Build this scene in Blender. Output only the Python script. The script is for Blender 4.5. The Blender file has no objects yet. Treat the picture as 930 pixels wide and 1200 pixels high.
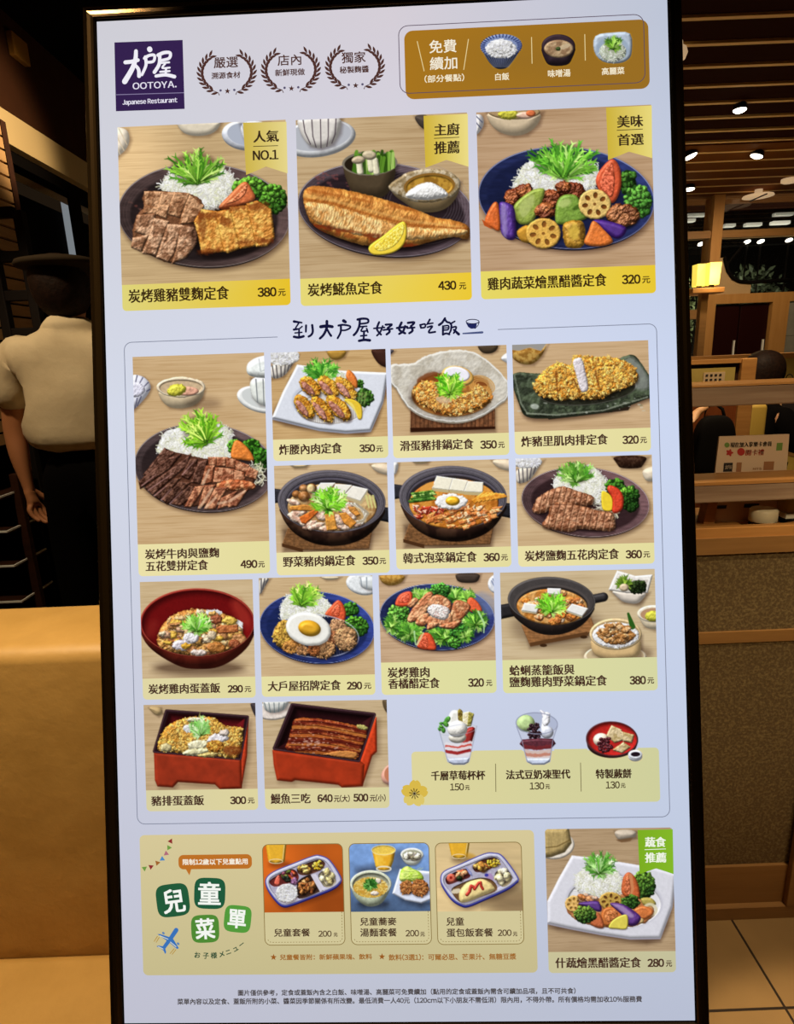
import bpy, bmesh
from mathutils import Vector, Matrix
import math, random
import numpy as np
# ---------------------------------------------------------------- camera model (shared by everything below)
IMG_W, IMG_H, FPX = 930, 1200, 700.0
CAM_Z, PITCH, ROLL = 1.36, math.radians(14.4), math.radians(2.3)
CAM = np.array([0.0, 0.0, CAM_Z])
_F = np.array([0, math.cos(PITCH), -math.sin(PITCH)])
_R0 = np.array([1.0, 0, 0]); _U0 = np.array([0, math.sin(PITCH), math.cos(PITCH)])
_R = math.cos(ROLL) * _R0 - math.sin(ROLL) * _U0
_U = math.sin(ROLL) * _R0 + math.cos(ROLL) * _U0
def ray(px, py):
    return _F + _R * (px - 465) / FPX + _U * (600 - py) / FPX
def at_y(px, py, Y):                       # point seen at a pixel on the plane y = Y
    d = ray(px, py); return CAM + d * (Y / d[1])
def at_x(px, py, X):
    d = ray(px, py); return CAM + d * (X / d[0])
def at_z(px, py, Z):
    d = ray(px, py); return CAM + d * ((Z - CAM_Z) / d[2])
# ---------------------------------------------------------------- the display's plane (screen 0.60 m wide, 16:9 portrait)
SW, SH = 0.600, 1.0655
def _rv(w):
    th = np.linalg.norm(w); k = w / th
    K = np.array([[0, -k[2], k[1]], [k[2], 0, -k[0]], [-k[1], k[0], 0]])
    return np.eye(3) + math.sin(th) * K + (1 - math.cos(th)) * K @ K
_BR = _rv(np.array([0.0008, 0.0265, -0.0275])); _BT = np.array([-0.3194, -0.5214, 0.6344])
def _c2w(v): return _R * v[0] - _U * v[1] + _F * v[2]
B_ORG = CAM + _c2w(_BT)                    # top-left corner of the lit screen
B_U, B_V = _c2w(_BR[:, 0]), _c2w(_BR[:, 1])
B_N = -_c2w(_BR[:, 2])                     # towards the viewer
HM = np.array([[FPX, 0, 465], [0, FPX, 600], [0, 0, 1]]) @ np.column_stack([_BR[:, 0], _BR[:, 1], _BT])
HI = np.linalg.inv(HM)
def B(px, py):                             # photo pixel -> metres on the screen (u right, v down)
    q = HI @ np.array([px, py, 1.0]); return q[0] / q[2], q[1] / q[2]
def B_inv(u, v):
    q = np.stack([HM[k, 0] * u + HM[k, 1] * v + HM[k, 2] for k in range(3)])
    return q[0] / q[2], q[1] / q[2]
# ---------------------------------------------------------------- picture painter: fills the grid of colours a screen picture shows
_rs = np.random.RandomState(5)
_LAT = _rs.rand(256, 256).astype(np.float32)
def vnoise(x, y):
    xi = np.floor(x).astype(np.int64); yi = np.floor(y).astype(np.int64)
    fx = (x - xi).astype(np.float32); fy = (y - yi).astype(np.float32)
    fx = fx * fx * (3 - 2 * fx); fy = fy * fy * (3 - 2 * fy)
    a = _LAT[xi & 255, yi & 255]; b = _LAT[(xi + 1) & 255, yi & 255]
    c = _LAT[xi & 255, (yi + 1) & 255]; d = _LAT[(xi + 1) & 255, (yi + 1) & 255]
    return (a + (b - a) * fx) * (1 - fy) + (c + (d - c) * fx) * fy
def fbm(x, y, o=3, seed=0):
    s = 0; a = 0.5; t = 0
    for k in range(o):
        s = s + a * vnoise(x * 2 ** k + 17.3 * k + seed * 7.7, y * 2 ** k + 9.1 * k + seed * 3.3); t += a; a *= .55
    return s / t                            # 0..1
def sst(a, b, x):
    t = np.clip((x - a) / (b - a), 0, 1); return t * t * (3 - 2 * t)
def rgb(c):
    if isinstance(c, str):
        c = c.lstrip('#'); return np.array([int(c[i:i + 2], 16) / 255 for i in (0, 2, 4)], np.float32)
    return np.array(c, np.float32)
def smooth(pts, n=6):
    p = np.array(pts, float); m = len(p); out = []
    for i in range(m):
        p0, p1, p2, p3 = p[(i - 1) % m], p[i], p[(i + 1) % m], p[(i + 2) % m]
        for k in range(n):
            t = k / n
            out.append(.5 * (2 * p1 + (p2 - p0) * t + (2 * p0 - 5 * p1 + 4 * p2 - p3) * t * t + (3 * p1 - p0 - 3 * p2 + p3) * t ** 3))
    return np.array(out)
class Pic:
    def __init__(s, X, Y, off, k, seed=1):
        s.X = ((X - off[0]) * k).astype(np.float32); s.Y = ((Y - off[1]) * k).astype(np.float32)
        s.H, s.W = X.shape; s.img = np.zeros((s.H, s.W, 3), np.float32)
        s.rnd = random.Random(seed); s.seed = seed
        jj, ii = np.meshgrid(np.arange(s.W), np.arange(s.H))
        A = np.column_stack([s.X.ravel(), s.Y.ravel(), np.ones(s.X.size)])[::37]
        s.ax = np.linalg.lstsq(A, np.column_stack([jj.ravel(), ii.ravel()])[::37], rcond=None)[0]
        s.cell = float(np.hypot(s.X[0, -1] - s.X[0, 0], s.Y[0, -1] - s.Y[0, 0]) / (s.W - 1))
    def sl(s, x0, y0, x1, y1):
        c = np.array([[x0, y0, 1], [x1, y0, 1], [x0, y1, 1], [x1, y1, 1]]) @ s.ax
        a = np.floor(c.min(0)).astype(int) - 2; b = np.ceil(c.max(0)).astype(int) + 3
        return (slice(max(0, a[1]), max(0, min(s.H, b[1]))), slice(max(0, a[0]), max(0, min(s.W, b[0]))))
    # distance fields: return (slice, d) with d < 0 inside
    def ell(s, cx, cy, rx, ry, ang=0, m=30):
        r = max(rx, ry) + m; q = s.sl(cx - r, cy - r, cx + r, cy + r)
        x = s.X[q] - cx; y = s.Y[q] - cy; a = math.radians(ang)
        u = x * math.cos(a) + y * math.sin(a); v = -x * math.sin(a) + y * math.cos(a)
        k = np.sqrt((u / rx) ** 2 + (v / ry) ** 2) + 1e-6
        return q, k * (k - 1) / np.sqrt((u / rx ** 2) ** 2 + (v / ry ** 2) ** 2 + 1e-9)
    def poly(s, pts, sm=0, m=30, rnd=0):
        p = smooth(pts, sm) if sm else np.array(pts, float)
        q = s.sl(p[:, 0].min() - m, p[:, 1].min() - m, p[:, 0].max() + m, p[:, 1].max() + m)
        x = s.X[q]; y = s.Y[q]; d = np.full(x.shape, 1e9, np.float32); sg = np.ones(x.shape, np.float32)
        for i in range(len(p)):
            ax, ay = p[i]; bx, by = p[i - 1]; ex, ey = bx - ax, by - ay; wx, wy = x - ax, y - ay
            t = np.clip((wx * ex + wy * ey) / (ex * ex + ey * ey + 1e-9), 0, 1)
            d = np.minimum(d, (wx - ex * t) ** 2 + (wy - ey * t) ** 2)
            c1 = y >= ay; c2 = y < by; c3 = ex * wy > ey * wx
            sg = np.where((c1 & c2 & c3) | (~c1 & ~c2 & ~c3), -sg, sg)
        return q, sg * np.sqrt(d) - rnd
    def line(s, pts, w0, w1=None, m=3):
        p = np.array(pts, float); w1 = w0 if w1 is None else w1; mm = max(w0, w1) + m
        q = s.sl(p[:, 0].min() - mm, p[:, 1].min() - mm, p[:, 0].max() + mm, p[:, 1].max() + mm)
        x = s.X[q]; y = s.Y[q]; d = np.full(x.shape, 1e9, np.float32); n = len(p) - 1
        for i in range(n):
            ax, ay = p[i]; ex, ey = p[i + 1] - p[i]; wx, wy = x - ax, y - ay
            t = np.clip((wx * ex + wy * ey) / (ex * ex + ey * ey + 1e-9), 0, 1)
            w = w0 + (w1 - w0) * (i + t) / n
            d = np.minimum(d, np.hypot(wx - ex * t, wy - ey * t) - w)
        return q, d
    def rough(s, qd, amp, sc, seed=0):
        q, d = qd; return q, d + amp * 2 * (fbm(s.X[q] / sc, s.Y[q] / sc, 3, seed + s.seed) - .5)
    def noise(s, q, sx, sy=None, o=3, seed=0, ang=0):
        x, y = s.X[q], s.Y[q]; a = math.radians(ang)
        return fbm((x * math.cos(a) + y * math.sin(a)) / sx, (-x * math.sin(a) + y * math.cos(a)) / (sy or sx), o, seed + s.seed)
    # painting
    def put(s, qd, col, a=1.0, soft=None, clip=None):
        q, d = qd
        if d.size == 0: return
        soft = soft or s.cell * 1.2
        al = a * np.clip(.5 - d / soft, 0, 1)
        if clip is not None: al = al * clip[q]
        c = rgb(col) if not (isinstance(col, np.ndarray) and col.ndim == 3) else col
        al = al[..., None]; s.img[q] = s.img[q] * (1 - al) + c * al
    def dark(s, qd, amt, soft, dx=0, dy=0):     # soft shade in the depicted scene
        q, d = qd
        if d.size == 0: return
        al = amt * (1 - sst(-soft, soft, d)); s.img[q] *= 1 - al[..., None] * np.array([.86, .97, 1.06], np.float32).clip(0, 1)
    def body(s, qd, col, R=12, bump=0, bs=8, bo=3, var=.12, vs=14, col2=None, spec=.15, sp=12, amb=.45, L=(-.45, -.65, .62), a=1.0, soft=None, seed=0, bsy=None, ang=0, clip=None):
        q, d = qd
        if d.size == 0: return
        h = R * np.sqrt(np.clip(1 - (1 - np.clip(-d / R, 0, 1)) ** 2, 0, 1))
        if bump: h = h + bump * s.noise(q, bs, bsy, bo, seed + 3, ang)
        if min(h.shape) < 2: return
        gy, gx = np.gradient(h, s.cell)
        n = 1 / np.sqrt(gx * gx + gy * gy + 1); l = np.array(L) / np.linalg.norm(L)
        lam = np.clip((-gx * l[0] - gy * l[1] + l[2]) * n, 0, 1)
        hv = np.array([l[0], l[1], l[2] + 1]); hv /= np.linalg.norm(hv)
        sh = np.clip((-gx * hv[0] - gy * hv[1] + hv[2]) * n, 0, 1) ** sp * spec * .6
        v = s.noise(q, vs, None, 3, seed)[..., None]
        c = rgb(col); c = c + (rgb(col2) - c) * sst(.35, .65, v) if col2 is not None else c * (1 + var * 2 * (v - .5))
        o = c * (amb + (1.12 - amb) * lam)[..., None] / (amb + (1.12 - amb) * l[2]) + sh[..., None]
        s.put(qd, np.clip(o, 0, 1), a, soft, clip)
    # ------------ things that recur in the pictures
    def wood(s, c1='#c9a97f', c2='#a8835a', ang=-2, sx=320, sy=13, tint=0):
        q = (slice(None), slice(None)); n = s.noise(q, sx, sy, 4, 11, ang); m = s.noise(q, sx * .7, sy * .35, 2, 12, ang)
        t = np.clip(.22 * sst(.35, .7, n) + .38 * sst(.5, .85, m) + .35 * (s.noise(q, 240, 120, 2, 13) - .5) + .12, 0, 1)[..., None]
        s.img[:] = rgb(c1) * (1 - t) + rgb(c2) * t
    def glow(s, c0, r, amt, cx, cy):            # a brighter patch of the table
        q = (slice(None), slice(None)); d = np.hypot(s.X - cx, s.Y - cy)
        s.img *= (1 + amt * (1 - sst(0, r, d)))[..., None]
    def plate(s, cx, cy, rx, ry, ang, base, rim, inner, irx=.8, iry=.78, idy=0, rings=0, shadow=.55, hl=None, tk=8):
        s.dark(s.ell(cx + 8, cy + tk * 2.2, rx * 1.0, ry * 1.0, ang, 60), shadow, 26)
        s.put(s.ell(cx, cy + tk, rx * .985, ry, ang), rgb(base) * .45)
        qd = s.ell(cx, cy, rx, ry, ang); q = qd[0]
        v = s.noise(q, 60, 14, 3, 4)[..., None]; t = np.clip((s.X[q] - cx) / rx * .5 + .5 - (s.Y[q] - cy) / ry * .3, 0, 1)[..., None]
        s.put(qd, rgb(base) * (.75 + .5 * v) * (.8 + .5 * t))
        if rings:
            for k in range(rings):
                f = .97 - .035 * k
                q2, d2 = s.ell(cx, cy + k * .6, rx * f, ry * f, ang); s.put((q2, np.abs(d2) - 1.0), rgb(base) * 1.5, .35, 3)
        q2, d2 = s.ell(cx, cy + idy, rx * irx, ry * iry, ang)
        s.put((q2, d2), rgb(inner) * (.8 + .4 * s.noise(q2, 50, 16, 3, 6))[..., None], .9, 16)
        q, d = qd; s.put((q, np.abs(d + 1.5) - 1.6), rim, .8, 2.5)
        if hl is not None:
            w = sst(.2, .9, -(s.Y[q] - cy) / ry * .6 + np.abs(s.X[q] - cx) / rx * .6); s.put((q, np.abs(d + 3) - 1.5), hl, w * .8, 2.5)
    def strands(s, poly_or_ell, n, cols, ln, w, bend=.5, a0=0, a1=180, ds=.0):
        q, d = poly_or_ell; ins = np.argwhere(d < -ds)
        if not len(ins): return
        X = s.X[q]; Y = s.Y[q]
        for _ in range(n):
            i, j = ins[s.rnd.randrange(len(ins))]; x, y = float(X[i, j]), float(Y[i, j])
            a = math.radians(s.rnd.uniform(a0, a1)); l = ln * s.rnd.uniform(.5, 1.2); b = s.rnd.uniform(-bend, bend); p = []
            for k in range(5):
                t = k / 4 - .5; p.append((x + math.cos(a + b * t * 2) * l * t, y + math.sin(a + b * t * 2) * l * t))
            c = rgb(cols[s.rnd.randrange(len(cols))]) * s.rnd.uniform(.86, 1.08)
            s.put(s.line([(u + w * .8, v + w * 1.1) for u, v in p], w * 1.1), (.45, .42, .33), .22, w * 2)
            s.put(s.line(p, w, w * .7), np.clip(c, 0, 1), .95)
    def cabbage(s, pts, n=260, ln=34, w=1.7, tint='#f4f2e6'):
        qd = s.rough(s.poly(pts, 6), 4, 9); s.dark(s.poly(pts, 4), .4, 10)
        s.body(qd, tint, R=40, bump=5, bs=7, var=.1, spec=0, amb=.6)
        q, d = qd; s.strands((q, d - 3), n, ['#ffffff', '#f7f6ec', '#eef0d8', '#e6e8c4', '#fbfaf4'], ln, w, 1.3, 0, 180)
    def garnish(s, cx, cy, rx, ry, n=70, up=.6, w=2.6, cols=('#4f8f22', '#6fae2f', '#8cc63f', '#a9d95a', '#c4e57a', '#3d7a1c'), bx=0, by=0, leaf=1.0):
        # feathery mizuna leaves fanning from a root point
        ox, oy = cx + bx, cy + ry * up + by
        s.dark(s.ell(cx, cy + 4, rx * .8, ry * .8), .35, 14)
        for i in range(n):
            a = s.rnd.uniform(0, 2 * math.pi); r = math.sqrt(s.rnd.random())
            if i > n * .8: r *= .6
            tx, ty = cx + math.cos(a) * rx * r, cy + math.sin(a) * ry * r
            mx, my = (ox + tx) / 2 + s.rnd.uniform(-1, 1) * rx * .12, (oy + ty) / 2 - abs(tx - ox) * .12
            c = rgb(cols[s.rnd.randrange(len(cols))]) * s.rnd.uniform(.8, 1.12)
            f = .55 + .45 * (1 - (ty - cy + ry) / (2 * ry)); c = np.clip(c * (.7 + .45 * f), 0, 1)
            p = [((1 - t) ** 2 * ox + 2 * t * (1 - t) * mx + t * t * tx, (1 - t) ** 2 * oy + 2 * t * (1 - t) * my + t * t * ty) for t in (.25, .5, .75, 1)]
            s.put(s.line([(u + 1.5, v + 2) for u, v in p], w * 1.2), (.1, .2, .02), .3, w * 2)
            s.put(s.line(p, w * .55, w), c)
            ang = math.atan2(ty - p[1][1], tx - p[1][0])
            for sd in (-1, 1):
                for t in (2, 3):
                    bx2, by2 = p[t]; l = w * 4.2 * leaf * s.rnd.uniform(.6, 1.1); a2 = ang + sd * s.rnd.uniform(.45, .9)
                    s.put(s.line([(bx2, by2), (bx2 + math.cos(a2) * l, by2 + math.sin(a2) * l)], w * .8, w * .25), np.clip(c * s.rnd.uniform(.9, 1.2), 0, 1))
    def broccoli(s, cx, cy, rx, ry, n=70, r=9, dark='#2a5a1a', lite='#6aa838'):
        s.body(s.rough(s.ell(cx, cy, rx, ry), 5, 9), rgb(dark) * .75, R=rx * .7, bump=4, bs=6, var=.3, spec=.0)
        for i in range(n):
            a = s.rnd.uniform(0, 6.283); k = math.sqrt(s.rnd.random()); x, y = cx + math.cos(a) * rx * k, cy + math.sin(a) * ry * k
            t = np.clip(.5 - (x - cx) / rx * .25 - (y - cy) / ry * .5 + s.rnd.uniform(-.25, .2), 0, 1)
            s.body(s.rough(s.ell(x, y, r * s.rnd.uniform(.55, 1), r * s.rnd.uniform(.55, 1)), 2, 4), rgb(dark) * (1 - t) + rgb(lite) * t, R=r * .8, bump=2.5, bs=3, var=.3, vs=4, spec=.12, amb=.3)
    def crust(s, qd, base='#d99a32', d2='#b56a1a', R=16, bump=9, bs=8, a=1.0, spec=.22, seed=0, n=0, r=4, lite='#f2c65a'):
        s.body(qd, base, R=R, bump=bump, bs=bs, col2=d2, vs=bs * 2.2, spec=spec, sp=9, amb=.28, a=a, seed=seed)
        q, d = qd; ins = np.argwhere(d < 0); X, Y = s.X[q], s.Y[q]
        for _ in range(n if len(ins) else 0):
            i, j = ins[s.rnd.randrange(len(ins))]; x, y = float(X[i, j]), float(Y[i, j]); k = s.rnd.uniform(.4, 1) * r
            s.dark(s.ell(x + k * .4, y + k * .7, k * .9, k * .7, 0, 8), .22, k * .5)
            s.body(s.rough(s.ell(x, y, k * s.rnd.uniform(.7, 1.5), k * s.rnd.uniform(.4, .9), s.rnd.uniform(0, 180), 6), k * .9, k * .8), rgb(lite) * (1 - (t := s.rnd.random())) + rgb(d2) * t, R=k * .8, bump=k * .5, bs=k * .7, spec=.12, amb=.55)
    def meat(s, pts, base='#a8683c', d2='#6e3a1e', R=7, bump=5, bs=7, sm=0, rnd=3, sh=.6, spec=.22, top=None, seed=0):
        s.dark(s.poly([(x + 3, y + 5) for x, y in pts], sm), sh, 6)
        s.body(s.rough(s.poly(pts, sm, rnd=rnd), 2.2, 6, seed), base, R=R, bump=bump, bs=bs, col2=d2, vs=bs * 2, spec=spec, sp=10, amb=.35, seed=seed)
    def tomato(s, pts, c='#d8462a', flesh=None):
        s.dark(s.poly([(x + 3, y + 5) for x, y in pts], 5), .45, 7)
        s.body(s.poly(pts, 5), c, R=16, bump=2, bs=9, var=.18, spec=.35, sp=16, amb=.5)
        if flesh: s.body(s.rough(s.poly(flesh, 5), 1.5, 6), np.clip(rgb(c) * 1.05 + .12, 0, 1), R=7, bump=3, bs=6, col2=rgb(c) * .8, vs=9, spec=.3)
    def lotus(s, cx, cy, r, ry=None, ang=0, c='#c79a45', hole='#7a4a18'):
        ry = ry or r; s.dark(s.ell(cx + 3, cy + 6, r, ry), .5, 8)
        s.body(s.rough(s.ell(cx, cy, r, ry, ang), 2.5, 12), c, R=9, bump=2, bs=5, var=.15, spec=.2, col2=rgb(c) * 1.12)
        a0 = math.radians(ang)
        for k in range(7):
            a = k * 6.283 / 7 + .3; x = math.cos(a) * r * .6; y = math.sin(a) * ry * .6
            s.body(s.ell(cx + x, cy + y, r * .19, ry * .15, math.degrees(math.atan2(y, x))), hole, R=5, L=(.45, .65, .6), var=.2, spec=.08)
        s.put(s.ell(cx, cy, r * .1, ry * .1), rgb(hole), .8, 3)
    def lemon(s, pts, rind, c='#e8c93a'):
        s.dark(s.poly([(x + 3, y + 5) for x, y in rind], 5), .4, 7)
        s.body(s.poly(rind, 5), c, R=8, var=.06, spec=.25)
        if pts: s.body(s.rough(s.poly(pts, 4), 1, 5), '#f3df6c', R=4, bump=3, bs=6, col2='#d9b92c', vs=6, spec=.3)
    def rice(s, qd, n=160, w=2.2, ln=9, c='#efeeee'):
        s.body(s.rough(qd, 3, 6), c, R=14, bump=5, bs=5, var=.08, spec=.05, amb=.5)
        s.strands(qd, n, ['#ffffff', '#f2f2f5', '#e4e4ea', '#d8d8e2'], ln, w, .3, 0, 180, 2)
    def cup(s, pts, c='#e9e4da', stripes=(), sc='#4a4650', w=2.2, R=40, **k):
        s.dark(s.poly([(x + 8, y + 8) for x, y in pts], 0), .35, 14)
        c_ = np.array(pts, float); k.pop('rnd', 0)
        for _ in range(3): c_ = np.stack([c_ * .75 + np.roll(c_, -1, 0) * .25, c_ * .25 + np.roll(c_, -1, 0) * .75], 1).reshape(-1, 2)
        qd = s.poly(c_); s.body(qd, c, R=R, var=.05, spec=.1, amb=.55, **k)
        q, d = qd; clip = np.zeros((s.H, s.W), np.float32); clip[q] = d < 0
        for p in stripes: s.put(s.line(p, w, w * .8), sc, .85, clip=clip)
    def bowl_edge(s, cx, cy, rx, ry, ang, c, w=5, a=1.0):
        q, d = s.ell(cx, cy, rx, ry, ang); s.put((q, np.abs(d) - w * .5), c, a, 2)
    def clipmask(s, qd, soft=2):
        m = np.zeros((s.H, s.W), np.float32); q, d = qd; m[q] = np.clip(.5 - d / soft, 0, 1); return m
    def done(s):
        return np.clip(s.img, 0, 1)
# ---------------------------------------------------------------- camera, world, exposure, area lights
SC = bpy.context.scene; COL = SC.collection
SC.view_settings.view_transform = 'Standard'; SC.view_settings.look = 'None'
SC.view_settings.exposure = 0.0; SC.view_settings.gamma = 1.0; SC.view_settings.use_curve_mapping = False
_cd = bpy.data.cameras.new('camera'); _co = bpy.data.objects.new('camera', _cd); COL.objects.link(_co)
_cd.sensor_fit = 'VERTICAL'; _cd.sensor_height = 36.0; _cd.lens = FPX / IMG_H * 36.0
_cd.clip_start = 0.05; _cd.clip_end = 60
_M = Matrix((( _R[0], _U[0], -_F[0], CAM[0]), (_R[1], _U[1], -_F[1], CAM[1]), (_R[2], _U[2], -_F[2], CAM[2]), (0, 0, 0, 1)))
_co.matrix_world = _M; SC.camera = _co
W = bpy.data.worlds.new('night'); SC.world = W; W.use_nodes = True
W.node_tree.nodes['Background'].inputs[0].default_value = (1.0, .62, .33, 1)
W.node_tree.nodes['Background'].inputs[1].default_value = 0.012
def lin(c):
    c = np.asarray(rgb(c) if isinstance(c, str) else c, np.float64)
    return np.where(c <= .04045, c / 12.92, ((np.clip(c, 0, 1) + .055) / 1.055) ** 2.4)
def light(kind, name, loc, energy, col=(1, .72, .42), size=.2, aim=None, spot=60, blend=.6):
    l = bpy.data.lights.new(name, kind); l.energy = energy; l.color = col
    if kind == 'AREA': l.size = size
    else: l.shadow_soft_size = size
    if kind == 'SPOT': l.spot_size = math.radians(spot); l.spot_blend = blend
    o = bpy.data.objects.new(name, l); COL.objects.link(o); o.location = loc
    if aim is not None: o.rotation_euler = (Vector(aim) - Vector(loc)).to_track_quat('-Z', 'Y').to_euler()
    return o
# ceiling downlights of the restaurant, then an added card spot and bounce fill
LC = (1, .80, .52)
light('SPOT', 'downlight_sofa', (-.62, .42, 2.5), 150, LC, aim=(-.66, .62, .5), spot=60, size=.05)
light('SPOT', 'downlight_staff', (-1.45, 1.5, 2.55), 62, LC, aim=(-1.4, 2.35, 1.25), spot=62, size=.06)
light('SPOT', 'downlight_wall', (-.95, 3.0, 2.55), 55, LC, aim=(-2.0, 3.3, 2.5), spot=60, size=.06)
light('SPOT', 'downlight_partition', (1.05, .25, 2.5), 62, LC, aim=(1.0, .72, .1), spot=54, blend=.5, size=.05)
light('SPOT', 'downlight_floor', (.85, .47, 2.5), 210, LC, aim=(.85, .47, 0), spot=27, blend=.25, size=.04)
light('SPOT', 'card_fill_spot', (.62, -.75, 2.35), 75, LC, aim=(.8, 1.25, 1.05), spot=34, size=.05)  # camera-side spot added to brighten the standing card
light('SPOT', 'downlight_rail', (.95, 1.0, 2.55), 40, LC, aim=(.9, 1.25, 1.2), spot=60, size=.05)
light('SPOT', 'downlight_booth', (1.6, 2.6, 2.55), 130, LC, aim=(1.75, 3.0, .9), spot=90, size=.06)
light('SPOT', 'downlight_back', (2.7, 4.2, 2.55), 62, LC, aim=(3.0, 5.2, 1.3), spot=110, size=.06)
light('AREA', 'room_bounce', (1.2, 3.9, .8), 8, LC, size=1.6, aim=(1.2, 3.9, 3))  # added upward fill standing in for light bounced round the room
# ---------------------------------------------------------------- the pictures on the menu, painted in the coordinates of each picture
def d_grill_duo(P):
    P.wood('#cdb083', '#a98b62'); P.glow(0, 420, .22, 60, 230)
    P.cup([(-30, 60), (60, 66), (78, 120), (60, 175), (10, 215), (-30, 215)], '#f0e2cc', [[(20, 70), (60, 150)], [(0, 90), (45, 180)], [(-5, 120), (25, 200)]], '#d8c4a4', 3)
    P.cup([(300, 20), (545, 20), (520, 78), (470, 105), (390, 108), (335, 88)], '#d9cdb6', R=30)
    P.body(P.ell(655, 105, 115, 75, 8), '#c9ccd4', R=30, var=.08); P.put(P.ell(660, 98, 92, 56, 8), '#aeb4c2'); P.cup([(620, 30), (780, 30), (760, 130), (660, 160)], '#d8d8dc', [[(640, 40), (672, 150)], [(665, 40), (690, 150)]], '#8890a4')
    P.plate(450, 508, 436, 262, 3, '#4a3a38', '#8d7f78', '#221a1a', .86, .84, 12, rings=4, hl='#b9aeb0')
    for i in range(40):
        a = P.rnd.uniform(2.6, 4.6); r = P.rnd.uniform(.66, .92); P.put(P.rough(P.ell(450 + math.cos(a) * 420 * r, 500 + math.sin(a) * 240 * r, P.rnd.uniform(3, 13), P.rnd.uniform(2, 7)), 4, 8), P.rnd.choice(['#8d4a3e', '#a6604e', '#6f4a42']), .45, 6)
    P.cabbage([(235, 372), (262, 312), (330, 285), (420, 270), (520, 268), (585, 300), (612, 350), (570, 430), (500, 480), (400, 470), (300, 420)], 420, 46, 2, '#efeee0')
    P.garnish(405, 262, 150, 95, 95, .85, 5, bx=10, by=12)
    P.broccoli(690, 370, 85, 52, 70, 17, '#2f5a18', '#76b23a'); P.broccoli(800, 430, 72, 72, 70, 17, '#234612', '#5f9a30')
    P.tomato([(525, 470), (575, 410), (655, 338), (700, 390), (705, 430), (640, 460), (580, 480)], '#c9683a', [(560, 450), (610, 410), (665, 355), (660, 400), (610, 440)])
    P.body(P.rough(P.poly([(150, 390), (380, 400), (450, 460), (420, 560), (412, 650), (290, 748), (210, 720), (90, 660), (110, 510), (150, 470)], 2), 4, 10), '#6a4229', R=12, bump=4, bs=10)
    for pts in ([(150, 388), (238, 390), (222, 470), (150, 470)], [(238, 392), (300, 394), (272, 490), (216, 470)], [(300, 392), (378, 398), (330, 520), (262, 500)], [(378, 405), (450, 460), (420, 545), (325, 555), (340, 500)],
                [(150, 455), (215, 470), (208, 500), (140, 500)], [(215, 455), (275, 460), (258, 525), (208, 505)]):
        P.meat(pts, '#b98a63', '#7a4e30', 10, 7, 12, rnd=2)
    for pts in ([(112, 510), (205, 500), (190, 560), (175, 615), (100, 590)], [(92, 625), (168, 608), (130, 690), (84, 670)], [(200, 525), (272, 540), (205, 708), (140, 700), (165, 640)], [(268, 555), (338, 560), (300, 700), (268, 742), (212, 722)], [(335, 560), (420, 575), (412, 650), (360, 720), (290, 750), (310, 690)]):
        P.meat(pts, '#bd9270', '#80563a', 11, 9, 13, rnd=3)
    # right: browned chicken thigh in four slices
    P.dark(P.poly([(400, 520), (700, 450), (820, 640), (600, 720), (420, 710)], 4), .5, 14)
    for pts in ([(402, 540), (440, 480), (512, 490), (556, 690), (440, 700), (425, 620)], [(508, 492), (585, 480), (636, 672), (570, 698), (552, 690)], [(582, 470), (672, 460), (720, 660), (636, 676)], [(668, 452), (720, 436), (790, 480), (806, 620), (770, 662), (716, 666)]):
        P.meat(pts, '#d8a24a', '#b8742a', 13, 6, 12, rnd=3, spec=.3)
    for x, y, rx, ry in ((440, 560, 22, 70), (480, 510, 60, 16), (600, 470, 60, 15), (730, 460, 55, 22), (700, 640, 90, 12), (480, 690, 60, 14), (770, 640, 34, 16), (560, 540, 30, 24)):
        P.put(P.rough(P.ell(x, y, rx, ry, -6), 14, 16), '#6b2c10', .55, 14)
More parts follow.
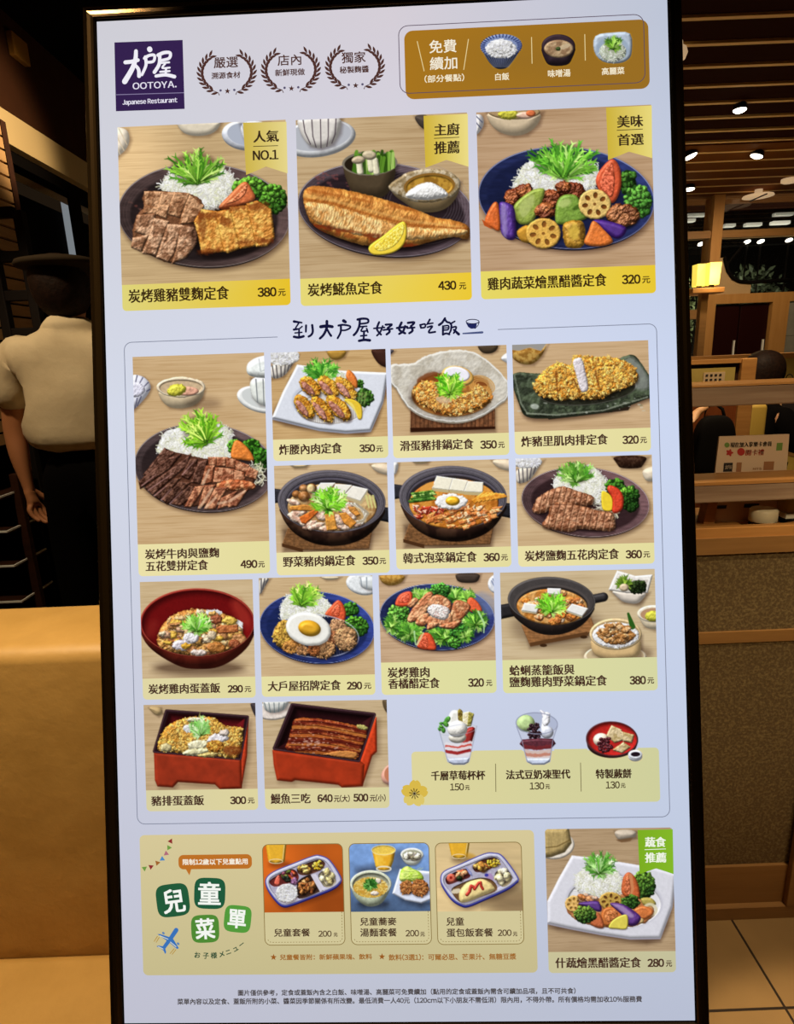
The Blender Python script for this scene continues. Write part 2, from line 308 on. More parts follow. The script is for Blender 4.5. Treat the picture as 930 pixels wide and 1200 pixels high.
def d_fish(P):
    P.wood('#c9ae86', '#a08058')
    P.body(P.ell(130, 140, 190, 95, -8), '#cfd0d2', R=30, var=.08); P.put(P.ell(132, 128, 165, 74, -8), '#b4b6bd')
    P.cup([(10, 20), (252, 20), (240, 110), (205, 172), (140, 195), (80, 180), (40, 120)], '#d6d0c9', [[(50, 30), (62, 110), (90, 170)], [(95, 30), (102, 130), (118, 185)], [(140, 30), (143, 190)], [(180, 30), (180, 130), (172, 185)], [(220, 30), (214, 120), (198, 165)]], '#3c2f38', 3)
    P.cup([(606, 20), (700, 20), (690, 110), (640, 80)], '#4a4038')
    P.plate(470, 500, 446, 236, 6, '#4c3f44', '#8d8288', '#241a1e', .9, .86, 10, rings=5, hl='#b8b0b6')
    for k in range(9):
        q, d = P.ell(640, 470, 150 + k * 14, 110 + k * 12, 8); P.put((q, np.abs(d) - 1.5), '#8f8890', .35, 4)
    for i in range(24):
        P.put(P.rough(P.ell(P.rnd.uniform(120, 320), P.rnd.uniform(310, 400), P.rnd.uniform(4, 14), P.rnd.uniform(3, 8)), 4, 8), '#8a4a48', .5, 6)
    # dark cup of greens
    P.cup([(250, 262), (530, 262), (510, 370), (470, 440), (380, 448), (300, 420), (265, 340)], '#4a3c2a', R=60)
    P.put(P.ell(390, 266, 140, 62, -2), '#7a7262'); P.put(P.ell(390, 268, 128, 52, -2), '#241c12')
    cl = P.clipmask(P.poly([(262, 100), (520, 100), (518, 290), (470, 312), (400, 325), (320, 318), (268, 290)], 0))
    for k in range(46):
        x = P.rnd.uniform(312, 510); P.put(P.line([(x, P.rnd.uniform(205, 240)), (x + P.rnd.uniform(-20, 20), 322)], P.rnd.uniform(5, 10)), P.rnd.choice(['#3f6a1a', '#5f8f2a', '#86b545', '#2a4a12', '#a9c96a']), .9, 4, clip=cl)
    for x, y in ((342, 310), (398, 298), (425, 312)): P.body(P.line([(x - 8, y - 60), (x, y)], 15, 17), '#d9d2b4', R=12)
    P.body(P.ell(332, 250, 34, 20, -8), '#b3a184', R=16); P.body(P.ell(388, 226, 36, 24, 5), '#b9aa8c', R=18)
    # spouted bowl with grated radish
    P.cup([(490, 385), (540, 345), (850, 350), (840, 430), (770, 510), (640, 520), (570, 470), (510, 430)], '#7d6848', R=50)
    P.body(P.rough(P.poly([(484, 386), (520, 352), (590, 310), (690, 294), (800, 312), (850, 368), (815, 430), (720, 462), (620, 462), (545, 436), (508, 414)], 6), 3, 14), '#b8a88c', R=14, bump=3, bs=14, col2='#8a7552', vs=20)
    P.put(P.ell(692, 382, 130, 66, -4), '#8a6228'); P.body(P.ell(692, 386, 118, 58, -4), '#b88a30', R=10, L=(.4, .6, .6), col2='#8a5f1c', vs=24)
    P.body(P.rough(P.poly([(570, 432), (610, 390), (685, 362), (750, 388), (785, 430), (700, 452), (620, 450)], 5), 3, 8), '#e9e7e3', R=34, bump=4, bs=6, spec=.1)
    # the fish
    F = [(52, 435), (85, 385), (170, 385), (330, 415), (480, 455), (620, 500), (720, 540), (820, 556), (892, 590), (885, 650), (820, 640), (740, 652), (600, 688), (470, 690), (350, 680), (220, 640), (130, 600), (80, 545)]
    P.dark(P.poly([(x + 4, y + 14) for x, y in F], 4), .7, 16)
    P.body(P.rough(P.poly(F, 5), 3, 14), '#cf8f42', R=46, bump=7, bs=12, bsy=22, ang=14, col2='#a9682a', vs=26, spec=.2, sp=10, amb=.4)
    cl = P.clipmask(P.poly(F, 5), 3)
    P.body(P.rough(P.poly([(62, 470), (200, 480), (400, 540), (580, 590), (860, 600), (860, 632), (700, 650), (480, 655), (280, 620), (120, 570)], 4), 6, 16), '#e0b878', R=26, bump=7, bs=7, bsy=22, ang=14, col2='#c48a48', vs=24, spec=.2, clip=cl)
    for k in range(60):                       # scored flesh lines
        t = k / 60; x = 70 + t * 760; y = 452 + t * 120; P.put(P.line([(x, y - 6), (x + 14, y + 40), (x + 8, y + 90 * (1 - t * .5))], 1.6), '#8f5220', .3, 4, clip=cl)
        P.put(P.line([(x + 10, y - 26), (x + 2, y - 60 + t * 26)], 1.6), '#8f5220', .28, 4, clip=cl)
    P.put(P.line([(58, 448), (200, 470), (400, 530), (600, 580), (880, 598)], 7, 4), '#9a4c18', .6, 9, clip=cl)
    P.put(P.line([(60, 430), (190, 450), (400, 508), (600, 560), (860, 590)], 8, 4), '#e3b166', .5, 10, clip=cl)
    for k in range(40):
        t = P.rnd.random(); P.put(P.rough(P.ell(100 + t * 520, 585 + t * 85 + P.rnd.uniform(-8, 24), P.rnd.uniform(12, 36), P.rnd.uniform(5, 13), 12), 6, 9), P.rnd.choice(['#7a2c12', '#8f3c16', '#5c1c0c']), .5, 10, clip=cl)
    for k in range(26):
        t = P.rnd.random(); P.put(P.rough(P.ell(80 + t * 780, 402 + t * 150, P.rnd.uniform(10, 40), 7, 13), 5, 9), '#a85a20', .35, 10, clip=cl)
    P.lemon([(412, 690), (470, 640), (555, 575), (560, 620), (520, 680), (450, 712)], [(386, 690), (460, 632), (556, 562), (578, 610), (560, 680), (500, 722), (410, 730)])
def d_black_vinegar(P):
    P.wood('#c4a482', '#a07c58')
    P.cup([(10, 60), (50, 60), (62, 110), (30, 160), (10, 160)], '#d8d4d2', [[(20, 70), (50, 100)], [(18, 100), (44, 130)]], '#474a66', 3)
    P.cup([(62, 40), (350, 40), (330, 110), (270, 160), (200, 170), (130, 150), (85, 105)], '#cdb898', R=50); P.body(P.ell(208, 50, 128, 36), '#a88a62', R=10)
    P.body(P.rough(P.ell(180, 62, 52, 24), 5, 9), '#b7b03a', R=20, bump=4, bs=8); P.body(P.ell(262, 66, 44, 18), '#dcb49c', R=14); P.body(P.ell(290, 56, 24, 16), '#c9683c', R=10)
    P.plate(466, 474, 436, 252, 4, '#232a52', '#8d8fae', '#181d3c', .9, .86, 6, hl='#9aa4cc')
    P.cabbage([(205, 430), (225, 370), (270, 300), (360, 290), (520, 290), (600, 300), (628, 350), (600, 430), (500, 470), (330, 470)], 420, 46, 2.2, '#f2f2f2')
    P.garnish(452, 290, 175, 108, 120, .85, 5.5, cols=('#4f9a2c', '#66b033', '#7cc43e', '#9ad657', '#3b7d22', '#b9e47c'))
    P.broccoli(770, 395, 40, 60, 40, 15, '#1f4014', '#4c7f2c'); P.broccoli(822, 490, 66, 78, 80, 17, '#2f6020', '#6fb045')
    P.tomato([(612, 400), (630, 340), (690, 282), (728, 320), (738, 400), (720, 470), (690, 500), (650, 470)], '#c8502e', [(632, 420), (650, 350), (690, 300), (705, 380), (690, 470)])
    def fried(x, y, rx, ry, c='#8f4a20', d2='#5a2410'):
        P.dark(P.ell(x + 4, y + 10, rx, ry), .5, 10); P.crust(P.rough(P.ell(x, y, rx, ry), 12, 22), c, d2, 24, 14, 13, spec=.45, seed=int(x))
    fried(200, 470, 46, 42, '#8a4420'); fried(262, 440, 44, 38, '#9a5228'); fried(385, 480, 62, 48, '#7f3a1a'); fried(490, 440, 66, 46, '#6f2c14'); fried(452, 420, 40, 32)
    P.dark(P.ell(300, 560, 110, 60), .3, 20)
    for pts, c in (([(205, 520), (235, 480), (300, 435), (355, 430), (350, 480), (300, 590), (240, 605), (212, 570)], '#86983c'),):
        P.tomato(pts, c); P.put(P.rough(P.poly([(232, 540), (245, 490), (300, 460), (305, 500), (260, 570)], 4), 4, 10), '#c9cf8c', .5, 12)
    fried(362, 540, 50, 44, '#a05a30')
    P.tomato([(412, 590), (418, 500), (450, 462), (510, 460), (540, 500), (582, 540), (575, 570), (500, 600), (440, 606)], '#6f8f34'); P.put(P.rough(P.ell(455, 500, 34, 20, -20), 4, 10), '#c3d080', .7, 12)
    P.put(P.rough(P.ell(520, 520, 10, 26, 60), 3, 10), '#2f4a12', .7, 8)
    P.lotus(606, 505, 80, 74, 10, '#c9a860', '#6b3c16')
    fried(745, 560, 82, 58, '#8f5630', '#5a2c14')
    P.body(P.poly([(600, 590), (660, 586), (760, 620), (740, 670), (690, 668)], 5), '#3f1f6e', R=22, spec=.5, var=.2)
    P.tomato([(62, 590), (100, 505), (130, 508), (138, 630), (100, 625)], '#d0622a'); P.put(P.poly([(62, 590), (48, 580), (60, 612), (100, 630)], 0), '#b84f1e')
    P.dark(P.ell(190, 600, 40, 90, -8), .4, 14)
    P.body(P.poly([(134, 505), (165, 496), (205, 520), (216, 590), (215, 670), (180, 682), (145, 650), (140, 590)], 5), '#4a2a7e', R=26, bump=4, bs=14, bsy=30, spec=.6, var=.2, vs=10)
    P.put(P.rough(P.poly([(142, 515), (165, 505), (172, 600), (168, 670), (148, 640)], 4), 5, 16), '#a394c0', .6, 12)
    P.body(P.poly([(222, 640), (280, 610), (300, 690), (245, 690)], 4), '#b8842a', R=20); P.lotus(352, 650, 86, 76, 0, '#c79a45', '#7a4a1c')
    P.body(P.rough(P.poly([(450, 610), (500, 585), (552, 600), (558, 690), (530, 722), (470, 718), (452, 680)], 5), 3, 14), '#b0802a', R=30, bump=4, bs=14, col2='#7f5a1c', spec=.4); P.put(P.rough(P.ell(505, 640, 26, 40), 8, 14), '#d8b84a', .7, 14)
    P.tomato([(556, 700), (575, 640), (600, 588), (650, 630), (696, 690), (630, 714)], '#d5702f')
def d_beef_pork(P):
    P.wood('#d3b489', '#b18d5f')
    P.cup([(0, 155), (100, 165), (155, 230), (130, 290), (40, 388), (0, 388)], '#dcdce6', [[(20, 160), (30, 200)], [(60, 165), (50, 205)], [(95, 180), (75, 215)], [(130, 210), (100, 240)], [(150, 250), (120, 265)], [(60, 310), (45, 380)], [(85, 300), (60, 360)]], '#3f3d58', 4); P.body(P.rough(P.ell(40, 255, 70, 50), 5, 8), '#d6d4e2', R=20, bump=4, bs=6)
    P.cup([(185, 250), (495, 240), (480, 310), (430, 360), (340, 380), (260, 370), (210, 320)], '#cfbb98', R=60); P.body(P.rough(P.ell(340, 240, 157, 66), 5, 40), '#dccbae', R=10); P.body(P.ell(340, 242, 140, 52), '#c2a884', R=12, L=(.4, .6, .6))
    P.body(P.ell(370, 265, 85, 30), '#cf9a80', R=12, bump=4, bs=20); P.body(P.rough(P.ell(312, 258, 62, 38, -12), 6, 12), '#c2bc3a', R=26, bump=6, bs=10, spec=.3); P.dark(P.ell(480, 345, 110, 40), .25, 40)
    P.body(P.ell(850, 320, 155, 82, 15), '#e4e5e2', R=20, var=.05); P.put(P.ell(856, 312, 130, 62, 15), '#cfd2d0'); P.cup([(775, 170), (960, 170), (960, 380), (840, 355), (790, 300)], '#dcdfd8', [[(820, 190), (832, 350)], [(866, 190), (872, 360)]], '#6b6f74', 4)
    P.body(P.poly([(760, 130), (775, 80), (850, 42), (960, 42), (960, 170), (850, 180), (780, 165)], 4), '#e2e6e2', R=40); P.put(P.line([(840, 60), (850, 140), (900, 120)], 2), '#7d868a', .6)
    P.plate(490, 755, 450, 282, 4, '#4a3c3c', '#9a8a86', '#2a2020', .9, .87, 8, rings=4, hl='#b8aeb0')
    P.cabbage([(190, 660), (205, 590), (245, 525), (330, 500), (430, 480), (560, 470), (640, 505), (672, 580), (650, 690), (500, 720), (300, 690)], 500, 52, 2.4, '#f3f2e8')
    P.garnish(465, 510, 140, 118, 95, .8, 7, cols=('#5f9f1f', '#83bf2c', '#a4d53f', '#c6ea6a', '#4d8a18'), bx=40)
    P.broccoli(680, 620, 40, 40, 30, 16); P.broccoli(790, 620, 58, 50, 40, 18, '#1f4a10', '#4f9426'); P.broccoli(862, 700, 58, 66, 50, 20, '#1c3c10', '#3f7f20')
    P.tomato([(662, 690), (675, 600), (705, 580), (760, 620), (800, 680), (800, 712), (730, 705)], '#d8792f')
    P.strands(P.ell(800, 800, 80, 70), 60, ['#f0eed8', '#e3deb8'], 60, 3, 1.2)
    P.body(P.rough(P.poly([(90, 830), (235, 640), (500, 700), (700, 700), (830, 790), (800, 880), (650, 1005), (370, 1005), (120, 900)], 1), 4, 10), '#4a2a1c', R=12, bump=4, bs=10)
    for pts in ([(100, 800), (235, 630), (300, 660), (130, 810)], [(70, 845), (250, 700), (345, 665), (270, 760), (80, 890)], [(110, 885), (270, 770), (405, 665), (380, 740), (160, 930)], [(340, 810), (400, 700), (446, 700), (440, 760), (390, 830)], [(405, 850), (450, 720), (512, 700), (500, 780), (460, 858)]):
        P.meat(pts, '#5e3a2c', '#34190f', 10, 8, 13, rnd=2, spec=.3)
    for pts in ([(170, 935), (290, 830), (340, 820), (250, 930), (200, 960)], [(220, 960), (330, 845), (400, 850), (300, 960), (250, 990)], [(280, 985), (390, 870), (436, 878), (400, 960), (330, 1000)]):
        P.meat(pts, '#5a3626', '#2f170e', 10, 8, 13, rnd=2, spec=.3)
    for a, b in (((130, 900), (290, 790)), ((170, 935), (250, 870)), ((90, 870), (180, 800)), ((215, 960), (280, 890)), ((270, 985), (350, 905)), ((350, 800), (420, 720))): P.put(P.line([a, b], 4, 2), '#b98a84', .7, 5)
    for pts in ([(515, 690), (570, 688), (565, 740), (520, 742)], [(572, 690), (630, 690), (628, 745), (570, 745)], [(632, 690), (690, 705), (685, 760), (630, 750)], [(690, 710), (780, 740), (770, 790), (690, 770)], [(780, 750), (835, 780), (820, 830), (750, 810)],
                [(470, 865), (500, 745), (556, 742), (540, 850)], [(545, 850), (562, 755), (680, 765), (680, 840), (600, 850)], [(682, 770), (745, 785), (750, 830), (680, 840)]):
        P.meat(pts, '#b87f5c', '#7d4228', 9, 7, 13, rnd=2, spec=.25)
    P.crust(P.rough(P.poly([(575, 855), (700, 830), (800, 850), (810, 890), (700, 900), (590, 900)], 4), 8, 16), '#c98a5c', '#9a4c28', 20, 9, 14)
    for pts in ([(430, 880), (495, 870), (440, 960), (400, 1010), (365, 1005)], [(495, 870), (560, 866), (510, 980), (450, 1020), (465, 960)], [(560, 885), (640, 880), (560, 1020), (490, 1020)], [(600, 950), (700, 905), (650, 1000), (575, 1020)], [(650, 960), (770, 890), (700, 1000), (645, 1010)]):
        P.meat(pts, '#b57a56', '#78412a', 10, 8, 13, rnd=2, spec=.25)
    for a, b in (((480, 860), (520, 770)), ((460, 1010), (540, 890)), ((500, 1010), (560, 950)), ((580, 985), (630, 975)), ((650, 970), (750, 905))): P.put(P.line([a, b], 9, 7), '#e3c2a2', .6, 7)
def d_cutlet_bites(P):
    P.wood('#d0ad7a', '#a88250')
    P.cup([(20, 140), (245, 60), (190, 160), (130, 240), (30, 255)], '#d4cdc2', [[(45, 150), (60, 250)], [(75, 150), (85, 248)], [(110, 140), (112, 240)], [(145, 130), (135, 225)], [(180, 110), (160, 195)], [(210, 95), (185, 160)]], '#3a3438', 5); P.rice(P.ell(120, 85, 130, 62), 120, 5, 18)
    P.cup([(440, 30), (612, 30), (585, 90), (530, 112), (480, 100)], '#a87f34', R=30); P.cup([(780, 20), (930, 20), (930, 175), (850, 150), (800, 80)], '#3a2018')
    pl = [(235, 150), (560, 195), (905, 210), (870, 420), (780, 632), (600, 645), (400, 625), (50, 540), (130, 350)]
    P.dark(P.poly([(x + 5, y + 26) for x, y in pl], 3), .55, 24); P.put(P.poly([(x, y + 10) for x, y in pl], 0, rnd=8), '#8d8f9c')
    P.body(P.poly(pl, 0, rnd=6), '#dcdfe8', R=20, var=.03, spec=0)
    P.put(P.ell(475, 430, 285, 160, 4), '#c4c8d6', 1, 14); P.body(P.ell(475, 440, 270, 150, 4), '#dfe2ea', R=10, L=(.4, .6, .7), var=.02)
    P.put((lambda e: (e[0], np.abs(e[1]) - 2))(P.ell(490, 470, 250, 118, -3)), '#4a4038', .7); P.put(P.ell(490, 470, 250, 118, -3), '#a99a84', .35, 8)
    for k in range(26): x = 300 + k * 16; P.put(P.line([(x, 480), (x + 6, 590)], 1.6), '#5a4a3c', .5, clip=P.clipmask(P.ell(490, 470, 248, 116, -3)))
    P.cabbage([(480, 220), (560, 200), (600, 250), (520, 270)], 60, 30, 3); P.garnish(415, 185, 128, 76, 85, .8, 7, cols=('#3f8f2a', '#5fb03a', '#8ccf4f', '#b4e27a', '#2f7a20'))
    P.broccoli(700, 290, 26, 30, 16, 13, '#244a14', '#4f8a2a'); P.broccoli(735, 390, 62, 70, 50, 18, '#2a4f1a', '#5f8f35')
    for x in (700, 720, 745): P.put(P.line([(x, 360), (x - 10, 440)], 8, 4), '#9aa862', .6, 8)
    P.tomato([(600, 240), (612, 185), (650, 205), (682, 260), (680, 320), (640, 300)], '#d8742f')
    for cx, cy, rx, ry, an in ((330, 310, 95, 58, 45), (465, 310, 100, 60, 45), (598, 325, 108, 56, 50), (285, 460, 105, 58, 52), (420, 480, 118, 56, 52), (545, 470, 122, 62, 45)):
        P.dark(P.ell(cx + 8, cy + 16, rx, ry, an), .5, 14); P.crust(P.rough(P.ell(cx, cy, rx, ry, an), 9, 14), '#d9a030', '#b06c18', 26, 11, 13, n=34, r=8, lite='#f4cf6c')
        P.body(P.rough(P.ell(cx - 16, cy + 12, rx * .72, ry * .42, an), 8, 16), '#c98f7c', R=16, bump=6, bs=11, col2='#9a5c48', vs=22, spec=.15)
    P.lemon([(), ][:0], [(585, 410), (650, 405), (712, 450), (720, 540), (690, 552), (660, 480)], '#ddb92e'); P.put(P.poly([(600, 415), (650, 440), (680, 510), (690, 545), (660, 490)], 3), '#f1e07c', .8, 6)
def d_egg_cutlet_pot(P):
    P.wood('#d2b48a', '#b39066')
    P.cup([(655, 20), (830, 20), (815, 70), (770, 95), (700, 92)], '#463828', R=30); P.cup([(835, 130), (885, 85), (930, 85), (930, 180), (880, 160)], '#e2e3e6')
    P.cup([(0, 60), (50, 65), (20, 100), (0, 100)], '#555058')
    P.dark(P.poly([(170, 520), (810, 520), (810, 690), (170, 690)]), .4, 22); P.body(P.poly([(165, 500), (800, 500), (800, 655), (165, 655)]), '#6b4228', R=4, bump=3, bs=9, bsy=200, var=.4, vs=20)
    for k in range(20): P.put(P.line([(175 + k * 32, 505), (172 + k * 32, 650)], 3), '#34190c', .6)
    P.put(P.poly([(163, 652), (802, 640), (802, 660), (165, 684)]), '#2e160c')
    pot = [(20, 185), (100, 172), (190, 165), (300, 105), (480, 68), (640, 85), (770, 170), (860, 260), (900, 320), (890, 420), (830, 470), (700, 555), (560, 600), (420, 600), (270, 565), (160, 500), (100, 420), (60, 350), (15, 300)]
    P.dark(P.poly([(x, y + 20) for x, y in pot], 3), .5, 20); P.put(P.poly([(x, y + 14) for x, y in pot], 4), '#8f8778')
    P.body(P.rough(P.poly(pot, 5), 6, 24), '#cfc9bc', R=16, bump=4, bs=18, col2='#b8b0a0', vs=60, spec=.1, amb=.6)
    q, d = P.rough(P.poly(pot, 5), 6, 24); P.put((q, np.abs(d + 4) - 5), '#f2f0ea', .9, 8)
    P.dark(P.ell(470, 400, 320, 185), .25, 40)
    P.body(P.ell(475, 400, 300, 165), '#b87a34', R=12, L=(.4, .6, .6), col2='#8a4a1c', vs=60); P.put((lambda e: (e[0], np.abs(e[1]) - 5))(P.ell(475, 400, 300, 165)), '#8f6a3a', .7, 6)
    P.put(P.rough(P.ell(300, 280, 90, 40, -20), 8, 20), '#7a3c18', .8, 12); P.put(P.rough(P.ell(690, 300, 70, 30, 20), 6, 16), '#6b3014', .7, 12)
    for k in range(4): P.put((lambda e: (e[0], np.abs(e[1]) - 5))(P.ell(700, 330, 50 + k * 16, 30 + k * 12, 20)), '#cf9a52', .8, 6)
    P.body(P.ell(520, 262, 122, 74, 12), '#d9aa58', R=20); P.body(P.ell(515, 248, 98, 56, 10), '#e9e6ee', R=12, var=.03)
    cr = P.rough(P.poly([(185, 380), (240, 310), (340, 300), (440, 380), (600, 380), (680, 330), (770, 420), (740, 480), (620, 530), (480, 560), (360, 530), (230, 470)], 5), 10, 16)
    P.dark(P.poly([(190, 400), (700, 380), (740, 500), (480, 580), (230, 490)], 3), .4, 20); P.crust(cr, '#e0a248', '#c07428', 40, 16, 14, n=300, r=13, lite='#f6d68c')
    for a, b in (((450, 390), (470, 540)), ((330, 420), (300, 510)), ((600, 400), (590, 520))): P.put(P.line([a, b], 5, 8), '#8f4a14', .45, 12)
    P.put(P.rough(P.ell(415, 440, 60, 26, 10), 8, 12), '#d8c0a0', .7, 14); P.garnish(462, 330, 100, 90, 85, .8, 8, cols=('#5fae1f', '#83cf2c', '#a9e545', '#3f8a18', '#c6f06a'))
def d_pork_cutlet(P):
    P.wood('#d0b088', '#b08f66')
    P.cup([(0, 80), (60, 90), (120, 65), (200, 95), (242, 40), (210, 120), (150, 178), (80, 178), (30, 150), (0, 110)], '#b58f48', R=30, col2='#8a5f24', vs=24); P.put(P.poly([(0, 40), (235, 40), (200, 90), (130, 66), (60, 88), (0, 80)], 0), '#9a9690')
    pl = [(20, 240), (200, 235), (480, 230), (720, 130), (780, 112), (820, 140), (890, 240), (930, 300), (930, 370), (880, 385), (700, 450), (480, 490), (260, 510), (110, 500), (60, 420)]
    P.dark(P.poly([(x + 6, y + 30) for x, y in pl], 3), .5, 22); P.put(P.poly([(230, 500), (780, 430), (760, 470), (250, 530)]), '#2a2018')
    P.put(P.poly([(x, y + 12) for x, y in pl], 4), '#23261c'); P.body(P.rough(P.poly(pl, 4), 3, 20), '#3f4a34', R=14, bump=5, bs=24, col2='#23291c', vs=40, spec=.35)
    P.put(P.rough(P.poly([(740, 150), (800, 140), (880, 250), (880, 330), (800, 330), (760, 220)], 3), 8, 20), '#8f928c', .75, 26)
    P.put(P.rough(P.line([(110, 490), (300, 500), (600, 470), (880, 385)], 5), 3, 8), '#aab09c', .6, 5); P.put(P.rough(P.line([(30, 250), (70, 420), (110, 488)], 5), 3, 8), '#8f9884', .6, 6)
    for k in range(70): P.put(P.rough(P.ell(P.rnd.uniform(60, 860), P.rnd.uniform(380, 490), P.rnd.uniform(3, 14), P.rnd.uniform(2, 7)), 3, 6), P.rnd.choice(['#c9ccc0', '#14180f', '#5f6b4c']), .5, 5)
    P.put(P.rough(P.ell(160, 445, 26, 18), 4, 9), '#c9cfc4', .7, 9)
    P.put((lambda e: (e[0], np.abs(e[1]) - 2.5))(P.ell(500, 340, 310, 92, -6)), '#b0b4ac', .8); P.put(P.ell(500, 352, 306, 84, -6), '#1a1710', .7, 10)
    C = [(150, 310), (200, 235), (300, 165), (390, 180), (410, 120), (520, 128), (660, 130), (760, 165), (820, 240), (800, 300), (700, 340), (560, 400), (440, 395), (330, 405), (220, 385), (170, 350)]
    P.dark(P.poly([(x + 5, y + 14) for x, y in C], 3), .5, 14); P.crust(P.rough(P.poly(C, 4), 9, 14), '#e3ab46', '#c07a24', 44, 14, 12, n=560, r=11, lite='#f8d67c')
    P.body(P.rough(P.poly([(405, 160), (440, 132), (470, 160), (500, 300), (496, 345), (455, 345), (425, 240)], 4), 4, 12), '#d6cdd0', R=14, bump=5, bs=10, var=.1)
    for a in ([(296, 230), (306, 360)], [(410, 270), (450, 360)], [(548, 220), (570, 320)]): P.put(P.rough(P.line(a, 6, 4), 3, 8), '#6b2e0c', .65, 8)
def _nabe(P, cx=465, cy=305, rx=405, ry=235):
    P.wood('#d6bb92', '#b8976c')
    P.dark(P.ell(cx + 10, cy + 190, 380, 190), .35, 60)
    P.dark(P.poly([(100, 520), (780, 470), (760, 700), (100, 690)]), .45, 26)
    P.body(P.poly([(135, 505), (780, 470), (745, 660), (250, 670), (92, 632)]), '#6f4a2a', R=5, bump=4, bs=90, bsy=9, var=.3); P.put(P.poly([(92, 620), (250, 662), (250, 690), (92, 645)]), '#4a2d18')
    P.body(P.poly([(20, 215), (100, 225), (100, 300), (20, 315)], 0, rnd=8), '#26252b', R=20); P.body(P.poly([(830, 355), (930, 365), (930, 460), (830, 440)], 0, rnd=10), '#1d1c20', R=24)
    P.body(P.poly([(110, 340), (470, 320), (838, 350), (838, 440), (740, 560), (600, 625), (450, 640), (300, 610), (170, 530), (90, 410)], 4), '#4a3022', R=90, col2='#2a1812', vs=80, spec=.2, amb=.25)
    P.body(P.ell(cx, cy, rx, ry, 2), '#3f3a40', R=16, var=.15, spec=.45); q, d = P.ell(cx, cy, rx, ry, 2)
    P.put((q, np.abs(d + 6) - 4), '#7d7680', .7, 6)
    P.body(P.ell(cx + 5, cy + 14, rx * .87, ry * .85, 2), '#4c4752', R=10, L=(.4, .6, .6), spec=.3); P.put(P.ell(cx + 5, cy + 26, rx * .84, ry * .8, 2), '#2c2628', 1, 10)
    for f in (.93, .9): q, d = P.ell(cx + 3, cy + 8, rx * f, ry * f, 2); P.put((q, np.abs(d) - 2), '#8d8894', .5, 4)
def _tofu(P, quads, c='#efe9dc'):
    for top, side in quads:
        P.dark(P.poly([(x + 4, y + 12) for x, y in top]), .4, 12); P.put(P.poly(side, 0, rnd=2), rgb(c) * .78 * np.array([1, .93, .75])); P.body(P.poly(top, 0, rnd=3), c, R=5, var=.05, spec=.05)
def d_veg_pot(P):
    _nabe(P); P.cup([(140, 20), (300, 20), (270, 55), (180, 58)], '#cdb488'); P.cup([(740, 20), (930, 20), (930, 120), (800, 90)], '#d9c6aa')
    P.body(P.ell(470, 350, 335, 180), '#c9a874', R=12, bump=5, bs=26, col2='#9a7040', vs=50)
    _tofu(P, [([(385, 168), (490, 168), (430, 235), (335, 250), (320, 240)], [(320, 240), (340, 250), (340, 300), (310, 290)]), ([(495, 178), (615, 185), (545, 265), (470, 240)], [(470, 245), (548, 265), (548, 295), (480, 280)]), ([(625, 190), (735, 215), (680, 300), (560, 260)], [(560, 262), (680, 298), (735, 220), (730, 255), (685, 325), (565, 285)])])
    for x, y, r in ((315, 205, 38), (255, 208, 34), (200, 252, 32), (258, 268, 44)): P.dark(P.ell(x + 4, y + 8, r, r * .9), .5, 9); P.body(P.ell(x, y, r, r * .9), '#a9784a', R=r * .9, spec=.3, col2='#8a5628', vs=20)
    P.body(P.ell(310, 210, 30, 34), '#d8bb86', R=20)
    for x, y, rx, ry, a in ((180, 310, 50, 22, 20), (215, 390, 66, 30, -10), (190, 430, 60, 26, 30), (390, 400, 52, 44, 30), (300, 480, 60, 24, -30), (350, 490, 66, 22, -20), (540, 490, 60, 26, 20), (240, 460, 40, 22, 40), (430, 510, 60, 24, 0), (570, 350, 60, 34, -30), (600, 400, 60, 30, 40), (660, 470, 50, 24, -10), (520, 440, 50, 34, 20)):
        P.dark(P.ell(x + 3, y + 8, rx, ry, a), .45, 9); P.body(P.rough(P.ell(x, y, rx, ry, a), 7, 16), '#dfc6b0', R=18, bump=8, bs=14, col2='#c49880', vs=30, spec=.25)
    q0 = P.ell(670, 400, 110, 95, 30)
    for k in range(6): P.put(P.rough(P.line([(590 + k * 12, 318 + k * 1), (680 + k * 12, 345 + k * 10), (720 - k * 3, 420 + k * 6), (690 - k * 10, 465)], 8), 3, 14), '#e9e4d8' if k % 2 == 0 else '#a59880', .95, 4)
    for x in (735, 760, 785): P.put(P.line([(x - 10, 265), (x + 10, 350)], 9, 6), '#d5cf84', .9, 5)
    for pts, c in (([(150, 345), (260, 330), (360, 350), (330, 375), (160, 372)], '#d88a35'), ([(225, 425), (350, 358), (365, 385), (270, 472), (240, 465)], '#dd6a22'), ([(415, 392), (480, 388), (508, 515), (430, 522)], '#e0983c'), ([(520, 398), (570, 388), (650, 465), (610, 505), (560, 470)], '#dd8d33'), ([(590, 345), (640, 350), (680, 405), (650, 415), (600, 375)], '#d98f3c')):
        P.meat(pts, c, rgb(c) * .82, 8, 4, 14, rnd=2, spec=.2)
    P.garnish(440, 300, 130, 92, 110, .7, 8, cols=('#5fb01f', '#86cf35', '#b5e86a', '#3f8a18', '#d6f2a0', '#7cc030'))
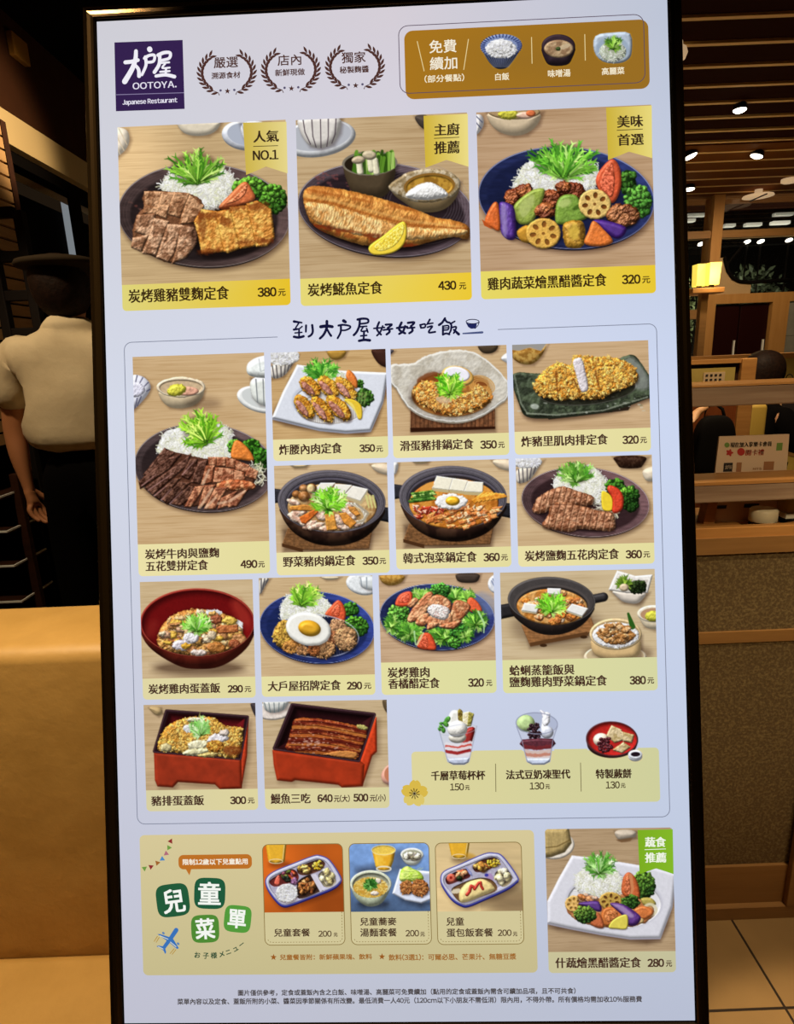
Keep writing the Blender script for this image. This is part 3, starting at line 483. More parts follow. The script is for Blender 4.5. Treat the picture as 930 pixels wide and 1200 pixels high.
def d_kimchi_pot(P):
    _nabe(P); P.cup([(0, 40), (60, 40), (50, 110), (20, 150)], '#d8d5d2'); P.cup([(140, 20), (300, 20), (270, 55), (180, 58)], '#cdb488'); P.cup([(740, 20), (930, 20), (930, 120), (800, 90)], '#d9c6aa')
    P.body(P.ell(472, 355, 335, 188), '#d08a34', R=12, bump=5, bs=26, col2='#b0641c', vs=50, spec=.2)
    _tofu(P, [([(345, 148), (460, 165), (435, 250), (310, 235)], [(310, 235), (435, 250), (432, 272), (306, 255)]), ([(465, 165), (575, 182), (545, 260), (440, 248)], [(440, 250), (546, 262), (546, 280), (440, 270)]), ([(578, 188), (690, 195), (685, 268), (550, 262)], [(550, 264), (685, 270), (685, 292), (548, 284)])], '#f2ebd4')
    P.put(P.rough(P.ell(270, 230, 60, 26, -30), 5, 14), '#e0a04a', .9, 8)
    for k, (x, y) in enumerate(((240, 268), (250, 285), (235, 305), (250, 320), (220, 325))): P.meat([(x - 90, y + 8), (x + 70, y - 14), (x + 90, y), (x - 80, y + 22)], ['#5f8f2f', '#a9c96a', '#2f5a18', '#7fae3f', '#3f6f20'][k], '#23480f', 5, 3, 10)
    for i in range(46):
        x, y = P.rnd.uniform(160, 370), P.rnd.uniform(345, 450); P.meat([(x, y), (x + P.rnd.uniform(20, 60), y + P.rnd.uniform(-16, 16)), (x + 30, y + 26)], P.rnd.choice(['#c9402a', '#dd6a3c', '#e39a72', '#b83420', '#e8b49a']), '#a02a18', 6, 5, 9, sh=.3)
    for i in range(75):
        x, y = P.rnd.uniform(240, 760), P.rnd.uniform(380, 530)
        if ((x - 472) / 320) ** 2 + ((y - 355) / 180) ** 2 > .95 or (x < 380 and y < 440): continue
        P.meat([(x, y), (x + P.rnd.uniform(30, 80), y + P.rnd.uniform(-40, 20)), (x + P.rnd.uniform(40, 80), y + 10), (x + 10, y + 26)], P.rnd.choice(['#e0a868', '#d8904c', '#e9c49a', '#cf7a3c', '#e2b27a']), '#b8642c', 7, 6, 10, sh=.4)
    for k in range(6): x = 620 + k * 30; P.meat([(x - 10, 330 - k * 10), (x + 80, 262 + k * 4), (x + 100, 272 + k * 6), (x + 10, 352 - k * 6)], '#e29a34', '#c97a1c', 5, 2, 12, sh=.35)
    P.body(P.rough(P.ell(455, 340, 120, 62, 0), 14, 22), '#ece8e4', R=16, bump=6, bs=18, var=.06); P.body(P.ell(463, 334, 54, 36), '#e3ab26', R=30, spec=.5, sp=20)
    P.dark(P.ell(450, 400, 110, 20), .15, 16)
def d_pork_belly(P):
    P.wood('#d4b88e', '#b5946a')
    P.cup([(20, 100), (205, 40), (150, 130), (110, 185), (40, 205), (22, 180)], '#d0c6b6', [[(40, 110), (48, 200)], [(65, 105), (72, 195)], [(95, 100), (95, 185)], [(125, 85), (112, 170)], [(155, 75), (135, 140)]], '#3c3640', 4); P.rice(P.ell(90, 62, 100, 40), 90, 4, 14)
    P.cup([(630, 20), (875, 20), (840, 80), (820, 105), (690, 105), (670, 75)], '#3f291c', R=40, col2='#2a170e'); P.cup([(832, 110), (930, 80), (930, 185), (860, 190), (835, 150)], '#d6c8b0')
    P.plate(468, 318, 410, 222, 5, '#5a4244', '#a8948e', '#2c1c1e', .85, .82, 10, rings=5, hl='#c4b8bc')
    P.cabbage([(265, 225), (280, 160), (330, 110), (430, 85), (520, 95), (580, 150), (605, 210), (570, 280), (560, 340), (450, 300), (330, 260)], 380, 40, 2.2, '#f0efdf'); P.strands(P.ell(600, 380, 80, 40), 50, ['#f0eed8', '#e3deb8'], 60, 3, 1)
    P.garnish(412, 130, 122, 80, 85, .8, 6, cols=('#4f8f28', '#6fae3a', '#8cc650', '#b4dc80', '#3d7a22'))
    P.broccoli(660, 215, 62, 44, 45, 15, '#1c4012', '#4f8c28'); P.broccoli(755, 300, 56, 78, 70, 16, '#15300e', '#2f5f1c'); P.broccoli(735, 250, 40, 26, 20, 13, '#2f6a1a', '#86c040')
    P.lemon(None, [(570, 265), (590, 250), (640, 290), (640, 370), (580, 368)], '#e3c42c'); P.tomato([(608, 240), (625, 212), (680, 235), (712, 290), (705, 360), (670, 390), (640, 380), (640, 300)], '#c93a22')
    A = [(130, 380), (165, 290), (260, 235), (330, 218), (420, 250), (500, 275), (525, 300), (500, 340), (400, 345), (280, 350), (200, 390)]
    Bq = [(190, 470), (230, 400), (250, 340), (330, 320), (450, 345), (560, 375), (640, 385), (655, 420), (650, 500), (540, 500), (430, 490), (370, 510), (250, 495)]
    for C in (A, Bq):
        P.dark(P.poly([(x + 5, y + 10) for x, y in C], 3), .55, 12); P.body(P.rough(P.poly(C, 4), 5, 14), '#b27c58', R=30, bump=10, bs=13, col2='#7d4a2e', vs=20, spec=.3, sp=9, amb=.4)
        cl = P.clipmask(P.rough(P.poly(C, 4), 5, 14))
        for k in range(11):
            x = (150 if C is A else 240) + k * (36 if C is A else 44); y0 = 215 if C is A else 315
            P.put(P.line([(x + 24, y0), (x, y0 + 90), (x - 22, y0 + 200)], 3), '#4a2412', .75, 5, clip=cl); P.put(P.line([(x + 30, y0), (x + 6, y0 + 90), (x - 16, y0 + 200)], 3), '#dcb08c', .4, 6, clip=cl)
        for k in range(30):
            x, y = P.rnd.uniform(130, 650), P.rnd.uniform(215, 510); P.put(P.rough(P.ell(x, y, P.rnd.uniform(8, 30), 6, 15), 5, 9), P.rnd.choice(['#6b3018', '#8f4a26', '#d8ae90']), .4, 8, clip=cl)
    P.put(P.line([(245, 335), (420, 335), (640, 390)], 4), '#3a1c10', .5, 8)
def d_chicken_egg_bowl(P):
    P.wood('#d3bb94', '#b69a70'); P.dark(P.ell(470, 690, 330, 60), .5, 50)
    P.body(P.poly([(60, 360), (460, 330), (860, 360), (862, 490), (760, 605), (620, 682), (480, 698), (330, 680), (150, 580), (52, 470)], 4), '#6f2418', R=110, spec=.25, col2='#5a1a12', vs=90, amb=.35)
    P.body(P.ell(458, 350, 430, 258), '#8a2018', R=10, spec=.2); P.body(P.ell(458, 352, 418, 246), '#6a0f10', R=60, L=(.5, .5, .65), var=.06, spec=0, amb=.55)
    P.put(P.rough(P.ell(790, 280, 50, 120, -30), 10, 40), '#a83428', .6, 60); P.put(P.ell(110, 400, 40, 80, 30), '#8a2c22', .4, 50)
    keep = P.img.copy(); R_ = [(155, 500), (180, 400), (270, 300), (380, 255), (500, 250), (620, 270), (740, 320), (790, 400), (815, 470), (760, 540), (620, 595), (480, 610), (330, 595), (200, 560)]
    P.dark(P.poly(R_, 3), .5, 26); P.crust(P.rough(P.poly(R_, 4), 10, 20), '#cf9a52', '#a86f34', 50, 16, 17, n=60, r=22, lite='#dcb47a')
    P.rice(P.rough(P.ell(760, 370, 40, 40), 6, 12), 40, 4, 14); P.rice(P.rough(P.ell(580, 275, 60, 22), 6, 12), 40, 4, 14)
    def egg(x, y, rx, ry, c): P.dark(P.ell(x + 4, y + 8, rx, ry), .3, 10); P.body(P.rough(P.ell(x, y, rx, ry), 12, 22), c, R=20, bump=9, bs=16, col2=rgb(c) * .86, vs=26, spec=.3)
    for i in range(85):
        a = P.rnd.uniform(0, 6.283); k = math.sqrt(P.rnd.random()); x, y = 480 + math.cos(a) * 290 * k, 430 + math.sin(a) * 155 * k
        egg(x, y, P.rnd.uniform(18, 52), P.rnd.uniform(12, 34), P.rnd.choice(['#cf9c50', '#dcb67e', '#b87c48', '#e0c9a4', '#d2a43c', '#a8683c', '#c99a78']))
    egg(600, 325, 48, 34, '#8f4a2c'); P.meat([(600, 390), (640, 372), (760, 370), (765, 420), (620, 430)], '#b56a38', '#8f4a24', 10, 6, 14); egg(700, 335, 60, 30, '#d8b04a'); egg(770, 480, 60, 46, '#b07848'); egg(735, 510, 44, 32, '#8f4a2a'); egg(600, 540, 70, 40, '#a8682c')
    egg(410, 465, 60, 40, '#dcd6d8'); egg(340, 520, 70, 40, '#cfc6cc'); egg(470, 575, 60, 26, '#cbb8ae'); egg(375, 525, 40, 22, '#d8a02c')
    m_ = np.maximum(P.clipmask(P.ell(458, 352, 422, 248)), P.clipmask(P.poly([(0, 0), (930, 0), (930, 400), (0, 400)])))[..., None]; P.img = P.img * m_ + keep * (1 - m_); P.bowl_edge(458, 350, 424, 252, 0, '#a85a48', 5, .55)
    P.garnish(452, 360, 100, 72, 100, .8, 7, cols=('#6fb53a', '#93d455', '#b8ec7c', '#4f9a2a', '#d2f5a4'))
def d_signature(P):
    P.wood('#d2b68c', '#b3946a')
    P.cup([(20, 30), (110, 30), (70, 90), (40, 155), (20, 155)], '#c9c2b4', [[(40, 40), (38, 150)], [(65, 40), (50, 120)], [(90, 40), (70, 90)]], '#3c3a44', 5); P.cup([(475, 20), (640, 20), (600, 48), (520, 50)], '#cfbf9f')
    P.body(P.ell(800, 80, 125, 82, 12), '#dcdfe0', R=24); P.cup([(770, 20), (930, 20), (930, 135), (830, 125), (780, 95)], '#cfd3d4', [[(785, 30), (795, 100)], [(830, 30), (832, 120)]], '#7d8690', 4)
    P.plate(458, 405, 432, 268, 5, '#28346e', '#8f9ac4', '#1a2450', .88, .85, 8, hl='#7f92d8')
    P.cabbage([(180, 300), (200, 220), (250, 160), (340, 170), (480, 170), (560, 230), (575, 290), (480, 330), (300, 340), (200, 345)], 360, 44, 2.6, '#eef0ea')
    P.garnish(375, 165, 120, 85, 90, .95, 7, cols=('#6fb02c', '#8fcc3a', '#b4e258', '#4f8f20', '#cdee80'), bx=-40)
    P.broccoli(705, 270, 66, 50, 50, 17, '#1f4a14', '#4f9430'); P.broccoli(750, 400, 84, 78, 90, 19, '#1c4212', '#5fa52f')
    P.tomato([(520, 310), (560, 250), (615, 200), (655, 235), (675, 310), (650, 370), (600, 340)], '#d5512c', [(560, 300), (600, 240), (630, 240), (620, 320)])
    P.put((lambda e: (e[0], np.abs(e[1]) - 4))(P.ell(450, 470, 320, 160, 3)), '#c9cce0', .7, 4); P.put(P.ell(450, 475, 312, 152, 3), '#15182c', .8, 8)
    for k in range(26): x = 260 + k * 18; P.put(P.line([(x, 540), (x + 10, 640)], 2), '#8a8fa8', .4, clip=P.clipmask(P.ell(450, 475, 312, 152, 3)))
    for x, y, rx, ry, c in ((220, 460, 88, 108, '#cf9c3c'), (270, 550, 78, 44, '#b87c3a'), (610, 410, 70, 66, '#c08c62'), (570, 480, 50, 50, '#9a5f3a'), (675, 490, 88, 92, '#c99664'), (355, 580, 44, 30, '#b58050'), (500, 570, 98, 66, '#bd8a58'), (430, 575, 46, 40, '#8f5228')):
        P.dark(P.ell(x + 6, y + 12, rx, ry), .5, 16); P.crust(P.rough(P.ell(x, y, rx, ry), 10, 20), c, rgb(c) * .68, 34, 16, 16, n=60, r=14, lite=np.clip(rgb(c) * 1.25 + .04, 0, 1))
    P.dark(P.ell(398, 432, 172, 128, 14), .4, 18); P.body(P.rough(P.ell(393, 416, 172, 124, 14), 5, 50), '#eae8e0', R=26, var=.03, spec=.12, amb=.6)
    P.dark(P.ell(405, 420, 90, 66, 10), .1, 14); P.body(P.ell(402, 412, 86, 60, 12), '#dba32a', R=44, spec=.35, sp=22, col2='#d0921c', vs=50)
def d_salad(P):
    P.wood('#cfb08e', '#ab8a68')
    P.cup([(20, 30), (232, 30), (205, 90), (150, 115), (90, 118), (40, 90)], '#9a6f2c', R=40, col2='#b58a40'); P.cup([(595, 20), (790, 20), (775, 80), (740, 98), (640, 96), (605, 75)], '#40342c', R=30); P.body(P.ell(905, 105, 62, 70), '#d4d6dc', R=20); P.put(P.line([(870, 80), (895, 130)], 4), '#5f6f9a', .8); P.put(P.line([(880, 65), (900, 110)], 4), '#5f6f9a', .8)
    P.plate(462, 352, 432, 248, 3, '#28305e', '#a8b0c8', '#1a2040', .9, .87, 6, hl='#c4cce4')
    P.put(P.rough(P.ell(810, 260, 100, 90, 40), 10, 30), '#7d8cae', .5, 40)
    gc = ('#47842a', '#63a034', '#86ba48', '#a6d06a', '#2f641c')
    for x, y, rx, ry in ((340, 190, 70, 44), (600, 190, 90, 50), (690, 200, 40, 40)): P.garnish(x, y, rx, ry, 45, .6, 8, cols=gc)
    P.broccoli(485, 155, 76, 50, 60, 16, '#1c4a18', '#5fae40'); P.broccoli(175, 330, 78, 70, 70, 18, '#2a5f1c', '#86cc50')
    P.tomato([(150, 265), (175, 190), (240, 160), (275, 175), (270, 240), (240, 270)], '#dd5030', [(175, 240), (200, 195), (250, 180), (245, 240)]); P.tomato([(690, 300), (690, 225), (720, 205), (770, 245), (798, 300), (770, 320)], '#dd5a32')
    P.put(P.line([(130, 470), (165, 400)], 20, 26), '#8cc060', 1, 6); P.garnish(262, 458, 112, 72, 110, .4, 7, cols=gc); P.garnish(118, 405, 50, 62, 40, .4, 7, cols=gc)
    P.garnish(515, 488, 135, 72, 120, .4, 7, cols=gc); P.broccoli(640, 460, 80, 60, 60, 17, '#1c4a18', '#4f9a38'); P.garnish(752, 385, 88, 70, 70, .4, 7, cols=gc); P.garnish(672, 490, 66, 42, 40, .4, 7, cols=gc); P.broccoli(590, 550, 46, 34, 24, 14, '#2a5f1c', '#70b845')
    P.put(P.line([(770, 310), (815, 400), (812, 470)], 7, 4), '#b4dca0', .9, 5); P.put(P.line([(290, 460), (300, 560)], 6, 4), '#b4dca0', .9, 5)
    for pts in ([(240, 370), (280, 290), (330, 230), (390, 170), (430, 180), (400, 280), (350, 350), (270, 390)], [(400, 260), (430, 200), (490, 190), (560, 240), (560, 300), (480, 330)], [(540, 400), (570, 310), (590, 240), (640, 230), (710, 270), (680, 330), (620, 380)], [(300, 400), (340, 340), (400, 330), (380, 400), (350, 420)], [(380, 400), (420, 340), (560, 330), (560, 400), (480, 420)], [(390, 445), (400, 400), (470, 395), (440, 430)], [(480, 420), (560, 395), (640, 380), (600, 430), (540, 440)], [(240, 260), (290, 210), (320, 230), (270, 280)]):
        P.meat(pts, '#cf9468', '#a8623c', 18, 11, 15, sm=4, spec=.3)
    for k in range(7): P.put(P.line([(620 + k * 12, 240), (560 + k * 14, 390)], 3), '#8f4a26', .4, 6)
    P.body(P.rough(P.poly([(390, 290), (430, 258), (520, 270), (555, 310), (530, 370), (460, 365), (410, 340)], 5), 7, 14), '#e3d9d2', R=26, bump=8, bs=11, var=.1)
    for k in range(40): P.put(P.ell(P.rnd.uniform(400, 545), P.rnd.uniform(270, 360), 4, 3), P.rnd.choice(['#8a7a70', '#b0503c', '#6f6a60']), .7, 3)
    P.tomato([(312, 575), (330, 500), (370, 470), (420, 490), (455, 590), (380, 598)], '#cf4a28', [(330, 570), (345, 510), (385, 500), (390, 580)]); P.put(P.line([(310, 560), (360, 470)], 8, 4), '#cfe3a8', .8, 6)
def d_clam_set(P):
    P.wood('#d2bd98', '#b59c74')
    P.dark(P.ell(330, 330, 250, 120), .3, 50); P.dark(P.poly([(150, 340), (520, 280), (530, 380), (180, 450)]), .45, 20)
    P.body(P.poly([(130, 320), (520, 280), (545, 340), (500, 375), (180, 438)]), '#8a5c34', R=6, bump=3, bs=60, bsy=8, var=.2); P.put(P.poly([(178, 420), (500, 358), (505, 380), (182, 442)]), '#5a3a20'); P.put(P.ell(255, 435, 20, 9), '#3a2414'); P.put(P.ell(480, 388, 20, 9), '#3a2414')
    P.body(P.poly([(18, 215), (80, 205), (90, 265), (20, 280)], 0, rnd=8), '#201e20', R=20); P.body(P.line([(540, 175), (590, 165)], 26), '#2a2728', R=22, spec=.3)
    P.body(P.poly([(90, 200), (300, 190), (520, 210), (525, 260), (460, 330), (360, 372), (260, 375), (170, 340), (80, 260)], 4), '#2c2320', R=60, spec=.15, amb=.4)
    P.body(P.ell(300, 185, 245, 133, 3), '#35302f', R=12, spec=.35); q, d = P.ell(300, 185, 245, 133, 3); P.put((q, np.abs(d + 4) - 2.5), '#6f6a68', .7, 4); P.put(P.ell(302, 205, 212, 112, 2), '#4f4846'); P.put(P.ell(303, 212, 200, 106, 2), '#2a2422')
    P.body(P.ell(303, 220, 197, 100, 2), '#cf9a58', R=10, bump=5, bs=16, col2='#b5722c', vs=30)
    for i in range(46):
        a = P.rnd.uniform(0, 6.283); k = P.rnd.uniform(.4, .93); x, y = 303 + math.cos(a) * 185 * k, 218 + math.sin(a) * 92 * k; P.meat([(x - 22, y), (x, y - 16), (x + 26, y - 4), (x + 10, y + 18)], P.rnd.choice(['#dfb98a', '#d8893c', '#e3cdb0', '#cf7a2c', '#d9a468']), '#a8602c', 9, 7, 10, sm=3, sh=.35)
    _tofu(P, [([(150, 200), (230, 212), (215, 250), (135, 238)], [(135, 238), (215, 250), (214, 258), (136, 246)]), ([(415, 205), (500, 230), (470, 270), (385, 240)], [(385, 240), (470, 270), (468, 278), (385, 248)]), ([(280, 118), (350, 120), (345, 150), (280, 145)], [(280, 145), (345, 150), (345, 156), (280, 150)])], '#e9e7e2')
    P.garnish(300, 205, 82, 62, 90, .7, 5, cols=('#6fc02a', '#93dc40', '#bdf070', '#4f9a1c'))
    P.dark(P.poly([(630, 130), (840, 150), (800, 220), (690, 200)]), .3, 20)
    P.cup([(622, 122), (845, 130), (800, 190), (770, 205), (700, 195), (665, 165)], '#d6cbbd', R=30); P.body(P.poly([(668, 20), (770, 50), (862, 42), (835, 140), (720, 140), (622, 124), (640, 80)], 0, rnd=3), '#e2ddd6', R=10); P.put(P.poly([(675, 50), (760, 70), (840, 68), (820, 132), (720, 135), (655, 115)], 0), '#c6beb4')
    P.broccoli(780, 108, 50, 36, 50, 11, '#14200e', '#33461f'); P.garnish(705, 85, 38, 28, 26, .6, 6, cols=('#5f7f24', '#8aa83a', '#3f5f18')); P.body(P.ell(705, 112, 26, 22), '#c9b394', R=14)
    P.cup([(780, 250), (960, 250), (940, 330), (870, 350), (810, 330)], '#cfc0a4', R=30); P.body(P.ell(870, 258, 92, 48), '#ded3bd', R=10); P.put(P.ell(872, 262, 76, 36), '#b58c6a'); P.body(P.rough(P.ell(866, 272, 44, 30), 4, 9), '#c4c040', R=20, bump=4, bs=8)
    P.dark(P.ell(670, 480, 190, 60), .35, 30); P.body(P.ell(655, 500, 175, 70), '#dccbae', R=14); P.put(P.ell(655, 492, 160, 58), '#c6b08a')
    P.cup([(515, 370), (802, 370), (800, 500), (700, 520), (600, 520), (522, 480)], '#cfae7a', R=40); P.body(P.ell(658, 372, 146, 88), '#d8bd8e', R=10); P.put(P.ell(658, 374, 134, 78), '#a88c60')
    P.rice(P.ell(658, 378, 130, 72), 170, 3, 12); P.put(P.line([(728, 258), (752, 330)], 7, 16), '#2c5a1c')
    for i in range(110):
        a = P.rnd.uniform(0, 6.283); k = math.sqrt(P.rnd.random()); x, y = 660 + math.cos(a) * 100 * k, 368 + math.sin(a) * 52 * k; P.meat([(x - 14, y), (x, y - 9), (x + 16, y), (x + 2, y + 11)], P.rnd.choice(['#c99c68', '#b5854c', '#dcb888', '#a8743c', '#96602c']), '#8f5f2f', 6, 4, 8, sm=3, sh=.4)
def _jubako(P, rim, inner, out, right, outc, inc, ang=0):
    P.dark(P.poly([(x + 16, y + 16) for x, y in out + right[::-1]]), .4, 40)
    P.body(P.poly(right, 0, rnd=4), rgb(outc) * 1.25, R=20, var=.12, spec=.1); P.body(P.poly(out, 0, rnd=6), outc, R=24, var=.14, vs=60, spec=.12, amb=.55)
    P.put(P.poly(rim, 0, rnd=14), '#241316'); P.put((lambda e: (e[0], np.abs(e[1] + 8) - 3))(P.poly(rim, 0, rnd=14)), '#6f4a58', .6, 6); P.body(P.poly(inner, 0, rnd=6), inc, R=60, L=(.5, .5, .6), spec=.05, amb=.3)
def d_cutlet_box(P):
    P.wood('#cbb08a', '#a58a64'); P.cup([(50, 50), (150, 50), (170, 100), (130, 125), (90, 100)], '#b59a6c'); P.cup([(820, 20), (900, 20), (900, 140), (860, 130), (830, 60)], '#3a3234')
    _jubako(P, [(195, 85), (800, 130), (745, 440), (105, 385)], [(215, 105), (775, 145), (728, 420), (135, 372)], [(105, 400), (750, 450), (755, 660), (600, 668), (560, 630), (280, 612), (240, 652), (130, 645), (112, 600)], [(752, 445), (808, 150), (795, 420), (756, 655)], '#8f2c16', '#5a1216')
    C = [(130, 370), (180, 220), (260, 160), (350, 135), (440, 125), (560, 135), (640, 200), (750, 205), (768, 260), (730, 430), (560, 420), (330, 400)]
    P.dark(P.poly(C, 2), .3, 18); P.crust(P.rough(P.poly(C, 3), 9, 16), '#d9a84a', '#b57c2a', 40, 14, 14, n=380, r=13, lite='#f2d27c')
    P.put(P.rough(P.ell(690, 380, 70, 36), 12, 16), '#6b2a12', .7, 20); P.rice(P.rough(P.ell(360, 215, 40, 30), 6, 10), 40, 4, 14)
    for x, y, rx, ry, c in ((580, 290, 80, 38, '#d8d2d6'), (630, 250, 40, 26, '#cfc0b4'), (430, 340, 76, 40, '#ddd6b0'), (420, 390, 110, 26, '#d8d0a0'), (520, 410, 90, 20, '#c9b06a'), (190, 360, 50, 30, '#cfc08a'), (400, 150, 50, 20, '#d8cfae')):
        P.body(P.rough(P.ell(x, y, rx, ry, -8), 14, 24), c, R=22, bump=9, bs=18, spec=.25, col2=rgb(c) * .85, vs=30)
    P.crust(P.rough(P.ell(560, 350, 66, 46), 8, 14), '#cf9636', '#9a5a18', 22, 12, 12, n=40, r=11)
    P.garnish(450, 205, 78, 76, 70, .85, 6, cols=('#93d070', '#b8e894', '#6fae4f', '#d4f2b4')); P.put(P.line([(437, 130), (447, 90)], 4, 2), '#9a9a50', .9)
def d_eel_box(P):
    P.wood('#cdb590', '#a99068'); P.body(P.ell(110, 100, 130, 66, -6), '#dcd0c6', R=14); P.cup([(25, 20), (215, 20), (190, 90), (130, 118), (70, 118), (35, 90)], '#c9c9c4', [[(40, 50), (55, 100)], [(70, 50), (80, 115)], [(105, 50), (108, 118)], [(140, 50), (136, 115)], [(175, 50), (165, 100)]], '#4f5f64', 3)
    P.cup([(840, 20), (920, 20), (920, 140), (870, 120), (845, 70)], '#5a4a34'); P.cup([(830, 530), (880, 465), (930, 465), (930, 610), (880, 610), (840, 585)], '#d8a08c'); P.put(P.ell(905, 535, 50, 56), '#c27c5c')
    _jubako(P, [(230, 65), (785, 130), (680, 440), (110, 358)], [(248, 82), (765, 145), (672, 420), (135, 352)], [(100, 375), (690, 450), (715, 470), (705, 612), (570, 620), (545, 602), (250, 570), (225, 582), (130, 572), (108, 470)], [(690, 450), (800, 150), (802, 380), (770, 410), (706, 610)], '#9a2e14', '#2c0f12')
    E_ = [(255, 155), (400, 158), (600, 190), (735, 240), (700, 350), (660, 430), (480, 405), (200, 372), (205, 300), (225, 220)]
    P.dark(P.poly(E_, 2), .5, 16); P.body(P.rough(P.poly(E_, 3), 4, 16), '#96431c', R=20, bump=8, bs=30, bsy=10, ang=8, col2='#6a2010', vs=24, spec=.3, amb=.4)
    cl = P.clipmask(P.rough(P.poly(E_, 3), 4, 16))
    for k in range(9):
        y = 165 + k * 27; c = ['#b5662a', '#5a1810', '#c07a34', '#4a120c'][k % 4]; P.put(P.rough(P.line([(200, y - 4 + k * 2), (380, y - 6 + (k - 3) * 4), (560, y + 14), (740, y + 62)], 7 + (k % 3) * 3), 5, 20), c, .7, 7, clip=cl)
    for k in range(8): y = 172 + k * 28; P.put(P.line([(210, y), (400, y + 4), (740, y + 66)], 2.5), '#2c0808', .8, 4, clip=cl)
    for k in range(70): P.put(P.rough(P.ell(P.rnd.uniform(220, 700), P.rnd.uniform(165, 400), P.rnd.uniform(3, 10), 3, 10), 2, 5), '#e3a878', .5, 4, clip=cl)
    for k in range(36): P.put(P.rough(P.ell(P.rnd.gauss(340, 70), P.rnd.gauss(325, 28), P.rnd.uniform(5, 18), P.rnd.uniform(2, 6), -12), 3, 6), '#d8b0a0', .6, 5, clip=cl)
    P.body(P.rough(P.poly([(440, 400), (560, 375), (665, 385), (655, 425), (560, 420)], 3), 4, 12), '#b8763a', R=10, bump=5, bs=30, bsy=8, clip=cl); P.body(P.rough(P.ell(705, 215, 40, 16, 12), 5, 10), '#a8a05a', R=10, bump=4, bs=9)
def _tray(P, out, rim, inn):
    P.dark(P.poly([(x + 20, y + 40) for x, y in out], 4), .4, 50); P.body(P.poly([(x, y + 22) for x, y in out], 4), '#2a2f9a', R=22, spec=.3, var=.1); P.body(P.poly(out, 4), '#b9b8cc', R=16, spec=.3, var=.06); P.put((lambda e: (e[0], np.abs(e[1]) - 6))(P.poly(out, 4)), '#4a4aa0', .9, 6); P.body(P.poly(inn, 4), '#a9a4b8', R=14, L=(.4, .6, .6), var=.1)
def _juice(P, x0, x1, y1, s=1.0):
    P.dark(P.ell((x0 + x1) / 2 + 40, y1 + 6, 110, 40), .35, 40); P.body(P.poly([(x0, 40), (x1, 40), (x1 - 22, y1 - 30), ((x0 + x1) / 2, y1), (x0 + 34, y1 - 30)], 0, rnd=8), '#dba52a', R=34, spec=.2, var=.06)
    P.put((lambda e: (e[0], np.abs(e[1]) - 4))(P.ell((x0 + x1) / 2, y1 - 28, (x1 - x0) * .33, 22)), '#f0dcb8', .8, 5); P.put(P.line([(x1 - 16, 60), (x1 - 34, y1 - 50)], 5), '#f6e0a4', .7, 6)
def _nuggets(P, cx, cy, rx, ry, n, cols, r=30, seed=0):
    for i in range(n):
        a = P.rnd.uniform(0, 6.283); k = math.sqrt(P.rnd.random()); x, y = cx + math.cos(a) * rx * k, cy + math.sin(a) * ry * k
        P.dark(P.ell(x + 4, y + 9, r, r * .7), .4, 9); P.body(P.rough(P.ell(x, y, r * P.rnd.uniform(.6, 1.1), r * P.rnd.uniform(.4, .8), P.rnd.uniform(0, 180)), 8, 16), P.rnd.choice(cols), R=r * .6, bump=6, bs=12, var=.2, vs=16, spec=.25)
def _compart(P, pts, c='#3a2820'): P.body(P.poly(pts, 5), c, R=16, L=(.4, .6, .6), var=.2)
def d_kids_rice(P):
    P.img[:] = rgb('#b8591c'); q = (slice(None), slice(None)); P.img *= (.92 + .16 * P.noise(q, 300, 300, 2))[..., None]; P.glow(0, 600, .18, 100, 300); P.dark(P.ell(800, 720, 300, 200), .25, 160)
    _juice(P, 75, 285, 285)
    out = [(75, 450), (150, 370), (350, 285), (560, 205), (640, 200), (740, 250), (850, 420), (840, 480), (760, 540), (560, 620), (350, 700), (260, 715), (190, 670), (100, 550)]
    _tray(P, out, 0, [(105, 460), (170, 395), (380, 310), (570, 235), (650, 235), (720, 280), (805, 430), (790, 490), (700, 535), (520, 605), (330, 680), (270, 685), (215, 650), (125, 550)])
    _compart(P, [(110, 470), (180, 410), (330, 340), (400, 370), (410, 450), (300, 490), (170, 520)], '#5a1f1c'); _nuggets(P, 310, 400, 70, 40, 16, ['#c9462c', '#d8683c', '#3a3a24', '#5a6a2c', '#8f4a5c'], 30); _nuggets(P, 370, 465, 34, 24, 8, ['#9a6a94', '#8a5a8a'], 28); _nuggets(P, 290, 440, 40, 28, 6, ['#20261c', '#3a4a24'], 26); P.tomato([(165, 490), (180, 430), (210, 400), (225, 450), (210, 505)], '#d8604a')
    _compart(P, [(400, 340), (470, 290), (620, 240), (690, 280), (640, 350), (500, 400), (420, 390)], '#4a2a1c'); _nuggets(P, 470, 340, 60, 40, 8, ['#d9a848', '#c9903a', '#e3c070'], 42); _nuggets(P, 620, 300, 56, 44, 26, ['#e8c63a', '#f0d860', '#d8ac20'], 17)
    _compart(P, [(620, 400), (700, 345), (770, 400), (805, 470), (740, 525), (670, 510)], '#8a8068'); _nuggets(P, 710, 425, 62, 66, 9, ['#e3d49a', '#d8c684', '#ebe0b4'], 44)
    _compart(P, [(400, 500), (450, 430), (570, 400), (660, 545), (640, 570), (420, 645)], '#2f1c14'); _nuggets(P, 500, 520, 86, 78, 44, ['#b5763c', '#a05f2c', '#cf9c60', '#8a4a22', '#c08850'], 30)
    P.put(P.poly([(545, 400), (590, 390), (680, 540), (640, 570)], 0, rnd=4), '#d8d4e2', .95)
    P.dark(P.ell(300, 600, 118, 96), .4, 18); P.rice(P.ell(292, 585, 112, 94), 280, 5, 16)
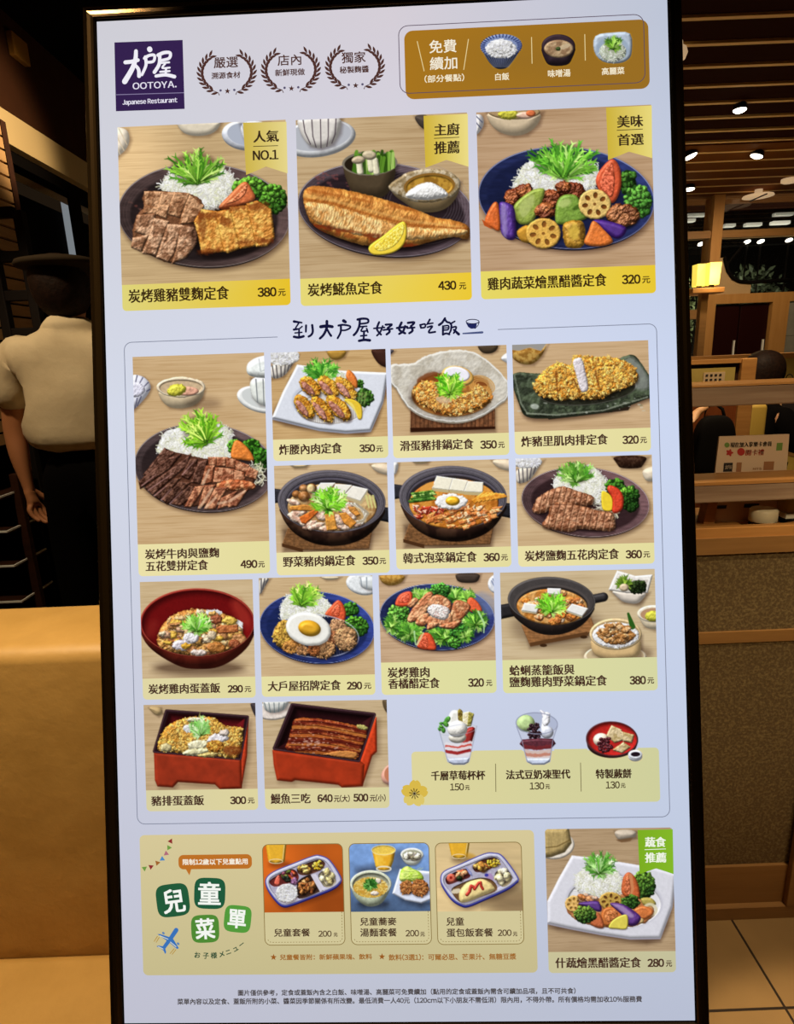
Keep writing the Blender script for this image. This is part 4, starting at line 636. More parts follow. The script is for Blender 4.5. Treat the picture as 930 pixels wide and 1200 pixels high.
def d_kids_noodle(P):
    P.img[:] = rgb('#6f8fc0'); q = (slice(None), slice(None)); P.img *= (.86 + .28 * P.noise(q, 60, 60, 4))[..., None] * (1.12 - .5 * sst(150, 900, P.Y))[..., None]
    P.dark(P.ell(300, 360, 180, 60), .4, 60); P.dark(P.ell(570, 260, 100, 120), .35, 70)
    P.body(P.poly([(296, 140), (525, 140), (505, 250), (470, 345), (420, 360), (370, 350), (335, 310), (315, 220)], 0, rnd=8), '#dda224', R=40, spec=.2, col2='#e8b83c', vs=70); P.body(P.ell(410, 140, 122, 50), '#e0bc4a', R=14, L=(.3, .5, .7)); P.put((lambda e: (e[0], np.abs(e[1]) - 4))(P.ell(410, 140, 122, 50)), '#efe2b0', .8, 5); P.put((lambda e: (e[0], np.abs(e[1]) - 8))(P.ell(412, 335, 72, 24)), '#e9e4d4', .85, 6)
    P.cup([(588, 190), (822, 190), (790, 260), (740, 300), (660, 298), (610, 250)], '#c9ccc0', R=40); P.body(P.ell(705, 186, 118, 68), '#dfe0d6', R=10); P.put(P.ell(705, 190, 100, 52), '#a8a890'); _nuggets(P, 705, 195, 70, 32, 8, ['#efeacc', '#e3dcb4', '#f4f0dc'], 40)
    P.dark(P.poly([(540, 600), (930, 690), (800, 740), (600, 680)]), .4, 40); P.body(P.poly([(582, 340), (720, 350), (930, 370), (930, 640), (800, 690), (640, 660), (505, 590)], 0, rnd=4), '#d6dcec', R=20, var=.04); P.put(P.poly([(610, 400), (880, 400), (900, 600), (590, 590)], 0, rnd=10), '#a4acc4', .8, 20)
    P.body(P.poly([(575, 440), (590, 350), (650, 308), (710, 330), (800, 380), (820, 450), (700, 470), (610, 470)], 4), '#a4c83a', R=50, bump=12, bs=30, bsy=12, col2='#c9e070', vs=40, spec=.15)
    for k in range(40): x = P.rnd.uniform(600, 790); y = P.rnd.uniform(340, 450); P.put(P.line([(x, y), (x + 30, y + P.rnd.uniform(-30, 30))], 4, 2), P.rnd.choice(['#d8ec8c', '#8ab02c']), .5, 5)
    for x, y, rx, ry in ((650, 530, 72, 68), (785, 535, 92, 88)): P.dark(P.ell(x + 6, y + 14, rx, ry), .45, 16); P.crust(P.rough(P.ell(x, y, rx, ry), 10, 20), '#b5743c', '#8a4a20', 40, 18, 18, n=80, r=16, lite='#cf9454')
    P.dark(P.ell(300, 700, 170, 50), .45, 40)
    P.body(P.poly([(90, 510), (280, 480), (466, 510), (458, 590), (390, 690), (300, 725), (220, 715), (130, 650), (80, 550)], 4), '#b4bca0', R=70, spec=.15, amb=.45); P.body(P.ell(278, 492, 215, 142), '#ccd0b8', R=12); P.body(P.ell(278, 500, 192, 124), '#a0a088', R=40, L=(.4, .6, .6))
    P.body(P.ell(275, 530, 178, 104), '#c9a04a', R=10); cl = P.clipmask(P.ell(275, 528, 180, 108))
    for k in range(150):
        x, y = P.rnd.uniform(110, 440), P.rnd.uniform(430, 625); a = P.rnd.uniform(0, 6.28); p = [(x + math.cos(a + t) * 40 * t, y + math.sin(a + t) * 26 * t) for t in (0, .5, 1, 1.5)]
        P.put(P.line([(u + 3, v + 5) for u, v in p], 8), '#8f6a20', .35, 8, clip=cl); P.put(P.line(p, 7), P.rnd.choice(['#e3c468', '#d8b04a', '#ecd68c', '#cf9c3c']), .95, 5, clip=cl)
    for x, y, rx, ry in ((345, 462, 44, 30), (320, 590, 44, 24)): P.body(P.rough(P.ell(x, y, rx, ry), 6, 14), '#e0d0c0', R=18, bump=6, bs=12)
    P.dark(P.ell(272, 505, 62, 50), .35, 14); P.garnish(268, 495, 54, 46, 50, .4, 9, cols=('#2f6a24', '#4f8f3a', '#3f7f2c', '#6fae54', '#1f4f18'))
def d_kids_omelette(P):
    P.img[:] = rgb('#cdb484'); q = (slice(None), slice(None)); P.img *= (.93 + .14 * P.noise(q, 300, 40, 3))[..., None]; P.dark(P.ell(800, 650, 260, 160), .35, 140); P.glow(0, 700, .12, 150, 550)
    _juice(P, 175, 375, 225); P.put(P.rough(P.ell(390, 195, 60, 26, 20), 6, 20), '#c9942a', .6, 30)
    out = [(95, 420), (130, 345), (300, 270), (520, 175), (620, 165), (710, 200), (855, 400), (840, 450), (740, 520), (540, 610), (370, 680), (290, 670), (200, 610), (115, 490)]
    _tray(P, out, 0, [(120, 420), (160, 365), (330, 290), (540, 205), (620, 195), (690, 225), (810, 400), (795, 440), (700, 500), (520, 585), (360, 645), (300, 640), (235, 590), (140, 490)])
    _compart(P, [(140, 420), (180, 380), (300, 325), (370, 330), (385, 400), (280, 440), (170, 475)], '#3f1414'); P.body(P.rough(P.ell(198, 412, 44, 44), 4, 12), '#c9604a', R=18); P.put(P.ell(196, 408, 14, 14), '#8f1c14'); _nuggets(P, 300, 370, 44, 24, 8, ['#d87a4a', '#c95a34', '#e0a070'], 34); _nuggets(P, 285, 415, 40, 18, 5, ['#1c1f14', '#2c3a1c'], 28)
    P.body(P.poly([(340, 300), (400, 360), (405, 390), (380, 370)], 0, rnd=4), '#8a90c0', R=8)
    _compart(P, [(415, 290), (480, 240), (610, 205), (680, 240), (640, 290), (540, 340), (440, 350)], '#4a2418'); _nuggets(P, 500, 300, 66, 34, 10, ['#d9a848', '#c9883a', '#b5642c', '#e3b860'], 40); _nuggets(P, 615, 262, 58, 38, 26, ['#e8c63a', '#f0d860', '#d8ac20'], 17)
    _compart(P, [(630, 370), (720, 310), (770, 350), (800, 420), (760, 480), (690, 490)], '#7a6c50'); _nuggets(P, 715, 400, 60, 62, 9, ['#e9dfb4', '#dccf98', '#f0e8cc'], 44)
    P.put(P.poly([(530, 375), (590, 365), (615, 410), (600, 445), (560, 420)], 3), '#a888b4', .9, 10); P.put(P.ell(548, 382, 20, 16), '#3a3a9a')
    _compart(P, [(200, 530), (280, 470), (460, 410), (600, 430), (650, 530), (480, 600), (330, 650), (260, 630)], '#6a4a2c'); P.put(P.rough(P.ell(250, 540, 50, 24, -10), 6, 16), '#e0d4b8', .9, 10)
    O = [(275, 600), (290, 530), (350, 460), (470, 420), (560, 440), (615, 490), (620, 535), (500, 590), (380, 640), (300, 650)]
    P.dark(P.poly([(x + 6, y + 14) for x, y in O], 3), .4, 16); P.body(P.rough(P.poly(O, 5), 4, 30), '#e3cc8a', R=50, bump=5, bs=40, var=.06, spec=.12, amb=.55)
    P.body(P.line([(355, 575), (380, 545), (395, 490), (420, 500), (430, 520), (470, 460), (490, 455), (495, 490), (512, 520)], 17, 13), '#a8281c', R=12, spec=.5, var=.1)
def d_veg_vinegar(P):
    P.wood('#b99e7c', '#8f7454'); P.body(P.ell(90, 150, 130, 92, -8), '#ddd3c4', R=14); P.body(P.poly([(0, 30), (175, 30), (195, 130), (150, 190), (60, 222), (0, 225)], 0, rnd=6), '#a8905c', R=40, bump=2, bs=8, bsy=80); P.put(P.line([(0, 165), (100, 155), (190, 110)], 4), '#5f4a24', .7, 5)
    P.cup([(480, 40), (640, 40), (640, 95), (560, 115), (510, 110)], '#b8aa98'); P.put(P.poly([(500, 110), (620, 92), (600, 118), (540, 128)]), '#6b4a2c', .7)
    pl = [(205, 222), (400, 245), (640, 285), (760, 305), (905, 345), (880, 560), (800, 772), (600, 775), (400, 745), (190, 705), (40, 672), (40, 530), (120, 370)]
    P.dark(P.poly([(x + 4, y + 30) for x, y in pl], 2), .5, 26); P.put(P.poly([(x, y + 8) for x, y in pl], 0, rnd=6), '#9a96a4'); P.body(P.poly(pl, 0, rnd=6), '#d6d5dd', R=24, var=.03, spec=0, amb=.6)
    P.put(P.ell(490, 530, 330, 190, 3), '#c2c1cc', 1, 18); P.body(P.ell(490, 535, 318, 178, 3), '#d8d6da', R=14, L=(.4, .6, .7), var=.02); P.body(P.rough(P.ell(465, 590, 300, 120, 3), 8, 30), '#c08a58', R=12, col2='#a8683c', vs=40)
    P.cabbage([(225, 440), (240, 350), (300, 310), (400, 300), (500, 320), (545, 370), (540, 460), (430, 500), (300, 490)], 360, 44, 2.6, '#eeeeea')
    P.garnish(388, 280, 110, 88, 85, .7, 6, cols=('#5fa03a', '#86c45a', '#aadc84', '#c9eaae', '#3f7f28'))
    P.broccoli(690, 420, 76, 96, 100, 16, '#1c3a14', '#6f9a35'); P.tomato([(545, 480), (550, 370), (590, 330), (640, 380), (665, 480), (640, 510)], '#b5562c', [(560, 460), (570, 370), (590, 360), (600, 480)]); P.put(P.line([(600, 350), (615, 440), (600, 495)], 12, 8), '#cf8a5c', .8, 9)
    for e in ((215, 545, 60, 56),): P.lotus(*e, 10, '#c9a05a', '#8a6228')
    _nuggets(P, 300, 510, 60, 30, 6, ['#c98a5a', '#b5703c', '#d0a890'], 40)
    P.body(P.poly([(245, 545), (300, 530), (385, 530), (405, 585), (380, 600), (300, 568)], 4), '#4a2a6e', R=20, spec=.4); P.lotus(465, 525, 78, 60, 0, '#a8863c', '#5a3414')
    P.broccoli(600, 535, 60, 46, 50, 13, '#1c3a14', '#4f7a2c'); P.body(P.poly([(670, 510), (740, 505), (775, 550), (700, 560)], 3), '#a8984a', R=20); P.put((lambda e: (e[0], np.abs(e[1]) - 10))(P.ell(735, 585, 40, 36, 20)), '#d8cfae', .9, 7)
    P.tomato([(625, 590), (680, 560), (745, 580), (750, 620), (680, 650)], '#c06a34'); P.body(P.ell(665, 660, 26, 20), '#cfae72', R=12)
    P.tomato([(400, 640), (415, 585), (470, 565), (540, 590), (550, 640), (470, 690), (420, 690)], '#b5622c', [(425, 640), (440, 600), (500, 590), (510, 630), (450, 670)])
    P.body(P.poly([(460, 545), (540, 545), (620, 590), (672, 640), (640, 690), (585, 690), (540, 620)], 4), '#4f2a70', R=28, bump=3, bs=20, spec=.4); P.put(P.rough(P.poly([(475, 550), (540, 555), (620, 620), (600, 640), (530, 590)], 3), 4, 14), '#b8a0c4', .65, 14)
    P.tomato([(330, 680), (340, 620), (390, 610), (420, 700), (380, 710)], '#b05a34'); P.broccoli(292, 620, 74, 58, 80, 14, '#1c3a14', '#7a9a3c')
    P.lemon(None, [(452, 705), (490, 650), (575, 620), (576, 712), (500, 715)], '#cfc04a')
# ---------------------------------------------------------------- cut-out pictures: (picture, coverage) on a given ground colour
class Cut(Pic):
    def start(s, ground):
        s.img[:] = ground; s.cov = np.zeros((s.H, s.W), np.float32); return s
    def put(s, qd, col, a=1.0, soft=None, clip=None):
        q, d = qd
        if d.size == 0: return
        Pic.put(s, qd, col, a, soft, clip)
        if a > .3: s.cov[q] = np.maximum(s.cov[q], (d < 1.5 * s.cell) * 1.0)
def c_parfait(P):                          # berry parfait glass
    P.body(P.poly([(375, 130), (400, 75), (445, 72), (470, 100), (470, 180), (380, 190)], 4), '#e6e4dc', R=24); P.meat([(445, 75), (468, 72), (500, 150), (480, 175), (452, 150)], '#8a7a2c', '#5f4a18', 6, 4, 10, sm=2)
    P.meat([(478, 90), (520, 80), (525, 170), (480, 170)], '#e4dcc0', '#d6caa0', 6, 3, 10); P.meat([(520, 85), (550, 95), (530, 175), (508, 180)], '#9a9040', '#6f6424', 6, 4, 10)
    gl = [(318, 215), (572, 175), (548, 290), (518, 420), (490, 440), (410, 440), (374, 420), (345, 310)]
    P.put(P.poly(gl, 0, rnd=3), '#cfd2dd', .95); P.body(P.poly([(500, 200), (560, 192), (535, 300), (510, 350), (430, 350), (470, 290)], 3), '#8a1c18', R=24, spec=.4)
    for c, y in (('#e3dfe4', 300), ('#c94438', 318), ('#e6e2e6', 330), ('#9a1c1c', 352), ('#e2dde2', 375), ('#d9d6de', 395)): P.put(P.rough(P.line([(366, y), (440, y + 12), (528, y - 8)], 12), 5, 18), c, .9, 6, clip=P.clipmask(P.poly(gl, 0)))
    P.body(P.poly([(376, 400), (520, 395), (512, 425), (486, 438), (412, 438), (382, 424)], 0, rnd=3), '#a9b0c4', R=14, spec=.5)
    P.body(P.ell(440, 255, 60, 40), '#d6d0c2', R=30); P.body(P.ell(440, 198, 68, 58), '#efece4', R=56, bump=2, bs=8, spec=.05)
    P.put(P.line([(318, 215), (345, 310), (376, 420)], 3), '#9aa0b4', .8); P.put(P.line([(572, 178), (548, 290), (518, 420)], 3), '#9aa0b4', .8); P.put((lambda e: (e[0], np.abs(e[1]) - 2))(P.ell(445, 205, 126, 34, -8)), '#b4b8c8', .6)
    for x, y, r, an in ((372, 135, 22, -50), (360, 165, 20, 40), (330, 160, 12, 0), (345, 205, 18, 80), (318, 200, 12, 60), (330, 182, 14, 20)): P.body(P.ell(x, y, r * 1.2, r * .8, an), '#3f7f2c', R=12, col2='#5fa540')
def c_sundae(P):                           # soy pudding sundae, red beans and cream
    gl = [(840, 165), (1122, 170), (1090, 270), (1068, 420), (1030, 438), (950, 438), (915, 420), (880, 280)]
    P.put(P.poly(gl, 0, rnd=4), '#c4c9dc', .95); P.put(P.ell(980, 155, 140, 70, 3), '#b0b8d0')
    P.body(P.ell(905, 160, 62, 58), '#b4cc8c', R=40); P.body(P.poly([(880, 270), (1090, 265), (1080, 330), (895, 330)], 2), '#4a1a24', R=20, spec=.4, var=.3)
    for c, y in (('#7a2c30', 320), ('#d0b4a8', 352), ('#c07860', 372), ('#dccdc8', 395)): P.put(P.rough(P.line([(898, y), (980, y + 10), (1078, y - 4)], 13), 7, 18), c, .85, 7, clip=P.clipmask(P.poly(gl, 0)))
    P.body(P.poly([(912, 400), (1070, 400), (1064, 420), (1030, 438), (950, 438), (918, 422)], 0, rnd=3), '#b4bcd0', R=14, spec=.5)
    P.body(P.poly([(1010, 200), (1020, 120), (1000, 70), (1030, 80), (1045, 110), (1052, 190)], 3), '#ece8f0', R=16); P.body(P.rough(P.ell(1045, 130, 26, 50, 10), 6, 12), '#f0eef4', R=18, bump=5, bs=12); P.body(P.ell(1050, 220, 44, 44), '#c9ccd8', R=30)
    for i in range(50): a = P.rnd.uniform(0, 6.28); k = math.sqrt(P.rnd.random()); P.body(P.ell(965 + math.cos(a) * 46 * k, 215 + math.sin(a) * 55 * k, 12, 9, P.rnd.uniform(0, 180)), '#2a141c', R=9, spec=.5)
    q, d = P.ell(980, 160, 141, 72, 3); P.put((q, np.abs(d) - 3), '#8f94ac', .9); P.put(P.line([(842, 180), (880, 280), (915, 420)], 3), '#8a90a8', .8); P.put(P.line([(1120, 180), (1090, 270), (1068, 420)], 3), '#8a90a8', .8)
def c_mochi(P):                            # warabi mochi in a red bowl
    P.body(P.ell(1492, 300, 170, 96), '#3a2424', R=40); P.body(P.ell(1492, 268, 178, 122, 3), '#4a2428', R=8); P.body(P.ell(1492, 264, 168, 112, 3), '#b82420', R=30, L=(.4, .6, .7), spec=.05)
    P.body(P.ell(1418, 272, 54, 46), '#e6d8c4', R=40)
    for pts in ([(1490, 175), (1555, 205), (1575, 270), (1510, 290), (1455, 245)], [(1550, 215), (1640, 240), (1625, 290), (1570, 280)], [(1500, 340), (1570, 290), (1615, 320), (1560, 360)]): P.meat(pts, '#c9b48a', '#a8905c', 10, 3, 12, rnd=3)
    for i in range(46): a = P.rnd.uniform(0, 6.28); k = math.sqrt(P.rnd.random()); P.body(P.ell(1448 + math.cos(a) * 50 * k, 308 + math.sin(a) * 54 * k, 12, 10), '#46161c', R=9, spec=.5)
    P.body(P.ell(1650, 385, 48, 34), '#dfe2ea', R=24); P.body(P.ell(1650, 372, 48, 32), '#e6e9f0', R=10); P.put(P.ell(1652, 370, 32, 16), '#20141c')
def c_rice(P):
    P.body(P.poly([(300, 110), (372, 140), (444, 110), (430, 150), (400, 190), (380, 202), (350, 198), (320, 165)], 3), '#2a3048', R=30); P.body(P.ell(372, 120, 74, 42, -4), '#7d8cb4', R=5, spec=.1)
    for k in range(34): a = k * 6.283 / 34; P.put(P.line([(372 + 60 * math.cos(a), 120 + 32 * math.sin(a)), (372 + 73 * math.cos(a), 120 + 41 * math.sin(a))], 2.2), '#28346a', .9)
    for k in range(14): x = 312 + k * 9; P.put(P.line([(x, 150), (345 + k * 4, 195)], 1.5), '#8a90a8', .5, 3)
    P.rice(P.rough(P.ell(372, 130, 56, 34), 4, 8), 170, 1.6, 7)
    P.rice(P.rough(P.ell(375, 122, 38, 26), 4, 8), 100, 1.6, 7)
def c_soup(P):
    P.body(P.poly([(517, 120), (576, 110), (635, 120), (625, 165), (605, 188), (550, 190), (528, 170)], 3), '#2c2028', R=30, spec=.2); P.body(P.ell(576, 120, 60, 42), '#30222a', R=8); P.body(P.ell(577, 130, 52, 32), '#8a6a4c', R=8, bump=3, bs=14, col2='#b09470', vs=16)
    P.put(P.rough(P.ell(600, 122, 20, 8, -20), 2, 6), '#cdb896', .8, 3); P.body(P.rough(P.ell(575, 130, 9, 7), 2, 5), '#3a4a24', R=6)
def c_slaw(P):
    P.body(P.poly([(708, 85), (770, 72), (832, 76), (838, 140), (825, 168), (790, 182), (735, 176), (704, 140)], 3), '#aab6c4', R=12); P.put(P.ell(770, 130, 60, 44), '#8fa0b4', .7, 8)
    P.body(P.ell(770, 140, 48, 36), '#b4bcae', R=20); P.strands(P.ell(770, 142, 46, 34), 150, ['#dfe4d8', '#c4ccb4', '#b0bc9c', '#e8ebe2'], 16, 1.4, 1.2)
    P.garnish(770, 112, 30, 24, 34, .7, 3, cols=('#4f7f24', '#7aa83a', '#98bc5a', '#3f6f20'))
# ---------------------------------------------------------------- mesh and material helpers
def mat(name, col, rough=.6, metal=0, noise=None, wood=None, emit=None, spec=.5, bump=0, trans=0):
    m = bpy.data.materials.new(name); m.use_nodes = True; nt = m.node_tree; b = nt.nodes['Principled BSDF']
    c = (*[float(x) for x in lin(col)], 1)
    b.inputs['Base Color'].default_value = c; b.inputs['Roughness'].default_value = rough; b.inputs['Metallic'].default_value = metal
    b.inputs['Specular IOR Level'].default_value = spec
    if trans: b.inputs['Transmission Weight'].default_value = trans
    if emit: b.inputs['Emission Color'].default_value = (*[float(x) for x in lin(emit[0])], 1); b.inputs['Emission Strength'].default_value = emit[1]
    def grain(sc, a, c2, detail=4, to=.7, lo=.3):
        tc = nt.nodes.new('ShaderNodeTexCoord'); mp = nt.nodes.new('ShaderNodeMapping'); n = nt.nodes.new('ShaderNodeTexNoise'); r = nt.nodes.new('ShaderNodeValToRGB')
        mp.inputs['Scale'].default_value = sc; n.inputs['Scale'].default_value = a; n.inputs['Detail'].default_value = detail; n.inputs['Roughness'].default_value = .6
        r.color_ramp.elements[0].color = c; r.color_ramp.elements[0].position = lo
        r.color_ramp.elements[1].color = (*[float(x) for x in lin(c2)], 1); r.color_ramp.elements[1].position = to
        L = nt.links.new; L(tc.outputs['Object'], mp.inputs[0]); L(mp.outputs[0], n.inputs['Vector']); L(n.outputs[0], r.inputs[0]); L(r.outputs[0], b.inputs['Base Color'])
        if bump:
            bp = nt.nodes.new('ShaderNodeBump'); bp.inputs['Strength'].default_value = bump; bp.inputs['Distance'].default_value = .01; L(n.outputs[0], bp.inputs['Height']); L(bp.outputs[0], b.inputs['Normal'])
    if noise: grain((1, 1, 1), noise[0], noise[1], 5, *noise[2:])
    if wood: grain(wood[0], wood[1], wood[2], 5)
    return m
def mesh_obj(name, V, F, m, parent=None, org=(0, 0, 0), smooth=False, cols=None):
    me = bpy.data.meshes.new(name)
    V = np.asarray(V, np.float64) - np.asarray(org)
    me.from_pydata([tuple(v) for v in V], [], [tuple(f) for f in F])
    me.materials.append(m)
    if cols is not None:
        at = me.color_attributes.new('Col', 'FLOAT_COLOR', 'POINT'); c = np.ones((len(V), 4), np.float32); c[:, :3] = cols; at.data.foreach_set('color', c.ravel())
    if smooth: me.polygons.foreach_set('use_smooth', [True] * len(me.polygons))
    me.update()
    o = bpy.data.objects.new(name, me); COL.objects.link(o)
    if parent is not None: o.parent = parent
    return o
class MB:
    def __init__(s, org=(0, 0, 0)): s.V = []; s.F = []; s.org = org
    def add(s, V, F):
        n = len(s.V); s.V += [tuple(map(float, v)) for v in V]; s.F += [tuple(i + n for i in f) for f in F]; return s
    def box(s, a, b, bev=0):
        (x0, y0, z0), (x1, y1, z1) = [[min(a[i], b[i]) for i in range(3)], [max(a[i], b[i]) for i in range(3)]]
        if bev <= 0:
            return s.add([(x0, y0, z0), (x1, y0, z0), (x1, y1, z0), (x0, y1, z0), (x0, y0, z1), (x1, y0, z1), (x1, y1, z1), (x0, y1, z1)], [(3, 2, 1, 0), (4, 5, 6, 7), (0, 1, 5, 4), (1, 2, 6, 5), (2, 3, 7, 6), (3, 0, 4, 7)])
        bm = bmesh.new(); bmesh.ops.create_cube(bm, size=1)
        for v in bm.verts: v.co = Vector(((x0 + x1) / 2 + v.co.x * (x1 - x0), (y0 + y1) / 2 + v.co.y * (y1 - y0), (z0 + z1) / 2 + v.co.z * (z1 - z0)))
        bmesh.ops.bevel(bm, geom=list(bm.edges), offset=bev, segments=3, affect='EDGES', profile=.5)
        return s.bm(bm)
    def bm(s, bm):
        bm.verts.index_update(); V = [v.co[:] for v in bm.verts]; F = [[v.index for v in f.verts] for f in bm.faces]; bm.free(); return s.add(V, F)
    def prism(s, poly, vec):                  # extrude a planar polygon (list of 3-D points) along vec
        n = len(poly); P = [np.array(p, float) for p in poly]; v = np.array(vec, float)
        return s.add([tuple(p) for p in P] + [tuple(p + v) for p in P], [tuple(range(n))[::-1], tuple(range(n, 2 * n))] + [(i, (i + 1) % n, n + (i + 1) % n, n + i) for i in range(n)])
    def tube(s, pts, r, n=10, r1=None):
        P = [np.array(p, float) for p in pts]; V = []; F = []; m = len(P)
        for i, p in enumerate(P):
            t = P[min(i + 1, m - 1)] - P[max(i - 1, 0)]; t /= np.linalg.norm(t) + 1e-9
            a = np.cross(t, (0, 0, 1) if abs(t[2]) < .9 else (1, 0, 0)); a /= np.linalg.norm(a); b = np.cross(t, a)
            rr = r if r1 is None else r + (r1 - r) * i / (m - 1)
            V += [tuple(p + rr * (math.cos(k * 2 * math.pi / n) * a + math.sin(k * 2 * math.pi / n) * b)) for k in range(n)]
        for i in range(m - 1): F += [(i * n + k, i * n + (k + 1) % n, (i + 1) * n + (k + 1) % n, (i + 1) * n + k) for k in range(n)]
        return s.add(V, F + [tuple(range(n))[::-1], tuple(range((m - 1) * n, m * n))])
    def lathe(s, c, prof, n=24, axis=(0, 0, 1)):   # profile: (radius, height) pairs about an axis through c
        ax = np.array(axis, float); ax /= np.linalg.norm(ax); a = np.cross(ax, (0, 1, 0) if abs(ax[1]) < .9 else (1, 0, 0)); a /= np.linalg.norm(a); b = np.cross(ax, a); V = []; F = []
        for r, h in prof: V += [tuple(np.array(c) + ax * h + r * (math.cos(k * 2 * math.pi / n) * a + math.sin(k * 2 * math.pi / n) * b)) for k in range(n)]
        for i in range(len(prof) - 1): F += [(i * n + k, i * n + (k + 1) % n, (i + 1) * n + (k + 1) % n, (i + 1) * n + k) for k in range(n)]
        return s.add(V, F + [tuple(range(n))[::-1], tuple(range((len(prof) - 1) * n, len(prof) * n))])
    def obj(s, name, m, parent=None, smooth=False): return mesh_obj(name, s.V, s.F, m, parent, s.org if parent is not None else (0, 0, 0), smooth)
    def thing(s, name, m, label, cat, group=None, smooth=False):
        c = np.array(s.V); o0 = (float((c[:, 0].min() + c[:, 0].max()) / 2), float((c[:, 1].min() + c[:, 1].max()) / 2), float(c[:, 2].min()))
        o = mesh_obj(name, s.V, s.F, m, None, o0, smooth); o.location = o0; o['label'] = label; o['category'] = cat
        if group: o['group'] = group
        return o
    def struct(s, name, m, parent=None, smooth=False):
        o = mesh_obj(name, s.V, s.F, m, parent, s.org if parent is not None else (0, 0, 0), smooth)
        if parent is None: o['kind'] = 'structure'
        return o
def thing(name, label, cat, loc, group=None):
    o = bpy.data.objects.new(name, None); COL.objects.link(o); o.location = loc; o['label'] = label; o['category'] = cat; o.empty_display_size = .05
    if group: o['group'] = group
    return o
def copy_tree(o, parent=None):
    c = o.copy(); COL.objects.link(c)
    if parent is not None: c.parent = parent
    for ch in list(o.children): copy_tree(ch, c)
    return c
# ---------------------------------------------------------------- the restaurant round the display
DARKWD = mat('dark_wood', '#2a150b', .7, spec=.15, wood=((1, 8, 8), 3, '#3d2010'))
SOFFIT = mat('brown_plaster', '#3a1d0a', .85, noise=(6, '#42220c'), spec=.2)
CREAM = mat('cream_paint', '#d8b880', .7)
PINE = mat('pine_wood', '#c48a48', .5, wood=((3, 30, 30), 1.5, '#b0763a'))
GREYWD = mat('weathered_wood', '#8a6a50', .6, wood=((2, 40, 40), 2.2, '#a5886c'))
OAK = mat('oak_wood', '#8a6030', .55, wood=((2, 30, 30), 2, '#9a6e3a'))
REDWD = mat('red_brown_wood', '#7a3a14', .5, wood=((20, 20, 2), 2, '#8a461a'))
SPECK = mat('speckled_plaster', '#5f4a2a', .9, noise=(160, '#8a7448', .72, .45), bump=.25)
LEATHER = mat('ochre_leather', '#b58a44', .55, noise=(9, '#c79a52'), bump=.3)
BLACK = mat('matt_black', '#0c0806', .8, spec=.08); IRON = mat('dark_metal', '#1c1613', .5, .3, spec=.2); STEEL = mat('bright_edge', '#f0ece0', .4, 0)
FLOORM = mat('floor_tiles', '#7a5a34', .45)
nt = FLOORM.node_tree; tc = nt.nodes.new('ShaderNodeTexCoord'); mp = nt.nodes.new('ShaderNodeMapping'); br = nt.nodes.new('ShaderNodeTexBrick'); no = nt.nodes.new('ShaderNodeTexNoise'); mx = nt.nodes.new('ShaderNodeMixRGB')
br.offset = 0; br.inputs['Scale'].default_value = 1; br.inputs['Brick Width'].default_value = .45; br.inputs['Row Height'].default_value = .45; br.inputs['Mortar Size'].default_value = .003; br.inputs['Mortar Smooth'].default_value = .1
for n_, c_ in (('Color1', '#a07c4c'), ('Color2', '#a8834f'), ('Mortar', '#2c1c0c')): br.inputs[n_].default_value = (*[float(x) for x in lin(c_)], 1)
mp.inputs['Location'].default_value = (-.7773 + .0, -.954, 0); no.inputs['Scale'].default_value = 9; mx.blend_type = 'MULTIPLY'; mx.inputs[0].default_value = .35
for a, b in ((tc.outputs['Object'], mp.inputs[0]), (mp.outputs[0], br.inputs[0]), (mp.outputs[0], no.inputs['Vector']), (br.outputs[0], mx.inputs[1]), (no.outputs[0], mx.inputs[2]), (mx.outputs[0], nt.nodes['Principled BSDF'].inputs[0])): nt.links.new(a, b)
MB().box((-3.2, -.6, -.05), (4.6, 9.5, 0)).struct('floor', FLOORM)
# left side: wall with a deep beam and a dark opening below it
XL = -1.9
MB().box((XL - .3, 1.2, 2.635), (XL, 6.2, 3.15)).struct('wall_left', SOFFIT)
MB().box((XL - .3, 1.2, 2.48), (XL + .03, 6.2, 2.635)).struct('trim_1', CREAM)
MB().box((XL - .6, 1.2, 0), (XL - .45, 6.2, 2.48)).struct('wall_passage', BLACK)
MB().box((XL - .1, 1.2, 2.42), (XL - .02, 6.2, 2.48)).struct('trim_2', BLACK)
MB().box((XL - .035, float(at_x(86, 262, XL - .02)[1]), 0), (XL - .02, float(at_x(98, 262, XL - .02)[1]), 2.42)).struct('trim_3', BLACK)
MB().box((XL - .02, 1.4, 0), (XL + .03, 6, .06)).struct('trim_4', OAK)
MB().box((-3.2, -.6, 3.4), (4.6, 9.5, 3.5)).struct('ceiling_upper', BLACK)
GAPGLOW = mat('pale_gap_glow', '#3a4048', .4, emit=('#9aa2a8', .55))
g0, g1 = at_x(71, 228, XL - .44), at_x(84, 300, XL - .44)
w2 = MB().box((XL - .449, g0[1], g1[2]), (XL - .43, g1[1] + .12, g0[2])).struct('window_2', GAPGLOW)  # self-glowing panel put in for the pale brightness of the gap
MB().box((XL + .0005, 3.58, 2.95), (XL + .035, 3.72, 3.06), .006).thing('wall_speaker', mat('tan_plastic', '#a8742c', .5), 'small square tan fitting high on the dark brown left wall', 'wall fitting')
